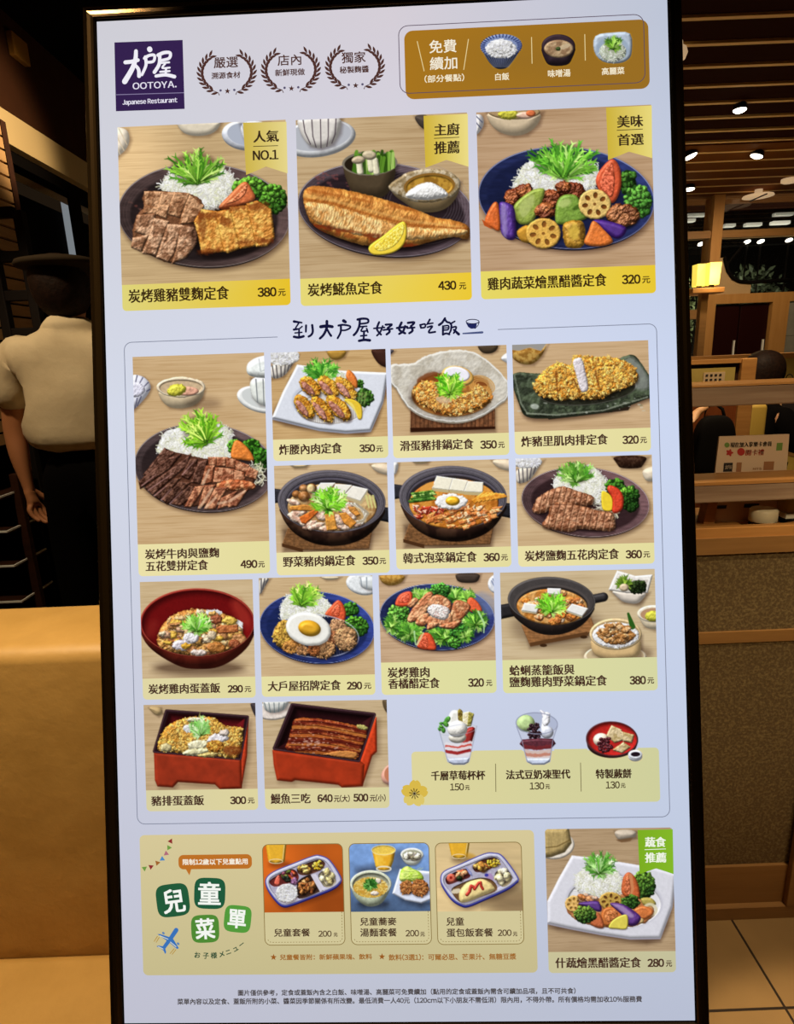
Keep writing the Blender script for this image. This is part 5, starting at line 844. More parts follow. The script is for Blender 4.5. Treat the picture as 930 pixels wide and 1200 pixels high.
# slatted screen along the left wall, behind the rack
XS = -1.72; YE = float(at_x(25, 280, XS)[1])
sl = thing('slatted_screen', 'brown slatted wooden screen on the left wall behind the dark rack', 'slatted screen', (XS, 2.3, 1.04))
SLAT = mat('slat_wood', '#a87c4a', .6, wood=((3, 3, 30), 2, '#b88c58')); og = (XS, 2.3, 1.04)
MB(og).box((XS - .02, 1.55, 1.04), (XS - .012, YE, 2.47)).obj('backing', BLACK, sl); f = MB(og); z = 1.06
while z < 2.42:
    f.box((XS - .012, 1.56, z), (XS + .008, YE - .02, z + .046)); z += .056
f.obj('slats', SLAT, sl)
for y in (1.55, YE): MB(og).box((XS - .03, y - .02, 1.04), (XS + .012, y + .02, 2.47)).obj('stile', DARKWD, sl)
MB(og).box((XL - .445, 2.2, 2.36), (XS - .02, 2.26, 2.42)).obj('bracket', DARKWD, sl); MB(og).box((XL - .445, 2.2, 1.1), (XS - .02, 2.26, 1.16)).obj('bracket', DARKWD, sl)
# dark rack with cross bars in front of the screen
YR = 2.78; xr = float(at_y(35, 320, YR)[0]); rk = thing('dark_rack', 'dark ladder-like rack in front of the slatted screen', 'rack', (-1.62, YR, 0)); og = (-1.62, YR, 0); zt = float(at_y(20, 247, YR)[2])
for x in (-1.685, xr): MB(og).box((x - .02, YR - .02, 0), (x + .02, YR + .02, zt), .004).obj('post', IRON, rk)
for py in (249, 301, 347, 391): z = float(at_y(14, py, YR)[2]); MB(og).box((-1.67, YR - .015, z - .022), (xr - .018, YR + .015, z + .022), .004).obj('rung', IRON, rk)
# low shelf unit with bright edged shelves
YS = 2.46; xs = float(at_y(18, 662, YS)[0]); sh = thing('shelf_unit', 'low dark shelf unit with thin bright shelf edges', 'shelf unit', (-1.9, YS + .1, 0)); og = (-1.9, YS + .1, 0)
for py in (581, 621.5, 662, 704, 745, 800):
    z = float(at_y(14, py, YS)[2])
    if z < .03: continue
    o = MB(og).box((-2.2, YS, z - .018), (xs - .007, YS + .24, z - .003)).obj('shelf', DARKWD, sh)
    m = MB(og); m.box((-2.2, YS - .008, z - .007), (xs, YS, z)); m.box((xs - .007, YS, z - .007), (xs, YS + .24, z)); m.obj('edge_strip', STEEL, o)
xp = float(at_y(35, 650, YS + .1)[0]); zt = float(at_y(14, 560, YS)[2])
for x in (xp, -2.15): MB(og).box((x - .017, YS + .09, 0), (x + .017, YS + .12, zt), .003).obj('post', DARKWD, sh)
MB(og).box((-2.2, YS + .24, 0), (xs - .007, YS + .255, zt)).obj('back_panel', BLACK, sh)
YC2 = 2.84; a = at_y(90, 659, YC2); b = at_y(54, 624, YC2); s2 = thing('low_cabinet', 'low dark cabinet with bright edges behind the shelf unit', 'cabinet', (-1.5, 2.9, 0)); og = (-1.5, 2.9, 0); DULL = mat('dull_edge', '#b8b2a4', .4, 0)
MB(og).box((-1.72, YC2 + .01, 0), (a[0] - .01, 3.02, a[2])).obj('body', BLACK, s2); MB(og).box((-1.72, YC2, a[2]), (a[0], 3.03, a[2] + .007)).obj('edge_strip', DULL, s2); MB(og).box((-1.72, YC2 + .03, a[2] + .007), (b[0], 3.02, b[2])).obj('upper_body', BLACK, s2); MB(og).box((-1.72, YC2 + .02, b[2]), (b[0] + .01, 3.03, b[2] + .006)).obj('edge_strip', DULL, s2)
bm = bmesh.new(); bmesh.ops.create_icosphere(bm, subdivisions=3, radius=.05)
for v in bm.verts: v.co *= .7 + .7 * float(fbm(np.array([v.co.x * 30.]), np.array([v.co.y * 30 + v.co.z * 47.]), 2)[0])
bm.transform(Matrix.Translation((-1.79, 3.17, .035)) @ Matrix.Diagonal((1, 1, .8, 1)))
MB().bm(bm).thing('crumpled_paper', mat('white_paper', '#cfc6b8', .8), 'crumpled white paper on the dark floor by the wall trim', 'paper')
# ochre banquette on the left
so = thing('banquette', 'ochre leather banquette on the left with high back', 'banquette', (-.8, .7, 0)); og = (-.8, .7, 0)
x0, x1 = -1.75, -.27
MB(og).box((x0, .765, .30), (x1, .94, .985), .022).obj('backrest', LEATHER, so, True)
MB(og).box((x0, .26, .30), (x1, .765, .455), .02).obj('seat', LEATHER, so, True)
MB(og).box((x0 + .02, .34, 0), (x1 - .03, .90, .3)).obj('plinth', DARKWD, so)
# ceiling on the right: dark panels with light battens
CEILD = mat('ceiling_dark', '#2a1006', .9, spec=.05); BATTEN = mat('ceiling_batten', '#e6b872', .6)
ce = MB().box((-.6, 1.2, 2.62), (4.6, 6.3, 2.72)).struct('ceiling', CEILD)
Yb = [2.36, 2.55] + [2.753, 2.964, 3.179, 3.397, 3.611, 3.825, 4.039, 4.241, 4.447, 4.652, 4.874, 5.102, 5.32, 5.54]
for y in Yb: MB().box((-.55, y - .012, 2.609), (4.55, y + .012, 2.625)).struct('trim_ceiling', BATTEN)
MB().box((-.55, 4.30, 2.6125), (4.55, 5.98, 2.63)).struct('ceiling_panel', mat('ceiling_brown', '#6a3c14', .8, spec=.1))
def downlight(x, y, r, lab, tilt=0, st=22):
    t = thing('ceiling_spotlight', lab, 'spotlight', (x, y, 2.60), 'ceiling spotlights'); og = (x, y, 2.60); ax = (math.sin(tilt), -.25 * math.sin(tilt), -1)
    MB(og).lathe((x, y, 2.612), [(r * .9, 0), (r * 1.0, .016), (r * 1.15, .03), (r * .98, .03)], 20, ax).obj('housing', IRON, t, True)
    MB(og).lathe((x, y, 2.612), [(.001, .022), (r * .95, .022), (r * .95, .034), (r * .6, .042), (.001, .044)], 20, ax).obj('lens', LENS, t, True)
LENS = mat('lit_lens', '#fff0d0', .4, emit=('#fff2d8', 9))
LENSP = mat('pale_lens', '#d8b890', .5, emit=('#e0bc90', .55))
downlight(1.926, 3.627, .034, 'lit ceiling spotlight between the dark battens above the others')
downlight(2.028, 4.411, .045, 'tilted bright ceiling spotlight close to the screen edge', .35)
downlight(2.517, 4.454, .04, 'lit ceiling spotlight to the right of the tilted one', -.3)
downlight(2.439, 5.248, .042, 'lit ceiling spotlight just above the window beside the screen')
t = thing('ceiling_disc', 'pale round ceiling disc with a centre bar above the window', 'ceiling light', (3.133, 5.484, 2.55)); og = (3.133, 5.484, 2.55)
MB(og).lathe((3.133, 5.484, 2.612), [(.03, 0), (.03, -.035), (.115, -.045), (.12, -.055), (.001, -.06)], 28).obj('disc', LENSP, t, True); MB(og).box((3.128, 5.36, 2.545), (3.138, 5.60, 2.553)).obj('bar', IRON, t)
t = thing('ceiling_vent', 'small dim round ceiling light far right above the window', 'ceiling light', (3.199, 5.186, 2.58)); og = (3.199, 5.186, 2.58)
MB(og).lathe((3.199, 5.186, 2.612), [(.06, 0), (.06, -.02), (.045, -.03), (.001, -.03)], 20).obj('disc', LENSP, t, True)
t = thing('round_lamp', 'pale round ceiling lamp half hidden by the screen edge', 'ceiling lamp', (1.26, 2.916, 2.49)); og = (1.26, 2.916, 2.49)
MB(og).lathe((1.26, 2.916, 2.605), [(.02, 0), (.022, -.015), (.036, -.025), (.042, -.045), (.034, -.066), (.001, -.075)], 24).obj('globe', LENSP, t, True)
# partition in front of the booths
YP = 1.174; XA, XB = .46, 1.9
pt = thing('booth_partition', 'low speckled booth partition with pale wood rails on the right', 'partition', (1.1, 1.25, 0)); og = (1.1, 1.25, 0)
MB(og).box((XA, YP, 1.245), (XB, YP + .12, 1.283), .003).obj('top_rail', GREYWD, pt)['label'] = 'weathered grey brown top rail'
MB(og).box((XA, YP - .002, 1.283), (XB, YP + .12, 1.287)).obj('top_rail_cap', PINE, pt)
MB(og).box((XA, YP, 1.051), (XB, YP + .09, 1.088), .003).obj('middle_rail', GREYWD, pt); MB(og).box((XA, YP - .002, 1.088), (XB, YP + .09, 1.094)).obj('middle_rail_cap', PINE, pt)
m = MB(og); m.box((XA, YP, .962), (XB, YP + .26, .972)); m.box((XA, YP, .972), (XB, YP + .022, .996)); m.obj('sill_shelf', PINE, pt)
MB(og).box((XA, YP - .004, .941), (XB, YP + .02, .976)).obj('sill_front', OAK, pt)
MB(og).box((XA, YP + .006, .144), (XB, YP + .05, .941)).obj('panel', SPECK, pt)['label'] = 'speckled brown plaster panel'
MB(og).box((XA, YP, .736), (XB, YP + .01, .762)).obj('batten', OAK, pt)
MB(og).box((XA, YP - .002, .035), (XB, YP + .05, .144)).obj('base_board', OAK, pt); MB(og).box((XA, YP - .016, 0), (XB, YP + .05, .035)).obj('skirting', OAK, pt)
for x in (.905, 1.86): MB(og).box((x, YP - .018, .036), (x + .034, YP - .003, .95), .002).obj('post', OAK, pt)
for x in (XA, XB - .04): MB(og).box((x, YP + .015, .972), (x + .04, YP + .06, 1.245)).obj('upright', PINE, pt)
# card and small things on the partition's shelf
PAPER = mat('card_paper', '#d8b894', .7)
cdt = thing('member_card_sign', 'standing cream card with black and red lettering behind the middle rail', 'sign', (.75, 1.24 + .06, .972)); YC = 1.24 + .06; og = (.75, YC, .972)
ca = [at_y(842.6, 511.5, YC), at_y(924.6, 508.7, YC), at_y(916, 617, YC), at_y(830, 620, YC)]
CDOG = og; zb = .973; ca[2] = np.array([ca[2][0], YC, zb]); ca[3] = np.array([ca[3][0], YC, zb])
MB(og).prism(ca, (0, .004, 0)).obj('card', PAPER, cdt)
MB(og).prism([ca[3] + [-.018, -.01, 0], ca[3] + [.006, -.01, 0], ca[3] + [.012, -.01, .085], ca[3] + [-.008, -.01, .085]], (0, .03, 0)).obj('holder', PINE, cdt)
INKM = mat('card_black_ink', '#1c1410', .7); REDM = mat('card_red_ink', '#b02a20', .7); BRNM = mat('card_brown_ink', '#a06a40', .7); GRNM = mat('card_green_ink', '#6a8a3a', .7)
def card_text(s, px0, px1, py, h, m, name):
    V, F = glyphs(s); lo, hi = V.min(0), V.max(0); a = at_y(px0, py, YC - .0008); b = at_y(px1, py - (px1 - px0) * .03, YC - .0008); u = b - a; k = np.linalg.norm(u); hh = h * YC / 690
    VV = []; FF = []
    for dx in (-.0004, .0004):
        n = len(VV); P = (V - lo) / (hi - lo); VV += [a + u * p[0] + np.array([dx, 0, (p[1] - .5) * hh]) for p in P]; FF += [tuple(i + n for i in f_) for f_ in F]
    mesh_obj(name, VV, FF, m, cdt, CDOG)
def card_quad(px0, py0, px1, py1, m, name):
    mesh_obj(name, [at_y(px0, py0, YC - .0006), at_y(px1, py0 - (px1 - px0) * .03, YC - .0006), at_y(px1 - 1, py1 - (px1 - px0) * .03, YC - .0006), at_y(px0 - 1, py1, YC - .0006)], [(0, 3, 2, 1)], m, cdt, CDOG)
def card_marks():
    card_text('現在加入享樂卡會員', 855.5, 904, 521.5, 6, INKM, 'lettering'); card_text('開卡禮', 873.5, 895, 530.5, 7, REDM, 'lettering')
    for cx, cy, r, m, n_ in ((854.5, 530.5, 3.6, REDM, 5), (868, 529.5, 3.6, REDM, 0), (851.5, 521.5, 2.4, GRNM, 0)):
        P = [at_y(cx, cy, YC - .0007)] + [at_y(cx + r * (1 + .25 * math.cos(n_ * a)) * math.cos(a), cy + r * (1 + .25 * math.cos(n_ * a)) * math.sin(a), YC - .0007) for a in np.linspace(0, 6.283, 31)[:-1]]
        mesh_obj('emblem', P, [(0, 1 + i, 1 + (i + 1) % 30) for i in range(30)], m, cdt, CDOG)
    card_quad(848, 542.5, 858.5, 553, INKM, 'printed_square'); card_quad(863, 542, 869, 553, BRNM, 'printed_cup'); card_quad(895, 541, 907, 551, BRNM, 'printed_dish'); card_quad(910, 519, 917, 528, GRNM, 'printed_glass')
    card_text('大戶屋', 849.5, 857, 547.5, 5, PAPER, 'lettering'); card_text('NT$', 882, 892, 549.5, 3, BRNM, 'lettering')
    card_quad(834.5, 592.5, 851.5, 596.5, INKM, 'printed_badge'); card_quad(872, 590.5, 889.5, 595, INKM, 'printed_badge')
t = thing('condiment_jar', 'small dark glass jar with a wide white lid on the partition shelf', 'jar', (.79, 1.24, .972)); og = (.79, 1.24, .972)
MB(og).lathe((.79, 1.24, .973), [(.02, 0), (.026, .003), (.027, .012), (.024, .017)], 28).obj('body', mat('dark_glass', '#1a0f0a', .08), t, True)
MB(og).lathe((.79, 1.24, .989), [(.026, 0), (.0275, .002), (.0275, .024), (.025, .028), (.001, .029)], 32).obj('lid', mat('white_lid', '#e8d8b0', .4), t, True)
MB().tube([(.826, 1.235, .978), (.868, 1.25, .978)], .005, 8).thing('wooden_stick', PINE, 'short wooden stick lying beside the white-lidded jar', 'stick', smooth=True)
t = thing('napkin_box', 'small pale yellow box with white stripe right of the jar', 'box', (.885, 1.27, .972)); og = (.885, 1.27, .972)
MB(og).box((.852, 1.26, .973), (.925, 1.32, .985), .003).obj('tray', BLACK, t); MB(og).box((.854, 1.262, .985), (.923, 1.318, .997)).obj('stripe', mat('white_band', '#e8e0c4', .6), t); MB(og).box((.856, 1.264, .997), (.921, 1.316, 1.028), .003).obj('box', mat('yellow_box', '#b59a3c', .6), t)
# booth divider, bag, bench, table
OLIVE = mat('olive_fabric', '#a88e40', .8, noise=(12, '#b59a4a'))
bd = thing('booth_divider', 'wooden booth divider with olive inset panel and paper notice', 'booth divider', (1.5, 3.0, 0)); og = (1.5, 3.0, 0)
MB(og).box((1.703, 2.97, 0), (1.775, 3.03, 1.295), .003).obj('post', PINE, bd); MB(og).box((1.2, 2.97, 0), (1.26, 3.03, 1.295), .003).obj('post', PINE, bd)
MB(og).box((1.26, 2.98, 1.275), (1.703, 3.02, 1.295)).obj('top_bar', PINE, bd); MB(og).box((1.26, 2.995, 1.12), (1.703, 3.01, 1.275)).obj('inset_border', DARKWD, bd)
MB(og).box((1.30, 2.985, 1.12), (1.68, 2.995, 1.255)).obj('inset', OLIVE, bd); MB(og).box((1.26, 2.985, 0), (1.703, 3.015, 1.12)).obj('lower_board', REDWD, bd)
MB(og).box((1.525, 2.982, 1.14), (1.63, 2.985, 1.235)).obj('notice', mat('notice_paper', '#c8a880', .8), bd)
for i in range(10):
    a = 1.535 + (i % 4) * .022; zz = 1.218 - (i // 4) * .022
    MB(og).box((a, 2.9805, zz), (a + .012, 2.982, zz + .008)).obj('notice_print', INKM, bd)
MB().box((1.776, 2.99, .45), (1.87, 3.42, 1.07), .02).thing('seat_back', mat('olive_seat', '#b59238', .7), 'olive yellow seat back beside the divider post', 'seat back', smooth=True)
bg = thing('black_bag', 'black bag with tan flap hanging on the red brown board', 'bag', (1.55, 2.93, .72)); og = (1.55, 2.93, .72)
def blob(name, c, r, m, parent, og_, sup=1.0, taper=0):
    b_ = bmesh.new(); bmesh.ops.create_uvsphere(b_, u_segments=24, v_segments=16, radius=1)
    for v in b_.verts:
        q = [math.copysign(abs(x) ** sup, x) for x in v.co]; s_ = 1 + taper * q[2]; v.co = Vector((c[0] + q[0] * r[0] * s_, c[1] + q[1] * r[1] * s_, c[2] + q[2] * r[2]))
    return MB(og_).bm(b_).obj(name, m, parent, True)
blob('body', (1.56, 2.90, .87), (.105, .045, .165), BLACK, bg, og, .6, -.12)
TANL = mat('tan_leather', '#d09a68', .6); q = [at_y(*p, 2.84) for p in ((828, 476), (819, 482), (808, 492), (804, 506))]
MB(og).tube(q, .012, 10, .03).obj('flap', TANL, bg, True)
MB(og).tube([(1.50, 2.90, 1.0), (1.52, 2.92, 1.07), (1.57, 2.945, 1.09), (1.60, 2.92, 1.06), (1.61, 2.90, 1.0)], .008, 8).obj('strap', BLACK, bg, True)
MB(og).tube([(1.56, 2.935, 1.09), (1.56, 2.968, 1.09)], .006, 8).obj('hook', IRON, bg)
bn_ = thing('booth_bench', 'long booth bench with olive back and wood top rail behind the diner', 'bench', (2.6, 4.2, 0)); og = (2.6, 4.2, 0)
MB(og).box((1.5, 4.2, 1.26), (3.8, 4.28, 1.295), .004).obj('top_rail', PINE, bn_); MB(og).box((1.5, 4.21, .45), (3.8, 4.27, 1.26)).obj('back', OLIVE, bn_); MB(og).box((1.5, 3.75, 0), (3.8, 4.21, .45), .02).obj('seat', OLIVE, bn_)
st_ = thing('booth_stool_seat', 'olive booth seat under the diner in black', 'seat', (2.05, 3.45, 0)); og = (2.05, 3.45, 0)
MB(og).box((1.88, 3.2, .36), (2.3, 3.7, .45), .02).obj('cushion', OLIVE, st_); MB(og).box((1.9, 3.22, 0), (2.28, 3.68, .36)).obj('base', DARKWD, st_)
tb = thing('booth_table', 'wooden booth table in front of the diner', 'table', (2.75, 3.4, 0)); og = (2.75, 3.4, 0)
MB(og).box((2.36, 3.1, .70), (3.2, 3.72, .74), .006).obj('top', OAK, tb); MB(og).box((2.7, 3.36, 0), (2.8, 3.46, .7)).obj('leg', DARKWD, tb)
fy = thing('table_flyer', 'standing pictorial menu flyer on the booth table', 'flyer', (2.42, 3.67, .74)); og = (2.42, 3.67, .74)
FY = 3.67; q = [at_y(904.5, 470, FY), at_y(919, 469.5, FY), at_y(919, 485, FY), at_y(905, 486, FY)]; zt = q[0][2]
MB(og).box((2.26, FY, .742), (2.37, FY + .006, zt)).obj('sheet', mat('flyer_paper', '#d8a878', .7), fy); MB(og).box((2.372, FY, .742), (2.46, FY + .006, zt)).obj('back_sheet', mat('flyer_dark', '#1c1414', .7), fy)
for i in range(6): MB(og).lathe((2.285 + .03 * (i % 3), FY - .001, zt - .05 - .05 * (i // 3)), [(.001, 0), (.012 + .003 * (i % 2), 0), (.012, .001)], 12, (0, 1, 0)).obj('printed_dish', mat('dish_print_%d' % i, ['#b0482c', '#c9803c', '#7a3a1c'][i % 3], .7), fy)
# far wall: posts, panes, transom, dark doors, block wall
YW = 5.6; TAN = mat('tan_post', '#b07a3c', .6, wood=((20, 20, 2), 1.5, '#bd8848')); GLS = mat('night_glass', '#ffffff', .03, trans=1.0, spec=.4)
wn = MB().box((2.83, YW, 0), (2.92, YW + .16, 2.62)).struct('trim_post', TAN)
MB().box((2.92, YW, 1.72), (4.5, YW + .08, 1.80)).struct('trim_sill', TAN); MB().box((1.2, YW, 1.80), (2.83, YW + .08, 1.86)).struct('trim_sill', TAN)
MB().box((1.2, YW + .02, 2.27), (2.83, YW + .1, 2.33)).struct('trim_transom', OAK); MB().box((2.92, YW + .02, 2.27), (4.5, YW + .1, 2.33)).struct('trim_transom', OAK)
MB().box((3.43, YW, 0), (3.58, YW + .14, 1.72)).struct('trim_post', TAN); MB().box((2.6, YW, 0), (2.68, YW + .1, 1.8)).struct('trim_post', OAK); MB().box((1.2, YW + .02, 1.60), (2.83, YW + .08, 1.68)).struct('trim_rail', OAK)
MB().box((1.2, YW, 0), (2.83, YW + .08, .5)).struct('wall_back', DARKWD)
for k, (x0, x1, z0, z1) in enumerate(((1.2, 2.83, 1.86, 2.6), (2.92, 4.5, 1.80, 2.6), (1.2, 2.83, .5, 1.6))):
    MB().box((x0, YW + .05, z0), (x1, YW + .056, z1)).struct('window_%d' % (3 + k), GLS)
# rounded tan corner piece with its dark edge in the lower left of the right-hand window
P = [at_y(*q, YW + .03) for q in ((848, 302), (852, 318), (858, 326), (866, 330), (880, 331), (930, 328))]
m = MB(); m.prism([tuple(p) for p in P[:5]] + [(P[4][0], YW + .03, 1.80), (2.92, YW + .03, 1.80), (2.92, YW + .03, P[0][2])], (0, .012, 0)); m.struct('trim_corner', mat('tan_panel', '#b59468', .7))
MB().tube([tuple(p + np.array([0, -.01, 0])) for p in P], .016, 8).struct('trim_corner_edge', BLACK, smooth=True)
MB().tube([at_y(850, 312, YW + .02), at_y(872, 285, YW + .02)], .012, 8).struct('trim_stay', BLACK)
dd = thing('dark_doors', 'tall dark maroon doors under the far window', 'doors', (3.18, YW + .1, 0)); og = (3.18, YW + .1, 0); MAR = mat('maroon_lacquer', '#240a08', .3, spec=.25)
for a, b in ((2.925, 3.16), (3.17, 3.425)): o = MB(og).box((a, YW + .04, 0), (b, YW + .09, 1.715), .006).obj('door', MAR, dd); MB(og).box((b - .035, YW + .025, .9), (b - .022, YW + .04, 1.4)).obj('handle', STEEL, o)
BLKM = mat('grey_blocks', '#7a7568', .9, noise=(14, '#8a8476')); bw = MB()
for r in range(6):
    for c_ in range(3): bw.box((3.585 + c_ * .33 + .002, YW + .02, .285 * r), (3.585 + c_ * .33 + .326, YW + .1, .285 * r + .281))
bw.struct('wall_blocks', BLKM)
# twin-shade lamp standing on the far sill
LM = mat('lamp_paper', '#f6e27a', .7, emit=('#ffe45a', .9)); lt = thing('twin_lamp', 'glowing yellow lamp with two square paper shades by the far post', 'lamp', (2.31, 4.6, 1.77)); og = (2.31, 4.6, 1.77)
for x, y in ((2.277, 4.63), (2.337, 4.57)):
    m = MB(og); a, b = .036, .041; z0, z1 = 1.785, 1.935
    m.add([(x - a, y - a, z0), (x + a, y - a, z0), (x + a, y + a, z0), (x - a, y + a, z0), (x - b, y - b, z1), (x + b, y - b, z1), (x + b, y + b, z1), (x - b, y + b, z1)], [(0, 1, 5, 4), (1, 2, 6, 5), (2, 3, 7, 6), (3, 0, 4, 7)])
    s_ = m.obj('shade', LM, lt)
    MB(og).lathe((x, y, 1.80), [(.006, 0), (.009, .02), (.018, .04), (.02, .055), (.012, .075), (.001, .08)], 16).obj('bulb', mat('bulb', '#fff8d8', .3, emit=('#fffbe0', 4)), s_, True)
    MB(og).box((x - .014, y - .014, 1.765), (x + .014, y + .014, 1.80), .003).obj('foot', IRON, lt)
light('POINT', 'lamp_glow', (2.31, 4.45, 1.85), 2, (1, .8, .4), .06)
MB().box((2.18, 4.52, 1.73), (2.41, 4.68, 1.765), .004).thing('lamp_ledge', PINE, 'narrow wooden ledge carrying the yellow twin lamp', 'ledge')
MB().box((2.275, 4.575, 0), (2.325, 4.625, 1.73)).thing('ledge_post', OAK, 'wooden post holding up the lamp ledge', 'post')
# planting outside the far window, strip lights, added fills and globes imitating reflections
rg = random.Random(3); LEAF = [mat('night_leaf_%d' % i, c_, .7) for i, c_ in enumerate(('#4a5030', '#565c38', '#404630'))]; TRK = mat('night_trunk', '#2a1c10', .9)
for i, (x, y, z, r) in enumerate(((2.2, 7.5, 1.75, .48), (3.25, 7.5, 1.75, .5), (4.3, 7.5, 1.75, .5), (5.35, 7.5, 1.75, .5))):
    t = thing('garden_tree', ['dark leafy tree outside left of the far post', 'dark leafy tree outside right of the far post', 'dark leafy tree in the middle of the far window', 'dark leafy tree at the far window edge'][i], 'tree', (x, y, 0), 'trees outside the window')
    MB((x, y, 0)).tube([(x, y, 0), (x + .05, y, 1.0), (x, y, z)], .06, 8, .03).obj('trunk', TRK, t, True); m = MB((x, y, 0))
    for k in range(1300):
        a, b, q = rg.uniform(0, 6.283), math.acos(rg.uniform(-1, 1)), rg.random() ** .4; c_ = np.array([x + r * q * math.sin(b) * math.cos(a), y + .7 * r * q * math.sin(b) * math.sin(a), z + 1.05 * r * q * math.cos(b)])
        u_ = np.array([rg.gauss(0, 1) for _ in range(3)]); u_ /= np.linalg.norm(u_); v_ = np.cross(u_, [rg.gauss(0, 1) for _ in range(3)]); v_ /= np.linalg.norm(v_) + 1e-6; L_ = rg.uniform(.025, .055)
        m.add([c_ - u_ * L_, c_ + v_ * L_ * .4, c_ + u_ * L_, c_ - v_ * L_ * .4], [(0, 1, 2, 3)])
    m.obj('foliage', LEAF[i % 3], t)
light('AREA', 'foliage_fill', (3.5, 6.95, 2.5), 16, (.95, 1, .75), .4, aim=(3.5, 7.5, 1.6))  # added lamp without a fixture, brightens the foliage from above
light('AREA', 'foliage_fill', (3.4, 6.25, .3), 45, (.95, 1, .75), 1.6, aim=(3.4, 7.5, 1.9))  # second added lamp, brightens the leaves from below
GLOW = mat('reflection_glow', '#ffffff', .3, emit=('#fff6e0', 5))  # glow for globes that imitate ceiling lights mirrored in the pane
for px, py, lab in ((875, 283.5, 'small white globe imitating a reflected ceiling light, leftmost of the pair'), (891, 283, 'small white globe imitating a reflected ceiling light, rightmost of the pair'), (924, 281.5, 'small white globe imitating a reflected ceiling light near the window edge'), (821, 286, 'small dim white globe imitating a reflected ceiling light left of the far post')):
    p = at_y(px, py, 6.3); t = thing('reflection_globe', lab, 'imitated reflection', (p[0], p[1], 0), 'imitated reflections in the window')
    MB((p[0], p[1], 0)).tube([(p[0], p[1], 0), (p[0], p[1], p[2])], .008, 6).obj('added_pole', IRON, t); b_ = bmesh.new(); bmesh.ops.create_uvsphere(b_, u_segments=14, v_segments=8, radius=.03); b_.transform(Matrix.Translation(p) @ Matrix.Rotation(-.3, 4, 'Y') @ Matrix.Diagonal((1.1, 1, .55, 1))); MB((p[0], p[1], 0)).bm(b_).obj('globe', GLOW, t, True)
for px0, px1, py, k in ((806, 815, 258, 0), (849, 862, 264, 1), (874, 893, 263, 2), (905, 926, 261, 3), (805, 828, 252, 4), (908, 930, 251, 5)):
    a, b = at_y(px0, py, 6.6), at_y(px1, py, 6.6)
    MB().box((a[0], 6.6, a[2] - .016), (b[0], 6.66, a[2] + .016), .006).thing('awning_light', mat('strip_glow_%d' % k, '#ffffff', .4, emit=('#d8d0b8', [.35, .3, .4, .7, .1, .12][k])), ['short white strip light behind the glass beside the screen', 'white strip light just right of the far post', 'white strip light high in the middle of the window', 'bright white strip light at the right of the window', 'dim upper strip light beside the screen', 'dim upper strip light at the right of the window'][k], 'strip light', 'strip lights outside the window')
MB().box((1.0, 6.66, 2.36), (6.2, 6.76, 3.3)).struct('wall_outside', BLACK); MB().box((1.0, 8.6, 0), (7, 8.7, 3.4)).struct('wall_far', BLACK)
MB().box((4.55, -.6, 0), (4.65, 5.6, 3.4)).struct('wall_right', DARKWD)
# ---------------------------------------------------------------- people
SKIN = mat('skin', '#b5764c', .6); SKIN2 = mat('skin_light', '#d8a078', .55); HAIR = mat('dark_hair', '#140c08', .6, noise=(60, '#24140c'), bump=.4, spec=.12); SHIRT = mat('beige_shirt', '#c9b490', .8, noise=(9, '#d2be9a'), bump=.5); TROU = mat('black_cloth', '#080606', .9, spec=.05)
def skinned(name, joints, bones, m, parent, og, root=0, lv=2):
    me = bpy.data.meshes.new(name); K = list(joints); ix = {k: i for i, k in enumerate(K)}
    me.from_pydata([tuple(np.array(joints[k][0]) - og) for k in K], [(ix[a], ix[b]) for a, b in bones], [])
    o = bpy.data.objects.new(name, me); COL.objects.link(o); md = o.modifiers.new('s', 'SKIN'); md.use_smooth_shade = True; md.branch_smoothing = .6
    for i, k in enumerate(K):
        r = joints[k][1]; r = r if isinstance(r, tuple) else (r, r); me.skin_vertices[0].data[i].radius = r; me.skin_vertices[0].data[i].use_root = (i == root)
    sb_ = o.modifiers.new('u', 'SUBSURF'); sb_.levels = lv; sb_.render_levels = lv
    bpy.context.view_layer.update(); ev = o.evaluated_get(bpy.context.evaluated_depsgraph_get()); nm = bpy.data.meshes.new_from_object(ev); o.modifiers.clear(); o.data = nm; nm.materials.clear(); nm.materials.append(m)
    nm.polygons.foreach_set('use_smooth', [True] * len(nm.polygons)); o.parent = parent; return o
def hand(J, Bn, pre, wrist, d, side, palm_n, curl=.5, s=1.0):
    # palm and five bent fingers from a wrist joint; d: hand direction, side: towards the thumb, palm_n: way the fingers curl
    w = np.array(wrist); d = np.array(d, float) / np.linalg.norm(d); sd = np.array(side, float) / np.linalg.norm(side); n = np.array(palm_n, float) / np.linalg.norm(palm_n)
    J[pre + 'p'] = (w + d * .045 * s, (.030 * s, .016 * s)); Bn.append((pre + 'w', pre + 'p'))
    for i, (off, L) in enumerate(((.030, .070), (.011, .078), (-.009, .073), (-.027, .058))):
        b = w + d * .085 * s + sd * off * s; J[pre + 'k%d' % i] = (b, .0105 * s); Bn.append((pre + 'p', pre + 'k%d' % i)); q = b
        for j, f_ in enumerate((.42, .33, .25)):
            a = curl * (j + .6); q = q + (d * math.cos(a) + n * math.sin(a)) * L * f_ * s; J[pre + 'f%d%d' % (i, j)] = (q, (.0092 - .0008 * j) * s); Bn.append((pre + ('k%d' % i if j == 0 else 'f%d%d' % (i, j - 1)), pre + 'f%d%d' % (i, j)))
    t0 = w + d * .03 * s + sd * .03 * s; J[pre + 't0'] = (t0, .013 * s); t1 = t0 + (d * .8 + sd * .6 + n * .4) * .034 * s; J[pre + 't1'] = (t1, .0105 * s); t2 = t1 + (d + n * .5) * .026 * s; J[pre + 't2'] = (t2, .009 * s); Bn += [(pre + 'w', pre + 't0'), (pre + 't0', pre + 't1'), (pre + 't1', pre + 't2')]
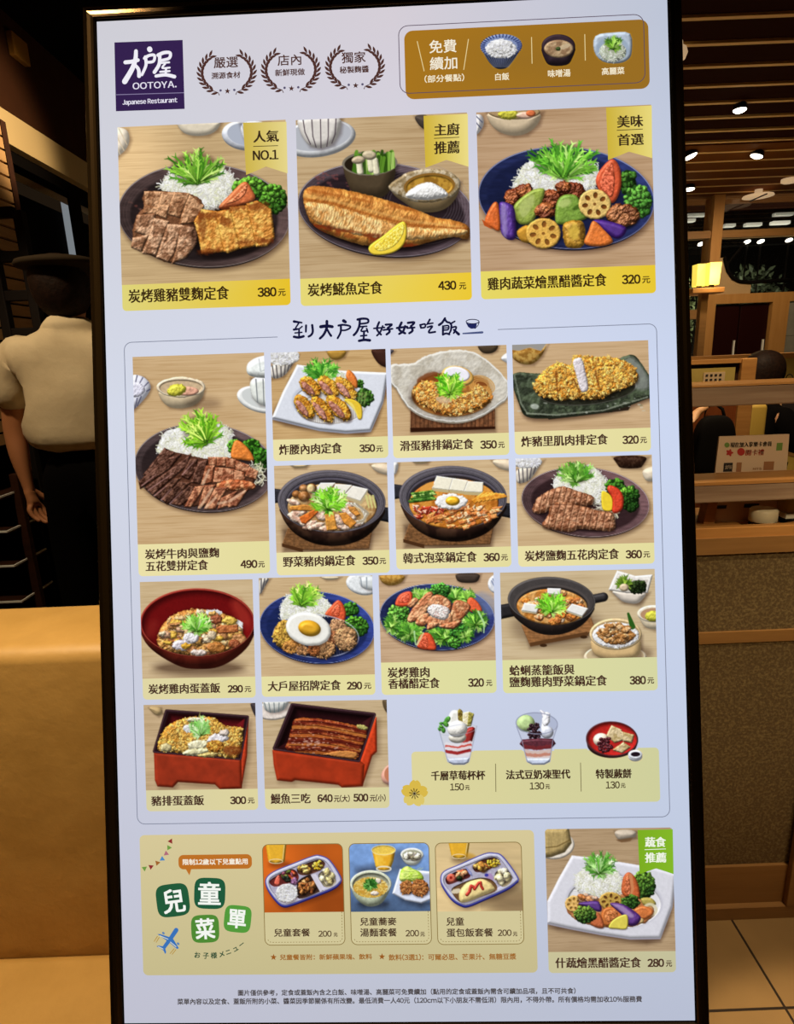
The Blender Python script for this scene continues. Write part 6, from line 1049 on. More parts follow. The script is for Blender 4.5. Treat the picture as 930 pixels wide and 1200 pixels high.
def head_parts(parent, og, c, fwd, h, skin_m):
    # eyes, nose, mouth and ears on a head centred at c (h: head height)
    f_ = np.array(fwd, float); f_ /= np.linalg.norm(f_); up = np.array([0, 0, 1.]); up = up - f_ * f_.dot(up); up /= np.linalg.norm(up); rt = np.cross(f_, up); c = np.array(c)
    EYE = bpy.data.materials.get('eye_white') or mat('eye_white', '#e8e0d8', .3); IR = bpy.data.materials.get('eye_dark') or mat('eye_dark', '#1a0f0a', .2); LIP = bpy.data.materials.get('lips') or mat('lips', '#8f4a3c', .5)
    for s_ in (-1, 1):
        e = blob('eye', c + f_ * h * .375 + rt * s_ * h * .14, (h * .055,) * 3, EYE, parent, og); blob('iris', c + f_ * h * .42 + rt * s_ * h * .14, (h * .024,) * 3, IR, e, og); blob('ear', c + rt * s_ * h * .335, (h * .05, h * .05, h * .12), skin_m, parent, og)
    blob('nose', c + f_ * h * .44 - up * h * .1, (h * .055, h * .055, h * .1), skin_m, parent, og); blob('mouth', c + f_ * h * .39 - up * h * .25, (h * .1, h * .05, h * .03), LIP, parent, og)
# staff member seen from behind
SX, SY = -1.18, 2.3; og = np.array([SX, SY, 0.0])
stf = thing('person', 'person in beige short-sleeved shirt and black hat standing with back turned', 'person', (SX, SY, 0))
J = {}; Bn = []
def add(k, p, r, par=None):
    J[k] = (np.array(p, float), r)
    if par: Bn.append((par, k))
add('pel', (SX, SY, .93), (.14, .10)); add('wai', (SX, SY, 1.10), (.13, .09), 'pel'); add('che', (SX, SY, 1.32), (.15, .085), 'wai'); add('nek0', (SX, SY + .01, 1.49), .062, 'che'); add('nek1', (SX, SY + .02, 1.56), .056, 'nek0'); add('hd0', (SX, SY + .03, 1.63), .085, 'nek1'); add('hd1', (SX, SY + .035, 1.72), .09, 'hd0')
for s_, pre in ((-1, 'l'), (1, 'r')):
    add(pre + 'sh', (SX + s_ * .17, SY, 1.43), .062, 'che'); add(pre + 'up', (SX + s_ * .235, SY, 1.33), .052, pre + 'sh'); add(pre + 'el', (SX + s_ * .27, SY + .01, 1.15), .043, pre + 'up'); add(pre + 'fa', (SX + s_ * .265, SY + .0, 1.05), .038, pre + 'el'); add(pre + 'w', (SX + s_ * .25, SY - .01, .93), .027, pre + 'fa')
    hand(J, Bn, pre, J[pre + 'w'][0], (s_ * -.15, -.02, -1), (-s_ * .3, .9, 0), (-s_, 0, -.1), .45)
    add(pre + 'hip', (SX + s_ * .09, SY, .88), .095, 'pel'); add(pre + 'kn', (SX + s_ * .10, SY - .01, .48), .06, pre + 'hip'); add(pre + 'an', (SX + s_ * .10, SY + .01, .09), .042, pre + 'kn'); add(pre + 'to', (SX + s_ * .11, SY + .14, .045), .035, pre + 'an')
skinned('body', J, Bn, SKIN, stf, og); head_parts(stf, og, (SX, SY + .035, 1.665), (0, 1, 0), .23, SKIN)
J = {}; Bn = []
add('b0', (SX, SY, 1.055), (.225, .17)); add('b', (SX, SY, 1.13), (.23, .17), 'b0'); add('m', (SX, SY - .005, 1.26), (.225, .17), 'b'); add('c', (SX, SY - .005, 1.38), (.215, .155), 'm'); add('n', (SX, SY + .01, 1.50), (.12, .10), 'c'); add('n2', (SX, SY + .012, 1.555), (.085, .085), 'n')
for s_, pre in ((-1, 'l'), (1, 'r')): add(pre + 's', (SX + s_ * .175, SY, 1.455), .082, 'c'); add(pre + 'u', (SX + s_ * .245, SY, 1.335), .088, pre + 's'); add(pre + 'e', (SX + s_ * .268, SY + .005, 1.215), .08, pre + 'u')
shirt = skinned('shirt', J, Bn, SHIRT, stf, og)
for v in shirt.data.vertices:                 # soft folds in the cloth
    q = v.co; v.co = q + v.normal * .03 * (float(fbm(np.array([q.x * 9 + q.z * 4.]), np.array([q.z * 7 - q.x * 3 + q.y * 5.]), 2)[0]) - .5) * 2
J = {}; Bn = []
add('b', (SX, SY, .99), (.20, .145)); add('t', (SX, SY, 1.15), (.19, .14), 'b')
for s_, pre in ((-1, 'l'), (1, 'r')): add(pre + 'h', (SX + s_ * .095, SY, .85), (.115, .12), 'b'); add(pre + 'k', (SX + s_ * .105, SY, .48), .092, pre + 'h'); add(pre + 'a', (SX + s_ * .105, SY, .12), .075, pre + 'k')
skinned('trousers', J, Bn, TROU, stf, og)
for s_ in (-1, 1): blob('shoe', (SX + s_ * .108, SY + .07, .045), (.05, .14, .045), BLACK, stf, og, .8)
blob('hair', (SX, SY + .005, 1.655), (.098, .1, .115), HAIR, stf, og, .9, .12)
MB(og).lathe((SX + .01, SY + .02, 1.735), [(.085, -.05), (.09, -.02), (.15, -.012), (.156, -.002), (.15, .008), (.09, .022), (.001, .028)], 36).obj('hat', mat('dark_hat', '#2c2216', .9, spec=.1), stf, True)
# diner in black seen from the side, bent over the table
DX, DY = 2.03, 3.42; og = np.array([DX, DY, 0.0])
din = thing('person', 'seated dark-haired diner in black bending over the booth table', 'person', (DX, DY, 0)); J = {}; Bn = []
add('pel', (DX, DY, .55), (.14, .13)); add('wai', (DX + .02, DY, .72), (.12, .13), 'pel'); add('che', (DX + .08, DY, .92), (.12, .15), 'wai'); add('nk', (DX + .08, DY, 1.06), .055, 'che'); add('h0', (DX + .09, DY, 1.14), .08, 'nk'); add('h1', (DX + .08, DY, 1.23), .085, 'h0')
for s_, pre in ((-1, 'l'), (1, 'r')):
    add(pre + 'sh', (DX + .07, DY + s_ * .17, 1.0), .06, 'che'); add(pre + 'el', (DX + .15, DY + s_ * .22, .80), .045, pre + 'sh'); add(pre + 'w', (DX + .36, DY + s_ * .10, .80 if s_ > 0 else .86), .027, pre + 'el')
    hand(J, Bn, pre, J[pre + 'w'][0], (1, -s_ * .2, -.1), (.1, -s_, .5), (0, 0, -1), .5)
    add(pre + 'hp', (DX + .04, DY + s_ * .09, .54), .085, 'pel'); add(pre + 'kn', (DX + .40, DY + s_ * .10, .54), .065, pre + 'hp'); add(pre + 'an', (DX + .40, DY + s_ * .10, .10), .042, pre + 'kn'); add(pre + 'to', (DX + .52, DY + s_ * .10, .05), .035, pre + 'an')
skinned('body', J, Bn, SKIN2, din, og); head_parts(din, og, (DX + .085, DY, 1.185), (.9, 0, -.35), .225, SKIN2)
J = {}; Bn = []
add('b', (DX, DY, .58), (.16, .16)); add('m', (DX + .03, DY, .76), (.155, .17), 'b'); add('c', (DX + .07, DY, .95), (.14, .165), 'm'); add('n', (DX + .075, DY, 1.05), .075, 'c')
for s_, pre in ((-1, 'l'), (1, 'r')): add(pre + 's', (DX + .07, DY + s_ * .175, .99), .078, 'c'); add(pre + 'e', (DX + .15, DY + s_ * .225, .81), .066, pre + 's'); add(pre + 'w', (DX + .31, DY + s_ * .13, .805 if s_ > 0 else .85), .046, pre + 'e')
skinned('top', J, Bn, TROU, din, og); J = {}; Bn = []
add('b', (DX, DY, .56), (.155, .155))
for s_, pre in ((-1, 'l'), (1, 'r')): add(pre + 'h', (DX + .06, DY + s_ * .09, .55), .1, 'b'); add(pre + 'k', (DX + .40, DY + s_ * .10, .545), .082, pre + 'h'); add(pre + 'a', (DX + .40, DY + s_ * .10, .14), .066, pre + 'k')
skinned('trousers', J, Bn, BLACK, din, og)
for s_ in (-1, 1): blob('shoe', (DX + .46, DY + s_ * .10, .045), (.13, .05, .045), BLACK, din, og, .8)
blob('hair', (DX + .055, DY, 1.215), (.108, .098, .112), HAIR, din, og, .9)
gl = MB(og); [gl.tube([(DX + .172, DY + .05 * s_ + .03 * math.cos(a), 1.165 + .026 * math.sin(a)) for a in np.linspace(0, 6.283, 17)], .003, 6) for s_ in (-1, 1)]; gl.obj('glasses', IRON, din)
# ---------------------------------------------------------------- the free-standing menu display
PXM = bpy.data.materials.new('screen_pixels'); PXM.use_nodes = True
_nt = PXM.node_tree; _nt.nodes.clear()
_a = _nt.nodes.new('ShaderNodeVertexColor'); _a.layer_name = 'Col'; _e = _nt.nodes.new('ShaderNodeEmission'); _o = _nt.nodes.new('ShaderNodeOutputMaterial')
_nt.links.new(_a.outputs[0], _e.inputs[0]); _nt.links.new(_e.outputs[0], _o.inputs[0]); PXM.cycles.emission_sampling = 'NONE'
SCM = PXM.copy(); SCM.name = 'screen_backlight'; SCM.cycles.emission_sampling = 'FRONT'
def S3(u, v, h):                              # metres on the screen -> world
    u = np.asarray(u, float)[..., None]; v = np.asarray(v, float)[..., None]; return B_ORG + B_U * u + B_V * v + B_N * h
BORG = tuple(map(float, (S3(SW / 2, SH, -.03) * [1, 1, 0])))
DISP = thing('menu_display', 'tall freestanding illuminated menu screen with white dish menu in dark bronze frame', 'menu screen', BORG)
H_PANEL, H_PIC, H_RIB, H_TXT = .0003, .0005, .0007, .0009
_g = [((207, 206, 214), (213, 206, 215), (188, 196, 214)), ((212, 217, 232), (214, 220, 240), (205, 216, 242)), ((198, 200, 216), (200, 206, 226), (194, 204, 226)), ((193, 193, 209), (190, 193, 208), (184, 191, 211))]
def ground(px, py):  # screen ground colour, with viewing-angle dimming towards the edges painted in
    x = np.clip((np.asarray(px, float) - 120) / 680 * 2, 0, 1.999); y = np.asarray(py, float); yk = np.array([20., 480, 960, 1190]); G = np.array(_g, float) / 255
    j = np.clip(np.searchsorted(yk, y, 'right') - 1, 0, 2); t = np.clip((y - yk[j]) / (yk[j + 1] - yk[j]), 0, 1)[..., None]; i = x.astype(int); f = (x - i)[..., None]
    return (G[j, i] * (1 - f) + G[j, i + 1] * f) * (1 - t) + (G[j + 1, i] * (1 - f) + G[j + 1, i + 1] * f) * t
def grid_mesh(name, U, V, rgbimg, h, parent, m=None, keep=None):
    ny, nx = U.shape; P = S3(U, V, h).reshape(-1, 3); idx = np.arange(ny * nx).reshape(ny, nx)
    q = np.stack([idx[:-1, :-1], idx[1:, :-1], idx[1:, 1:], idx[:-1, 1:]], -1).reshape(-1, 4)
    if keep is not None:
        k = keep.reshape(-1) > 0; q = q[k[q].any(1)]; used = np.unique(q); mp = np.zeros(ny * nx, int); mp[used] = np.arange(len(used)); P = P[used]; q = mp[q]; rgbimg = rgbimg.reshape(-1, 3)[used]
    me = bpy.data.meshes.new(name); me.vertices.add(len(P)); me.vertices.foreach_set('co', (P - BORG).astype(np.float32).ravel())
    me.loops.add(q.size); me.loops.foreach_set('vertex_index', q.ravel().astype(np.int32)); me.polygons.add(len(q)); me.polygons.foreach_set('loop_start', np.arange(0, q.size, 4, dtype=np.int32))
    me.update(calc_edges=True); me.materials.append(m or PXM)
    at = me.color_attributes.new('Col', 'FLOAT_COLOR', 'POINT'); c = np.ones((len(P), 4), np.float32); c[:, :3] = lin(rgbimg.reshape(-1, 3)); at.data.foreach_set('color', c.ravel())
    o = bpy.data.objects.new(name, me); COL.objects.link(o); o.parent = parent; return o
def uvgrid(p0, p1, cell):
    (u0, v0), (u1, v1) = p0, p1; m = SW / 671.5 * cell
    return np.meshgrid(np.linspace(u0, u1, int(round((u1 - u0) / m)) + 1), np.linspace(v0, v1, int(round((v1 - v0) / m)) + 1))
class Flat:                                    # flat coloured shapes on the screen, gathered into one mesh
    def __init__(s): s.V = []; s.F = []; s.C = []
    def uvpoly(s, uv, col, h):                 # convex or star-shaped-from-centroid outline
        uv = np.asarray(uv, float); n = len(s.V); c = uv.mean(0); P = S3(np.append(uv[:, 0], c[0]), np.append(uv[:, 1], c[1]), h); m = len(uv)
        s.V += list(P); s.F += [(n + i, n + m, n + (i + 1) % m) for i in range(m)]
        if callable(col): s.C += [lin(col(*p)) for p in list(uv) + [c]]
        else: s.C += [lin(col)] * (m + 1)
        return s
    def px(s, pts, col, h): return s.uvpoly([B(*p) for p in pts], col, h)
    def stroke(s, pts, w0, w1, col, h, caps=True):    # ribbon along pixel points, widths in pixels
        p = [np.array(B(*q)) for q in pts]; k = SW / 671.5; m = len(p); n = len(s.V)
        for i in range(m):
            t = p[min(i + 1, m - 1)] - p[max(i - 1, 0)]; t /= np.linalg.norm(t) + 1e-12; d = np.array([-t[1], t[0]]) * (w0 + (w1 - w0) * i / (m - 1)) * k / 2
            s.V += [S3(*(p[i] + d), h), S3(*(p[i] - d), h)]; s.C += [lin(col)] * 2
        s.F += [(n + 2 * i, n + 2 * i + 2, n + 2 * i + 3, n + 2 * i + 1) for i in range(m - 1)]
        if caps:
            for c, w in ((p[0], w0), (p[-1], w1)): s.uvpoly([c + w * k / 2 * np.array([math.cos(a), math.sin(a)]) for a in np.linspace(0, 6.283, 11)[:-1]], col, h)
        return s
    def obj(s, name, parent, label=None):
        o = mesh_obj(name, s.V, s.F, PXM, parent, BORG, False, np.array(s.C))
        if label: o['label'] = label
        return o
def rrect(u0, v0, u1, v1, r):                  # r: 4 radii tl, tr, br, bl (metres)
    out = []
    for (cx, cy, a0), rr in zip(((u0, v0, 180), (u1, v0, 270), (u1, v1, 0), (u0, v1, 90)), r):
        x = cx + (rr if cx == u0 else -rr); y = cy + (rr if cy == v0 else -rr)
        for k in range(7 if rr > 0 else 1): a = math.radians(a0 + k * 15); out.append((x + rr * math.cos(a), y + rr * math.sin(a)))
    return out
_tc = {}
def _ink(s):                                  # outline of a glyph, triangulated by winding number
    if s in _tc: return _tc[s]
    from mathutils.geometry import delaunay_2d_cdt
    cu = bpy.data.curves.new('t', 'FONT'); cu.body = s; cu.resolution_u = 3; cu.fill_mode = 'NONE'
    o = bpy.data.objects.new('t', cu); COL.objects.link(o); bpy.context.view_layer.update()
    me = o.evaluated_get(bpy.context.evaluated_depsgraph_get()).to_mesh(); V = np.array([v.co[:2] for v in me.vertices]).reshape(-1, 2); E = [tuple(e.vertices) for e in me.edges]
    bpy.data.objects.remove(o); bpy.data.curves.remove(cu)
    nx = {}
    for a, c in E: nx.setdefault(a, []).append(c); nx.setdefault(c, []).append(a)
    seen = set(); D = []                       # directed edges, loop by loop in vertex order
    for a in range(len(V)):
        if a in seen or a not in nx: continue
        L = [a]; seen.add(a); p, c = None, a
        while True:
            n = [q for q in nx[c] if q != p and q not in seen] if p is not None else sorted(nx[c])[:1]
            if not n: break
            p, c = c, n[0]; seen.add(c); L.append(c)
        D += [(L[k], L[(k + 1) % len(L)]) for k in range(len(L))]
    r = delaunay_2d_cdt([Vector(v) for v in V], E, [], 0, 1e-6); P = np.array([v[:] for v in r[0]]); T = np.array([f[:3] for f in r[2]])
    A, C_ = V[[d[0] for d in D]], V[[d[1] for d in D]]; c = P[T].mean(1)
    x = c[:, None, 0]; y = c[:, None, 1]; cr = (C_[:, 0] - A[:, 0]) * (y - A[:, 1]) - (x - A[:, 0]) * (C_[:, 1] - A[:, 1])
    w = (((A[:, 1] <= y) & (C_[:, 1] > y) & (cr > 0)).astype(int) - ((A[:, 1] > y) & (C_[:, 1] <= y) & (cr < 0)).astype(int)).sum(1)
    _tc[s] = (P, [tuple(map(int, t)) for t in T[w != 0]]); return _tc[s]
_EM = np.ptp(_ink('\u7530\u7530')[0][:, 0]) - np.ptp(_ink('\u7530')[0][:, 0])
def glyphs(s):                                # set a line: full-width forms keep digits and latin in one face
    V = []; F = []; x = 0; n = 0; num = sum(c.isdigit() for c in s)
    for ch in s:
        if ch == ' ': x += .3 * _EM; continue
        g, f = _ink(chr(ord(ch) + 0xFEE0) if 33 <= ord(ch) <= 126 else ch)
        if ord(ch) < 127:
            lo, hi = g[:, 0].min(), g[:, 0].max(); w = .565 * _EM if ch.isdigit() else (hi - lo) + .085 * _EM
            g = g + [x + (w - hi - lo) / 2, 0]; x += w
        else: g = g + [x, 0]; x += _EM
        V.append(g); F += [tuple(i + n for i in q) for q in f]; n += len(g)
    return np.concatenate(V), F
if "card_marks" in globals(): card_marks()
def text_into(fl, s, x0, x1, y, h, col, b=.35, xb=0, rot=None, hh=H_TXT):
    # lettering whose ink spans x0..x1 at mid height y, h tall (photo pixels); b, xb: stroke weight added all round and sideways
    V, F = glyphs(s); lo, hi = V.min(0), V.max(0)
    (u0, v0), (u1, v1) = B(x0, y), B(x1, y); k = SW / 671.5; W_ = u1 - u0; Hh = h * k; vc = (v0 + v1) / 2; wx = b + xb
    P = (V - lo) / (hi - lo); cx = (u0 + u1) / 2
    X = (P[:, 0] - .5) * (W_ - wx * k); Y = (.5 - P[:, 1]) * (Hh - b * k)
    sh = [(0, 0)] + ([(-.5 * wx, -.5 * b), (.5 * wx, -.5 * b), (-.5 * wx, .5 * b), (.5 * wx, .5 * b)] if b else []) + ([(-.5 * wx, 0), (.5 * wx, 0)] if xb else [])
    for i, (dx, dy) in enumerate(sh):
        x, y2 = X + dx * k, Y + dy * k
        if rot: a = math.radians(rot); x, y2 = x * math.cos(a) - y2 * math.sin(a), x * math.sin(a) + y2 * math.cos(a)
        n = len(fl.V); fl.V += list(S3(cx + x, vc + y2, hh + i * 2e-6)); fl.C += [lin(col)] * len(V); fl.F += [tuple(i + n for i in f) for f in F]
def lettering_each(name, parent, items, col, **k):
    for it in items: lettering(name, parent, [it], col, **k)
def lettering(name, parent, items, col, label=None, **k):
    fl = Flat()
    for it in items: text_into(fl, *it[:5], it[5] if len(it) > 5 else col, **k)
    return fl.obj(name, parent, label)
# screen, frame, back, stand
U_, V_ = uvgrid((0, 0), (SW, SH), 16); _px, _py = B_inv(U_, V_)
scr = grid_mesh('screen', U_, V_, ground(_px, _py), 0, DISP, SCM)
BRZ = mat('dark_bronze', '#5a4426', .22, .9); BLK = mat('black_plastic', '#0b0a0b', .35)
FB, FD = .0131, .05
def frame_mesh():
    m = MB(BORG); prof = [(0, -.004), (0, .0030), (.0012, .0042), (.0045, .0034), (.0085, .0030), (.0115, .0045), (FB - .001, .0036), (FB, .0015), (FB, -FD), (0, -FD)]
    n = len(prof); V = []
    for cu, cv, su, sv in ((0, 0, -1, -1), (SW, 0, 1, -1), (SW, SH, 1, 1), (0, SH, -1, 1)):
        for r, h in prof: V.append(S3(cu + su * r, cv + sv * r, h))
    F = [(i * n + k, i * n + (k + 1) % n, ((i + 1) % 4) * n + (k + 1) % n, ((i + 1) % 4) * n + k) for i in range(4) for k in range(n)]
    return m.add(V, F)
frame_mesh().obj('frame', BRZ, DISP)['label'] = 'dark bronze metal frame'
fl = MB(BORG)                                   # black inner border between glass and frame
for a, b, c, d in ((-.0005, -.0005, SW + .0005, .0016), (-.0005, SH - .0012, SW + .0005, SH + .0005), (-.0005, 0, .0012, SH), (SW - .0012, 0, SW + .0005, SH)):
    fl.add([S3(a, b, .001), S3(c, b, .001), S3(c, d, .001), S3(a, d, .001)], [(0, 1, 2, 3)])
fl.obj('gasket', BLK, DISP)
bk = MB(BORG); bk.prism([S3(-FB + .002, -FB + .002, -.006), S3(SW + FB - .002, -FB + .002, -.006), S3(SW + FB - .002, SH + FB - .002, -.006), S3(-FB + .002, SH + FB - .002, -.006)], -B_N * (FD - .002)); bk.obj('back_cover', BLK, DISP)
sp = MB(BORG); sb = S3(SW / 2, SH * .62, -FD); sb2 = S3(SW / 2, SH - .02, -FD)
sp.prism([(sb2[0] - .05, sb2[1] - .01, .02), (sb2[0] + .05, sb2[1] - .01, .02), (sb2[0] + .05, sb2[1] + .05, .02), (sb2[0] - .05, sb2[1] + .05, .02)], (0, 0, sb2[2] + .12)); sp.obj('stand_column', BLK, DISP)
MB(BORG).box((sb2[0] - .2, sb2[1] - .2, 0), (sb2[0] + .2, sb2[1] + .18, .02), .006).obj('base_plate', BLK, DISP)
# ---- brand logo
INK = '#4a3226'; DKINK = '#3c2a12'
def C(off, k): return lambda x, y: (off[0] + x / k, off[1] + y / k)
def T(c, s, x0, x1, y, h, *r):                 # text given in the coordinates of a crop
    k = c(1, 0)[0] - c(0, 0)[0]; a = c(x0, y); b = c(x1, y); return (s, a[0], b[0], a[1], h * k, *r)
c1 = C((125, 35), 5.4706)
lg = Flat(); lg.px([c1(50, 82), c1(487, 66), c1(500, 508), c1(60, 523)], '#35224f', H_PANEL); lg.stroke([c1(62, 418), c1(497, 405)], .8, .8, '#8f84a8', H_PIC, False)
LOGO = lg.obj('brand_logo', DISP, 'square purple logo with white brush characters')
def brush(strokes, c, sc, col, h, name, parent):
    f = Flat()
    for pts, w0, w1 in strokes:
        q = pts if len(pts) < 3 else [tuple(x) for x in _open_smooth(pts)]
        f.stroke([c(*p) for p in q], w0 * sc, w1 * sc, col, h)
    return f.obj(name, parent)
def _open_smooth(pts, n=5):
    p = np.array([pts[0]] + list(pts) + [pts[-1]], float); out = []
    for i in range(1, len(p) - 2):
        for k in range(n):
            t = k / n; p0, p1, p2, p3 = p[i - 1:i + 3]
            out.append(.5 * (2 * p1 + (p2 - p0) * t + (2 * p0 - 5 * p1 + 4 * p2 - p3) * t * t + (3 * p1 - p0 - 3 * p2 + p3) * t ** 3))
    return out + [p[-1]]
brush([([(122, 212), (160, 208), (202, 198)], 26, 24), ([(190, 140), (186, 195), (165, 255), (118, 335)], 24, 36), ([(176, 222), (205, 255), (210, 300)], 18, 26), ([(277, 127), (279, 131)], 34, 34),
       ([(244, 186), (275, 168), (308, 168), (302, 205), (262, 212)], 20, 18), ([(250, 178), (254, 230), (228, 292)], 22, 18), ([(332, 166), (370, 150), (408, 152), (402, 186), (350, 200)], 24, 18), ([(342, 170), (338, 225), (308, 275)], 22, 24),
       ([(352, 216), (402, 212)], 13, 13), ([(376, 222), (358, 248), (406, 246)], 13, 12), ([(382, 250), (380, 296)], 15, 15), ([(345, 273), (405, 268)], 13, 13), ([(318, 300), (380, 292), (436, 304)], 20, 24)],
      c1, 1 / 5.4706, '#f0eef6', H_TXT, 'brush_lettering', LOGO)
lettering('lettering', LOGO, [T(c1, 'OOTOYA.', 168, 450, 358, 44), T(c1, 'Japanese Restaurant', 103, 455, 465, 40)], '#e6e2f0', b=.2, xb=.25)
# ---- three laurel badges
def star(fl, x, y, r, col, h): fl.px([(x + (r if i % 2 == 0 else r * .42) * math.sin(i * math.pi / 5 + .05), y - (r if i % 2 == 0 else r * .42) * math.cos(i * math.pi / 5 + .05)) for i in range(10)], col, h)
c2 = C((290, 35), 5.4706)
def badge(cx, cy, big, small, lab):            # centre in photo pixels
    f = Flat(); s = 1 / 5.4706; col = '#4f302a'
    tilt = math.radians(-2.2)
    def at(x, y): return (cx + (x * math.cos(tilt) - y * math.sin(tilt)) * s, cy + (x * math.sin(tilt) + y * math.cos(tilt)) * s)
    for sd in (-1, 1):
        arc = [(sd * 166 * math.cos(a), 4 + 136 * math.sin(a)) for a in np.linspace(-.85, 1.2, 11)]
        f.stroke([at(*p) for p in arc[1:]] + [at(sd * 52, 148)], .5, .9, col, H_PIC, False)
        for i, (x, y) in enumerate(arc[:11]):
            a = np.linspace(-.85, 1.2, 11)[i]; tx, ty = sd * 166 * math.sin(a), -136 * math.cos(a); ta = math.atan2(ty, tx)
            for side in (-1, 1):
                if i == 10 and side * sd < 0: continue
                b = ta + side * .5; L = 48 if i else 52; w = 8; p = []
                for t in np.linspace(0, 1, 7): p.append((x + math.cos(b) * L * t - math.sin(b) * w * math.sin(math.pi * t) , y + math.sin(b) * L * t + math.cos(b) * w * math.sin(math.pi * t)))
                for t in np.linspace(1, 0, 7)[1:-1]: p.append((x + math.cos(b) * L * t + math.sin(b) * w * math.sin(math.pi * t), y + math.sin(b) * L * t - math.cos(b) * w * math.sin(math.pi * t)))
                f.px([at(*q) for q in p], col, H_PIC)
    star(f, *at(0, 123), 3.6, col, H_PIC)
    for x in (-44, 44): f.px([(at(x, 117)[0] + 1.5 * math.cos(a), at(x, 117)[1] + 1.5 * math.sin(a)) for a in np.linspace(0, 6.28, 9)[:-1]], '#5a5570', H_PIC)
    o = f.obj('award_badge', DISP, lab); lettering('lettering', o, [big, small], col)
badge(*c1(770, 272), T(c1, '嚴選', 687, 843, 213, 70), T(c1, '溯源食材', 673, 858, 295, 43), 'laurel badge nearest the purple logo')
badge(*c2(277, 255), T(c2, '店內', 193, 345, 197, 70), T(c2, '新鮮現做', 177, 368, 276, 45), 'middle laurel badge')
badge(*c2(688, 236), T(c2, '獨家', 603, 757, 180, 72), T(c2, '秘製麴醬', 590, 778, 258, 45), 'laurel badge nearest the brown banner')
# ---- free refill banner
c3 = C((465, 15), 3.049); k3 = 1 / 3.049
def prect(c, x0, y0, x1, y1, r, col, h, fl=None):   # rounded rectangle from two opposite crop corners
    fl = fl or Flat(); (u0, v0), (u1, v1) = B(*c(x0, y0)), B(*c(x1, y1)); fl.uvpoly(rrect(u0, v0, u1, v1, [q * SW / 671.5 for q in (r if isinstance(r, (list, tuple)) else [r] * 4)]), col, h); return fl
def outline(fl, c, x0, y0, x1, y1, r, w, col, h, gap=None):
    (u0, v0), (u1, v1) = B(*c(x0, y0)), B(*c(x1, y1)); p = rrect(u0, v0, u1, v1, [r * SW / 671.5] * 4); p = [B_inv(np.array(a), np.array(b)) for a, b in p]
    if gap is None: fl.stroke(p + [p[0]], w, w, col, h, False)
    else: fl.stroke(gap[1] + p[7:] + p[:7] + gap[0], w, w, col, h, False)
bn = prect(c3, 25, 66, 903, 271, 10, lambda u, v: (.66, .46, .12) if u < .45 else (.60, .43, .14), H_PANEL); outline(bn, c3, 5, 49, 886, 250, 11, .9, '#5a4a5c', H_PIC)
for a, b in (((72, 103), (97, 210)), ((255, 95), (238, 205)), ((480, 88), (482, 183)), ((670, 78), (672, 172))): bn.stroke([c3(*a), c3(*b)], .9, .9, '#e8d49a', H_PIC, False)
BAN = bn.obj('refill_banner', DISP, 'brown rounded banner with three small bowls')
lettering('lettering', BAN, [T(c3, '免費', 115, 212, 122, 47), T(c3, '續加', 117, 215, 182, 46)], '#f4ecd8')
lettering_each('caption', BAN, [T(c3, '（部分餐點）', 98, 240, 236, 27), T(c3, '白飯', 350, 400, 230, 26), T(c3, '味噌湯', 538, 619, 218, 27), T(c3, '高麗菜', 730, 811, 210, 26)], '#f2e6c8')
def cutout(fn, off, k, x0, y0, x1, y1, gcol, parent, name, lab, cell=.7):
    (u0, v0), (u1, v1) = B(off[0] + x0 / k, off[1] + y0 / k), B(off[0] + x1 / k, off[1] + y1 / k)
    U, V = uvgrid((u0, v0), (u1, v1), cell); X, Y = B_inv(U, V); P = Cut(X, Y, off, k, 7).start(gcol(X, Y)); fn(P)
    o = grid_mesh(name, U, V, P.done(), H_PIC, parent, None, P.cov); o['label'] = lab
for fn, x0, x1, y0, y1, lab in ((c_rice, 292, 452, 70, 210, 'picture of a striped bowl of white rice'), (c_soup, 510, 642, 66, 198, 'picture of a dark bowl of soup'), (c_slaw, 698, 846, 64, 190, 'picture of a pale square dish of cabbage')):
    cutout(fn, (465, 15), 3.049, x0, y0, x1, y1, lambda X, Y: np.broadcast_to(rgb('#a37620'), X.shape + (3,)), BAN, 'bowl_picture', lab, .6)
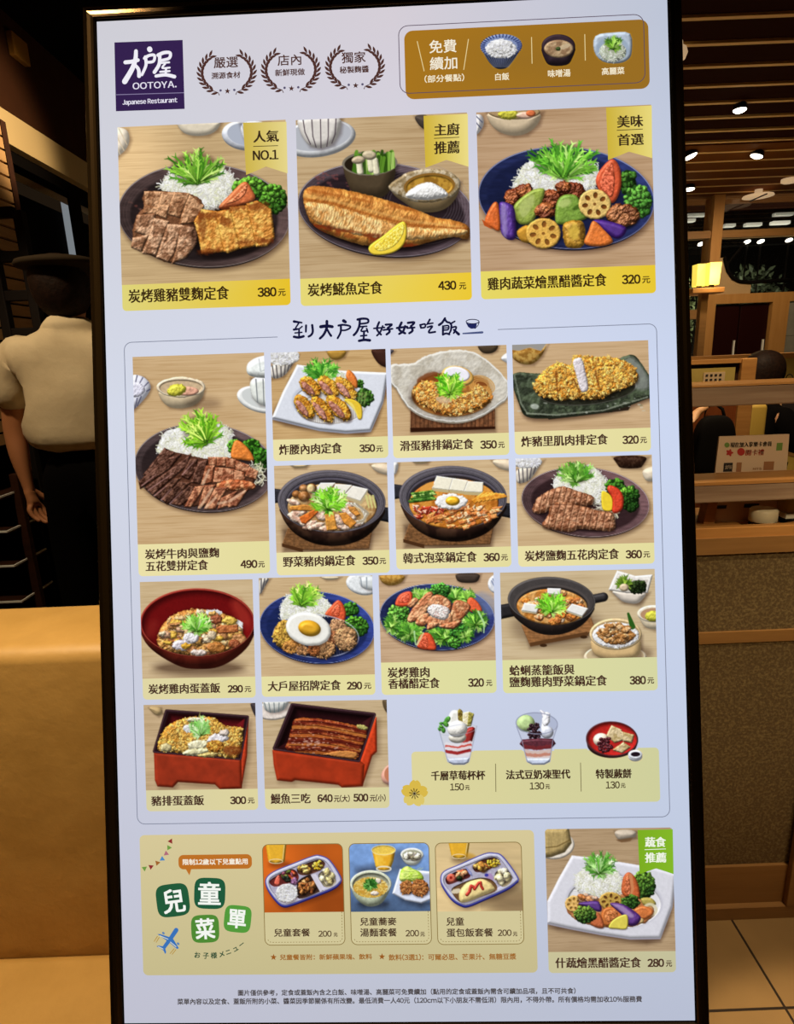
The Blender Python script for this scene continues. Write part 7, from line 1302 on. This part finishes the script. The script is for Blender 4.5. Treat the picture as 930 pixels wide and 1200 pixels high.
# ---- dish cards
YEL1 = lambda x0, x1, a, b: (lambda u, v: rgb(a) + (rgb(b) - rgb(a)) * np.clip((u - x0) / (x1 - x0), 0, 1))
def card(dish, off, k, tl, mid, br, texts, lab, g=('#ebe0a8', '#e4dc9e'), rad=(0, 0, 5, 5), ribbon=None, ink=INK, cseed=None, prad=0):
    (u0, v0), (u1, v1) = B(*tl), B(*br); vm = B(*mid)[1]; r = SW / 671.5
    f = Flat(); f.uvpoly(rrect(u0, vm - .001, u1, v1, [0, 0, rad[2] * r, rad[3] * r]), YEL1(u0, u1, *g), H_PANEL)
    cd = f.obj('menu_card', DISP, lab)
    U, V = uvgrid((u0, v0), (u1, vm), .74); X, Y = B_inv(U, V); P = Pic(X, Y, off, k, len(dish)); globals()['d_' + dish](P)
    keep = None
    if prad:
        keep = np.ones(U.shape); R_ = prad * r
        for cx, sx in ((u0, 1), (u1, -1)): keep[(np.abs(U - cx) < R_) & (V - v0 < R_) & (np.hypot(U - (cx + sx * R_), V - (v0 + R_)) > R_)] = 0
        kk = keep; keep = kk
    o = grid_mesh('dish_photo', U, V, P.done(), H_PIC, cd, None, keep); o['label'] = 'photograph of ' + lab.split(' of ', 1)[1]
    c = C(off, k); nm, pr, yu = texts
    lettering('dish_name', cd, nm, ink, b=.25, xb=.62); lettering_each('price', cd, pr, ink, b=.65, xb=.15)
    if yu: lettering_each('price_unit', cd, yu, ink)
    if ribbon:
        pts, ga, gb, lines, rule, tcol = ribbon; f = Flat(); p = [c(*q) for q in pts]
        cc = [B(*q) for q in p]; ua, ub = cc[0][0], cc[1][0]; gg = YEL1(ua, ub, ga, gb)
        n = len(f.V); f.V += [S3(a, b, H_RIB) for a, b in cc]; f.C += [lin(gg(a, b)) for a, b in cc]; f.F += [(0, 1, 3), (1, 2, 3), (0, 3, 4)]
        f.stroke([c(*rule[0]), c(*rule[1])], .8, .8, tcol, H_TXT, False)
        rb = f.obj('ribbon', cd); lettering('lettering', cd, lines, tcol, xb=.6, b=.3, hh=H_TXT + .0002)
    return cd
def big(off, k, items): c = C(off, k); return [T(c, *i) for i in items]
def trio(off, k, n, p, y): return big(off, k, n), big(off, k, p), big(off, k, y)
o1, k1 = (135, 135), 4.3256
card('grill_duo', o1, k1, (137.8, 149.5), (241, 330.5), (340.6, 357.5), trio(o1, k1, [('炭烤雞豬雙麴定食', 68, 578, 910, 70)], [('380', 722, 818, 898, 48)], [('元', 826, 864, 900, 36)]), 'menu card of grilled chicken and pork on a dark plate', ('#dfd47a', '#e8c22c'),
     ribbon=([(648, 40), (868, 35), (874, 297), (765, 262), (664, 305)], '#cdb34a', '#e6d68a', big(o1, k1, [('人氣', 700, 830, 110, 60), ('NO.1', 698, 828, 205, 50)]), ((700, 161), (826, 157)), '#3a2a1a'), ink=DKINK)
o1, k1 = (343, 130), 4.3256
card('fish', o1, k1, (346.5, 141.2), (450, 323.3), (552.9, 351.5), trio(o1, k1, [('炭烤𩸽魚定食', 75, 455, 903, 66)], [('430', 736, 828, 886, 46)], [('元', 842, 878, 889, 34)]), 'menu card of a grilled fillet of fish with lemon', ('#e6d878', '#ecc936'),
     ribbon=([(662, 27), (886, 17), (890, 285), (778, 250), (672, 290)], '#d0b23a', '#ecdc86', big(o1, k1, [('主廚', 715, 845, 97, 62), ('推薦', 715, 845, 188, 64)]), ((715, 142), (843, 136)), '#3a2a1a'), ink=DKINK)
o1, k1 = (553, 120), 4.227
card('black_vinegar', o1, k1, (557.7, 132.2), (664, 314.6), (768.3, 343.5), trio(o1, k1, [('雞肉蔬菜燴黑醋醬定食', 75, 665, 890, 64)], [('320', 740, 832, 878, 46)], [('元', 840, 880, 880, 34)]), 'menu card of fried chicken and colourful vegetables on a navy plate', ('#e6d868', '#e8c732'),
     ribbon=([(662, 28), (888, 17), (890, 278), (775, 246), (672, 288)], '#cdb23c', '#e8d87c', big(o1, k1, [('美味', 715, 845, 97, 60), ('首選', 718, 848, 187, 58)]), ((715, 141), (843, 135)), '#3a2a1a'), ink=DKINK)
a3, b3 = (130, 360), 2.818; a4, b4 = (440, 360), 2.657; a5, b5 = (150, 660), 2.906; a6, b6 = (430, 660), 2.514
card('beef_pork', (150, 410), 5.4706, (155.5, 418.5), (238, 636), (316.5, 671.5), trio(a3, b3, [('炭烤牛肉與鹽麴', 113, 358, 813, 34), ('五花雙拼定食', 115, 322, 853, 35)], [('490', 428, 484, 848, 27)], [('元', 487, 508, 849, 20)]), 'tall menu card of sliced beef and pork on a dark plate')
card('cutlet_bites', (312, 405), 6.4138, (317, 413.6), (386, 513.4), (455, 536.5), trio(a3, b3, [('炸腰內肉定食', 555, 763, 468, 35)], [('350', 820, 872, 466, 26)], [('元', 875, 898, 468, 20)]), 'menu card of small breaded cutlets on a white square plate')
card('egg_cutlet_pot', (455, 400), 6.4138, (457.3, 409), (527, 509.2), (596.6, 533), trio(a4, b4, [('滑蛋豬排鍋定食', 75, 305, 429, 33)], [('350', 325, 377, 428, 26)], [('元', 381, 401, 429, 19)]), 'menu card of an egg and cutlet stew in a pale spouted pot')
card('pork_cutlet', (597, 395), 5.4706, (599.7, 404.3), (682, 503.7), (762.5, 528.3), trio(a4, b4, [('炸豬里肌肉排定食', 452, 722, 415, 33)], [('320', 767, 818, 413, 26)], [('元', 822, 843, 414, 19)]), 'menu card of a large breaded pork cutlet on a green plate')
card('veg_pot', (316, 540), 6.4138, (321, 546), (390, 646), (456.8, 671), trio(a3, b3, [('野菜豬肉鍋定食', 568, 808, 838, 35)], [('350', 830, 883, 837, 27)], [('元', 886, 908, 838, 20)]), 'menu card of a black pot of pork, tofu and mushrooms')
card('kimchi_pot', (458, 535), 6.4138, (461.1, 541.8), (531, 642), (599.1, 664), trio(a4, b4, [('韓式泡菜鍋定食', 85, 315, 779, 33)], [('360', 335, 386, 778, 26)], [('元', 390, 411, 779, 19)]), 'menu card of a black pot of red kimchi stew with an egg')
card('pork_belly', (600, 530), 5.4706, (603.7, 537.5), (686, 638), (766.7, 660.3), trio(a4, b4, [('炭烤鹽麴五花肉定食', 463, 757, 771, 33)], [('360', 777, 828, 769, 26)], [('元', 832, 853, 770, 19)]), 'menu card of grilled pork belly slices with red tomato')
card('chicken_egg_bowl', (160, 675), 6.4138, (163.9, 682), (232, 794), (299.7, 817.3), trio(a5, b5, [('炭烤雞肉蛋蓋飯', 70, 315, 426, 35)], [('290', 340, 392, 427, 26)], [('元', 397, 420, 428, 20)]), 'menu card of chicken and egg rice in a round red bowl', ('#e0d6a4', '#e2da9e'))
card('signature', (300, 672), 6.4138, (303.1, 677.4), (372, 791.4), (439.8, 814), trio(a5, b5, [('大戶屋招牌定食', 476, 725, 416, 35)], [('290', 745, 797, 416, 27)], [('元', 803, 828, 417, 20)]), 'menu card of a fried egg over fried chicken on a navy plate', ('#e6dea4', '#e4dc9e'))
card('salad', (440, 668), 6.4138, (443.4, 674), (512, 775), (581.8, 811.8), trio(a6, b6, [('炭烤雞肉', 60, 184, 321, 31), ('香橘醋定食', 62, 214, 353, 31)], [('320', 297, 344, 351, 25)], [('元', 350, 368, 352, 18)]), 'menu card of chicken salad with broccoli on a navy plate', ('#e4dea2', '#dcdca0'))
card('clam_set', (583, 665), 4.769, (585.5, 671), (678, 771.7), (770.4, 808.8), trio(a6, b6, [('蛤蜊蒸籠飯與', 418, 610, 314, 31), ('鹽麴雞肉野菜鍋定食', 418, 706, 347, 31)], [('380', 772, 820, 344, 25)], [('元', 824, 844, 345, 18)]), 'wide menu card of a black pot beside a steamer of rice', ('#dedca0', '#d6d6a2'))
card('cutlet_box', (165, 820), 6.4138, (168.4, 826), (237, 925), (302.6, 948.8), trio(a5, b5, [('豬排蛋蓋飯', 80, 260, 807, 35)], [('300', 348, 403, 806, 27)], [('元', 408, 431, 807, 20)]), 'menu card of a red lacquer box of cutlet and egg rice', ('#d8cfa2', '#ded49e'))
card('eel_box', (303, 815), 5.8125, (307.3, 822.6), (384, 923.3), (456.4, 946.6), trio(a5, b5, [('鰻魚三吃', 486, 622, 800, 35)], [('640', 645, 697, 799, 27), ('500', 767, 818, 797, 27)], [('元(大)', 701, 755, 800, 25), ('元(小)', 823, 877, 798, 25)]), 'menu card of a red lacquer box of glazed eel', ('#ded4a0', '#d8d09e'))
oV, kV = (635, 965), 5.8125
card('veg_vinegar', oV, kV, (638.1, 971.4), (715, 1114.7), (791.8, 1139), trio(oV, kV, [('什蔬燴黑醋醬定食', 88, 672, 943, 72)], [('280', 715, 828, 945, 56)], [('元', 840, 882, 950, 42)]), 'menu card of vegetables and rice on a white plate under a green ribbon', ('#c9c298', '#c4c09a'),
     ribbon=([(648, 42), (887, 37), (893, 342), (775, 303), (662, 342)], '#7cae22', '#84b828', big(oV, kV, [('蔬食', 697, 840, 122, 68), ('推薦', 697, 843, 228, 68)]), ((695, 175), (840, 170)), '#f0f4e4'), prad=5)
# ---- headline and the thin outline round the set meals
hc, hd = C((325, 360), 7.154), C((445, 360), 6.643); HS = []
for c, sc, L in ((hc, 1 / 7.154, [([(140, 122), (165, 126), (205, 132)], 16, 10), ([(178, 138), (152, 178)], 10, 9), ([(150, 182), (180, 184), (208, 164)], 9, 9), ([(138, 190), (165, 190)], 13, 8), ([(182, 192), (182, 248)], 11, 11), ([(148, 218), (206, 213)], 9, 9), ([(140, 250), (180, 256), (220, 246)], 15, 15), ([(241, 155), (239, 208)], 13, 11), ([(292, 152), (297, 205), (284, 234), (262, 248)], 14, 13),
     ([(364, 166), (415, 160), (460, 166)], 20, 18), ([(415, 120), (412, 180), (388, 232), (357, 264)], 17, 14), ([(418, 188), (435, 220), (450, 242)], 12, 14), ([(555, 116), (570, 126)], 20, 18), ([(512, 156), (550, 150), (606, 160), (606, 178), (570, 195), (530, 196)], 13, 10), ([(532, 160), (530, 212), (505, 262)], 13, 12),
     ([(672, 106), (715, 98), (757, 104), (756, 132), (692, 142)], 15, 11), ([(690, 110), (686, 160), (664, 210), (640, 236)], 14, 14), ([(695, 166), (748, 162)], 10, 10), ([(716, 172), (702, 203), (752, 200)], 10, 10), ([(748, 182), (758, 212)], 11, 10), ([(726, 210), (722, 272)], 12, 12), ([(698, 243), (748, 238)], 10, 10), ([(684, 284), (730, 276), (774, 280)], 15, 17),
     ([(852, 128), (834, 186), (868, 232)], 13, 12), ([(882, 160), (862, 210), (834, 240)], 11, 11), ([(808, 180), (898, 172)], 10, 10), ([(912, 150), (960, 146), (938, 170)], 12, 10)]),
    (hd, 1 / 6.643, [([(45, 138), (86, 138), (62, 164)], 12, 10), ([(62, 164), (76, 192), (52, 214)], 14, 12), ([(26, 180), (98, 170)], 10, 10), ([(168, 122), (150, 176), (196, 205)], 14, 13), ([(196, 150), (180, 190), (150, 210)], 13, 12), ([(132, 164), (212, 154)], 12, 11), ([(218, 124), (268, 120), (242, 150)], 13, 12), ([(242, 150), (254, 184), (228, 205)], 14, 12), ([(212, 165), (270, 160)], 10, 10),
     ([(313, 140), (320, 163)], 11, 11), ([(315, 140), (350, 134), (350, 158), (320, 163)], 10, 10), ([(388, 98), (366, 136)], 11, 9), ([(376, 131), (412, 126)], 10, 9), ([(370, 158), (408, 150), (384, 184), (384, 200), (430, 194)], 10, 11), ([(506, 88), (484, 122), (460, 140)], 12, 14), ([(504, 94), (520, 116), (542, 122)], 12, 11), ([(490, 150), (490, 216)], 11, 12), ([(490, 150), (532, 146), (530, 176), (496, 180)], 9, 9), ([(492, 164), (530, 162)], 7, 7), ([(490, 216), (515, 206), (540, 214)], 11, 11),
     ([(548, 132), (582, 112)], 11, 9), ([(556, 142), (552, 180), (540, 204)], 11, 10), ([(560, 160), (594, 156), (574, 204)], 10, 10), ([(575, 178), (612, 212)], 11, 16)])):
    HS.append((L, c, sc))
f = Flat()
for L, c, sc in HS:
    for pts, w0, w1 in L: f.stroke([c(*p) for p in (pts if len(pts) < 3 else _open_smooth(pts))], w0 * sc * 1.45, w1 * sc * 1.45, '#15163a', H_TXT)
f.stroke([hd(720 + 50 * math.cos(a), 114 + 17 * math.sin(a)) for a in np.linspace(0, 6.283, 25)], 1.0, 1.0, '#15163a', H_TXT)
f.px([hd(*p) for p in ((668, 122), (690, 132), (735, 132), (752, 124), (752, 148), (738, 168), (708, 170), (686, 156))], '#20265a', H_TXT); f.stroke([hd(772, 118), hd(762, 145), hd(740, 168)], 1, .8, '#15163a', H_TXT)
f.stroke([hd(646, 207), hd(700, 204), hd(796, 198)], 1.6, 2.6, '#4a5580', H_TXT)
f.obj('headline', DISP, 'dark blue brush headline with a rice bowl sign')
f = Flat(); (u0, v0), (u1, v1) = B(145.5, 401.5), B(784.5, 957); p = rrect(u0, v0, u1, v1, [9 * SW / 671.5] * 4); p = [tuple(map(float, B_inv(np.array(a), np.array(b)))) for a, b in p]
f.stroke([(583, 386.3)] + p[7:] + p[:7] + [(325.2, 395)], .85, .85, '#7d8296', H_PANEL, False); f.obj('section_outline', DISP)
# ---- desserts
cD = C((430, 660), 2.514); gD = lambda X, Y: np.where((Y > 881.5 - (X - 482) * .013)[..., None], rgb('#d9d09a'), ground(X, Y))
f = prect(cD, 130, 555, 863, 702, 5, YEL1(.28, .57, '#dfd59c', '#cfcf9c'), H_PANEL)
for a, b in (((378, 590), (379, 673)), ((628, 587), (630, 672))): f.stroke([cD(*a), cD(*b)], .8, .8, '#6f6440', H_PIC, False)
DES = f.obj('dessert_panel', DISP, 'pale yellow strip of three desserts')
lettering_each('dish_name', DES, [T(cD, '千層草莓杯杯', 188, 348, 624, 28), T(cD, '法式豆奶凍聖代', 408, 598, 621, 28), T(cD, '特製蕨餅', 672, 778, 619, 28)], '#3f2a1c', xb=.5)
lettering_each('price', DES, [T(cD, '150', 244, 285, 658, 21), T(cD, '130', 478, 521, 655, 21), T(cD, '130', 702, 743, 652, 21)], '#4a3a22'); lettering_each('price_unit', DES, [T(cD, '元', 288, 302, 660, 14), T(cD, '元', 524, 538, 657, 14), T(cD, '元', 746, 760, 654, 14)], '#4a3a22')
for fn, x0, x1, y0, y1, lab in ((c_parfait, 300, 585, 60, 450, 'picture of a strawberry parfait in a glass'), (c_sundae, 825, 1135, 50, 450, 'picture of a red bean sundae in a glass'), (c_mochi, 1300, 1710, 135, 425, 'picture of a red bowl of mochi')):
    cutout(fn, (460, 820), 5.8125, x0, y0, x1, y1, gD, DES, 'dessert_picture', lab)
f = Flat(); cF = C((460, 820), 5.8125)
for i in range(5):
    a = math.radians(-86 + 72 * i); b = []
    for t in np.linspace(0, 2 * math.pi, 25)[:-1]:
        x = 52 + 42 * math.cos(t); y = 40 * math.sin(t)
        if abs(t) < .15 or t > 6.13: x -= 9
        b.append(cF(148 + x * math.cos(a) - y * math.sin(a), 637 + x * math.sin(a) + y * math.cos(a)))
    f.px(b, '#d8b84a' if i in (0, 1, 4) else '#dcc66a', H_RIB + .00002 * i)
for i in range(10): a = i * .6283 + .2; f.stroke([cF(148, 637), cF(148 + 34 * math.cos(a), 637 + 34 * math.sin(a))], .5, 1.1, '#3a2a14', H_TXT)
f.obj('flower_emblem', DISP, 'small golden blossom emblem')
# ---- children's menu
cK = C((140, 950), 2.735); cR = C((470, 950), 2.583); f = Flat(); (u0, v0), (u1, v1) = B(163.5, 978.5), B(629.8, 1139.5)
f.uvpoly(rrect(u0, v0, u1, v1, [6 * SW / 671.5] * 4), lambda u, v: rgb('#d6c898') + (rgb('#c6bb8c') - rgb('#d6c898')) * np.clip((v - v0) / (v1 - v0), 0, 1), H_PANEL)
KID = f.obj('children_panel', DISP, "beige children's menu panel along the bottom")
cB = C((155, 970), 5.8125); f = prect(cB, 314, 184, 816, 276, 6, '#bd7026', H_PIC); f.px([cB(362, 275), cB(404, 275), cB(390, 322)], '#bd7026', H_PIC); f.obj('speech_bubble', KID, 'orange speech bubble')
lettering('bubble_lettering', KID, [T(cB, '限制12歲以下兒童點用', 345, 787, 228, 42)], '#f6eedc')
def squircle(cx, cy, h, rot): return [cB(cx + h * (abs(math.cos(t)) ** .5 * math.copysign(1, math.cos(t)) * math.cos(rot) - abs(math.sin(t)) ** .5 * math.copysign(1, math.sin(t)) * math.sin(rot)), cy + h * (abs(math.cos(t)) ** .5 * math.copysign(1, math.cos(t)) * math.sin(rot) + abs(math.sin(t)) ** .5 * math.copysign(1, math.sin(t)) * math.cos(rot))) for t in np.linspace(0, 2 * math.pi, 41)[:-1]]
for ch, cx, cy, h, rot, col, x0, x1, y0, y1 in (('兒', 277, 492, 112, -.12, '#235a3a', 207, 360, 412, 578), ('童', 528, 445, 106, .03, '#205a3c', 450, 604, 364, 522), ('菜', 497, 686, 95, -.04, '#4f8a34', 430, 565, 612, 756), ('單', 718, 619, 92, .1, '#549a3c', 652, 777, 552, 682)):
    f = Flat(); f.px(squircle(cx, cy, h, rot), col, H_PIC); t = f.obj('title_tile', KID, ('dark' if col < '#3' else 'light') + ' green rounded title tile')
    g = Flat(); a = cB(x0, (y0 + y1) / 2); b = cB(x1, 0); text_into(g, ch, a[0], b[0], a[1], (y1 - y0) / 5.8125, '#f4f6f0', b=1.1, rot=math.degrees(rot)); g.obj('title_character', KID)
g = Flat()
for ch, x, y, w, h, r in (('お', 445, 862, 40, 40, 4), ('子', 503, 868, 40, 42, 2), ('様', 557, 865, 44, 44, -2), ('メ', 610, 857, 36, 38, -10), ('ニ', 655, 843, 34, 28, -18), ('ュ', 705, 823, 34, 26, -28), ('ー', 745, 790, 36, 6, -36)):
    a = cB(x - w / 2, y); b = cB(x + w / 2, y); text_into(g, ch, a[0], b[0], a[1], h / 5.8125, '#2f5038', rot=r)
g.obj('tagline', KID)
f = Flat()
for x, y, col, r in ((262, 90, '#8f2c2c', 1.5), (250, 134, '#6f9a44', .5), (232, 174, '#b06a7a', .9), (205, 211, '#4f8ac0', 1.0), (172, 238, '#a0642c', .3), (128, 264, '#8f2c2c', .1), (84, 275, '#6f9a44', -.1)):
    f.px([cB(x + 21 * math.cos(r + a), y + 21 * math.sin(r + a)) for a in (math.pi / 2, math.pi * 7 / 6, -math.pi / 6)], col, H_PIC)
f.obj('bunting', KID)
f = Flat(); pc = '#3a72b8'; f.stroke([cB(212, 820), cB(260, 755), cB(300, 695)], 4.2, 5.4, pc, H_PIC)
for q in ([(172, 722), (190, 722), (262, 745), (240, 770)], [(318, 818), (306, 824), (248, 775), (275, 748)], [(165, 805), (180, 800), (222, 808), (208, 828)], [(225, 858), (232, 845), (222, 808), (206, 820)]): f.px([cB(*p) for p in q], pc, H_PIC)
for a in ((212, 712), (312, 784)): f.stroke([cB(*a), cB(a[0] + 4, a[1] + 4)], 2.6, 2.6, '#5f83b0', H_TXT)
f.stroke([cB(190, 732), cB(245, 755)], .9, .9, '#d8dcc8', H_TXT); f.stroke([cB(262, 775), cB(300, 806)], .9, .9, '#d8dcc8', H_TXT); f.stroke([cB(180, 806), cB(212, 822)], .9, .9, '#d8dcc8', H_TXT)
for a, b in (((172, 738), (150, 772)), ((184, 745), (164, 778)), ((286, 822), (258, 855)), ((298, 828), (272, 860))): f.stroke([cB(*a), cB(*b)], 1, .8, '#b8903c', H_PIC)
f.obj('aeroplane', KID)
cs, ct = C((300, 1100), 5.8125), C((450, 1100), 5.4706); f = Flat(); star(f, *cs(120, 122), 4, '#9a5a20', H_TXT); star(f, *cs(857, 118), 4, '#9a5a20', H_TXT)
text_into(f, *T(cs, '兒童餐皆附：新鮮蘋果塊、飲料', 162, 790, 120, 40), '#a0682c'); text_into(f, *T(ct, '飲料(3選1)：可爾必思、芒果汁、無糖豆漿', 28, 845, 113, 42), '#a0682c'); f.obj('side_note', KID)
def kid(dish, off, k, tl, mid, br, texts, lab):
    (u0, v0), (u1, v1) = B(*tl), B(*br); vm = B(*mid)[1]; r = SW / 671.5; R_ = 7 * r
    f = Flat(); f.uvpoly(rrect(u0, v0, u1, v1, [R_] * 4), '#d2c798', H_PANEL + .0001)
    p = [tuple(map(float, B_inv(np.array(a), np.array(b)))) for a, b in rrect(u0, v0, u1, v1, [R_] * 4)]; f.stroke(p + [p[0]], .9, .9, '#8a7440', H_TXT, False)
    q = rrect(u0 + 3 * r, vm, u1 - 3 * r, v1 - 3 * r, [0, 0, 5 * r, 5 * r]); L = np.array(q[1:-1] + [q[-1]])
    d = np.concatenate([[0], np.cumsum(np.hypot(*np.diff(L, axis=0).T))]); n = int(d[-1] / (3.4 * r))
    for i in range(n):
        s0 = np.array([np.interp(d[-1] * (i + t) / n, d, L[:, j]) for t in (0, .5) for j in (0, 1)]).reshape(2, 2); f.stroke([tuple(map(float, B_inv(np.array(a), np.array(b)))) for a, b in s0], .7, .7, '#8f7a48', H_PIC, False)
    cd = f.obj('children_card', DISP, lab)
    U, V = uvgrid((u0, v0), (u1, vm), .7); X, Y = B_inv(U, V); P = Pic(X, Y, off, k, len(dish)); globals()['d_' + dish](P); keep = np.ones(U.shape)
    for cx, sx in ((u0, 1), (u1, -1)): keep[(np.abs(U - cx) < R_) & (V - v0 < R_) & (np.hypot(U - (cx + sx * R_), V - (v0 + R_)) > R_ - .0003)] = 0
    kk = keep.copy(); kk[:-1, :-1] = keep[:-1, :-1]
    o = grid_mesh('dish_photo', U, V, P.done(), H_PIC, cd, None, kk); o['label'] = 'photograph of ' + lab.split(' of ', 1)[1]
    nm, pr, yu = texts; lettering('dish_name', cd, nm, '#4a3424'); lettering_each('price', cd, pr, '#5a4630'); lettering_each('price_unit', cd, yu, '#5a4630')
kid('kids_rice', (303, 980), 8.857, (307.5, 989.3), (355, 1068.6), (404.3, 1106.2), trio((303, 980), 8.857, [('兒童套餐', 160, 535, 993, 85)], [('200', 620, 758, 1005, 64)], [('元', 778, 820, 1015, 42)]), "children's card of a blue tray with rice on orange")
kid('kids_noodle', (403, 980), 8.857, (408.6, 988.2), (456, 1067.8), (505.5, 1105.6), trio((403, 980), 8.857, [('兒童蕎麥', 165, 545, 878, 86), ('湯麵套餐', 168, 548, 992, 88)], [('200', 638, 778, 1000, 68)], [('元', 790, 838, 1010, 48)]), "children's card of noodle soup and juice on blue")
kid('kids_omelette', (505, 980), 8.4545, (509.6, 987.5), (560, 1067.5), (613.5, 1105.4), trio((505, 980), 8.4545, [('兒童', 148, 325, 838, 84), ('蛋包飯套餐', 152, 612, 948, 86)], [('200', 658, 795, 950, 64)], [('元', 808, 852, 962, 44)]), "children's card of a blue tray with an omelette")
f = Flat()
text_into(f, '圖片僅供參考，定食或蓋飯內含之白飯、味噌湯、高麗菜可免費續加（點用的定食或蓋飯內需含可續加品項，且不可共食）', 279, 674, 1161.5, 7.4, '#4f4a4c')
text_into(f, '菜單內容以及定食、蓋飯所附的小菜、醬菜因季節關係有所改變。最低消費一人40元（120cm以下小朋友不需低消）限內用，不得外帶。所有價格均需加收10%服務費', 208, 751.6, 1171.5, 7.6, '#4f4a4c')
f.obj('footnote', DISP)
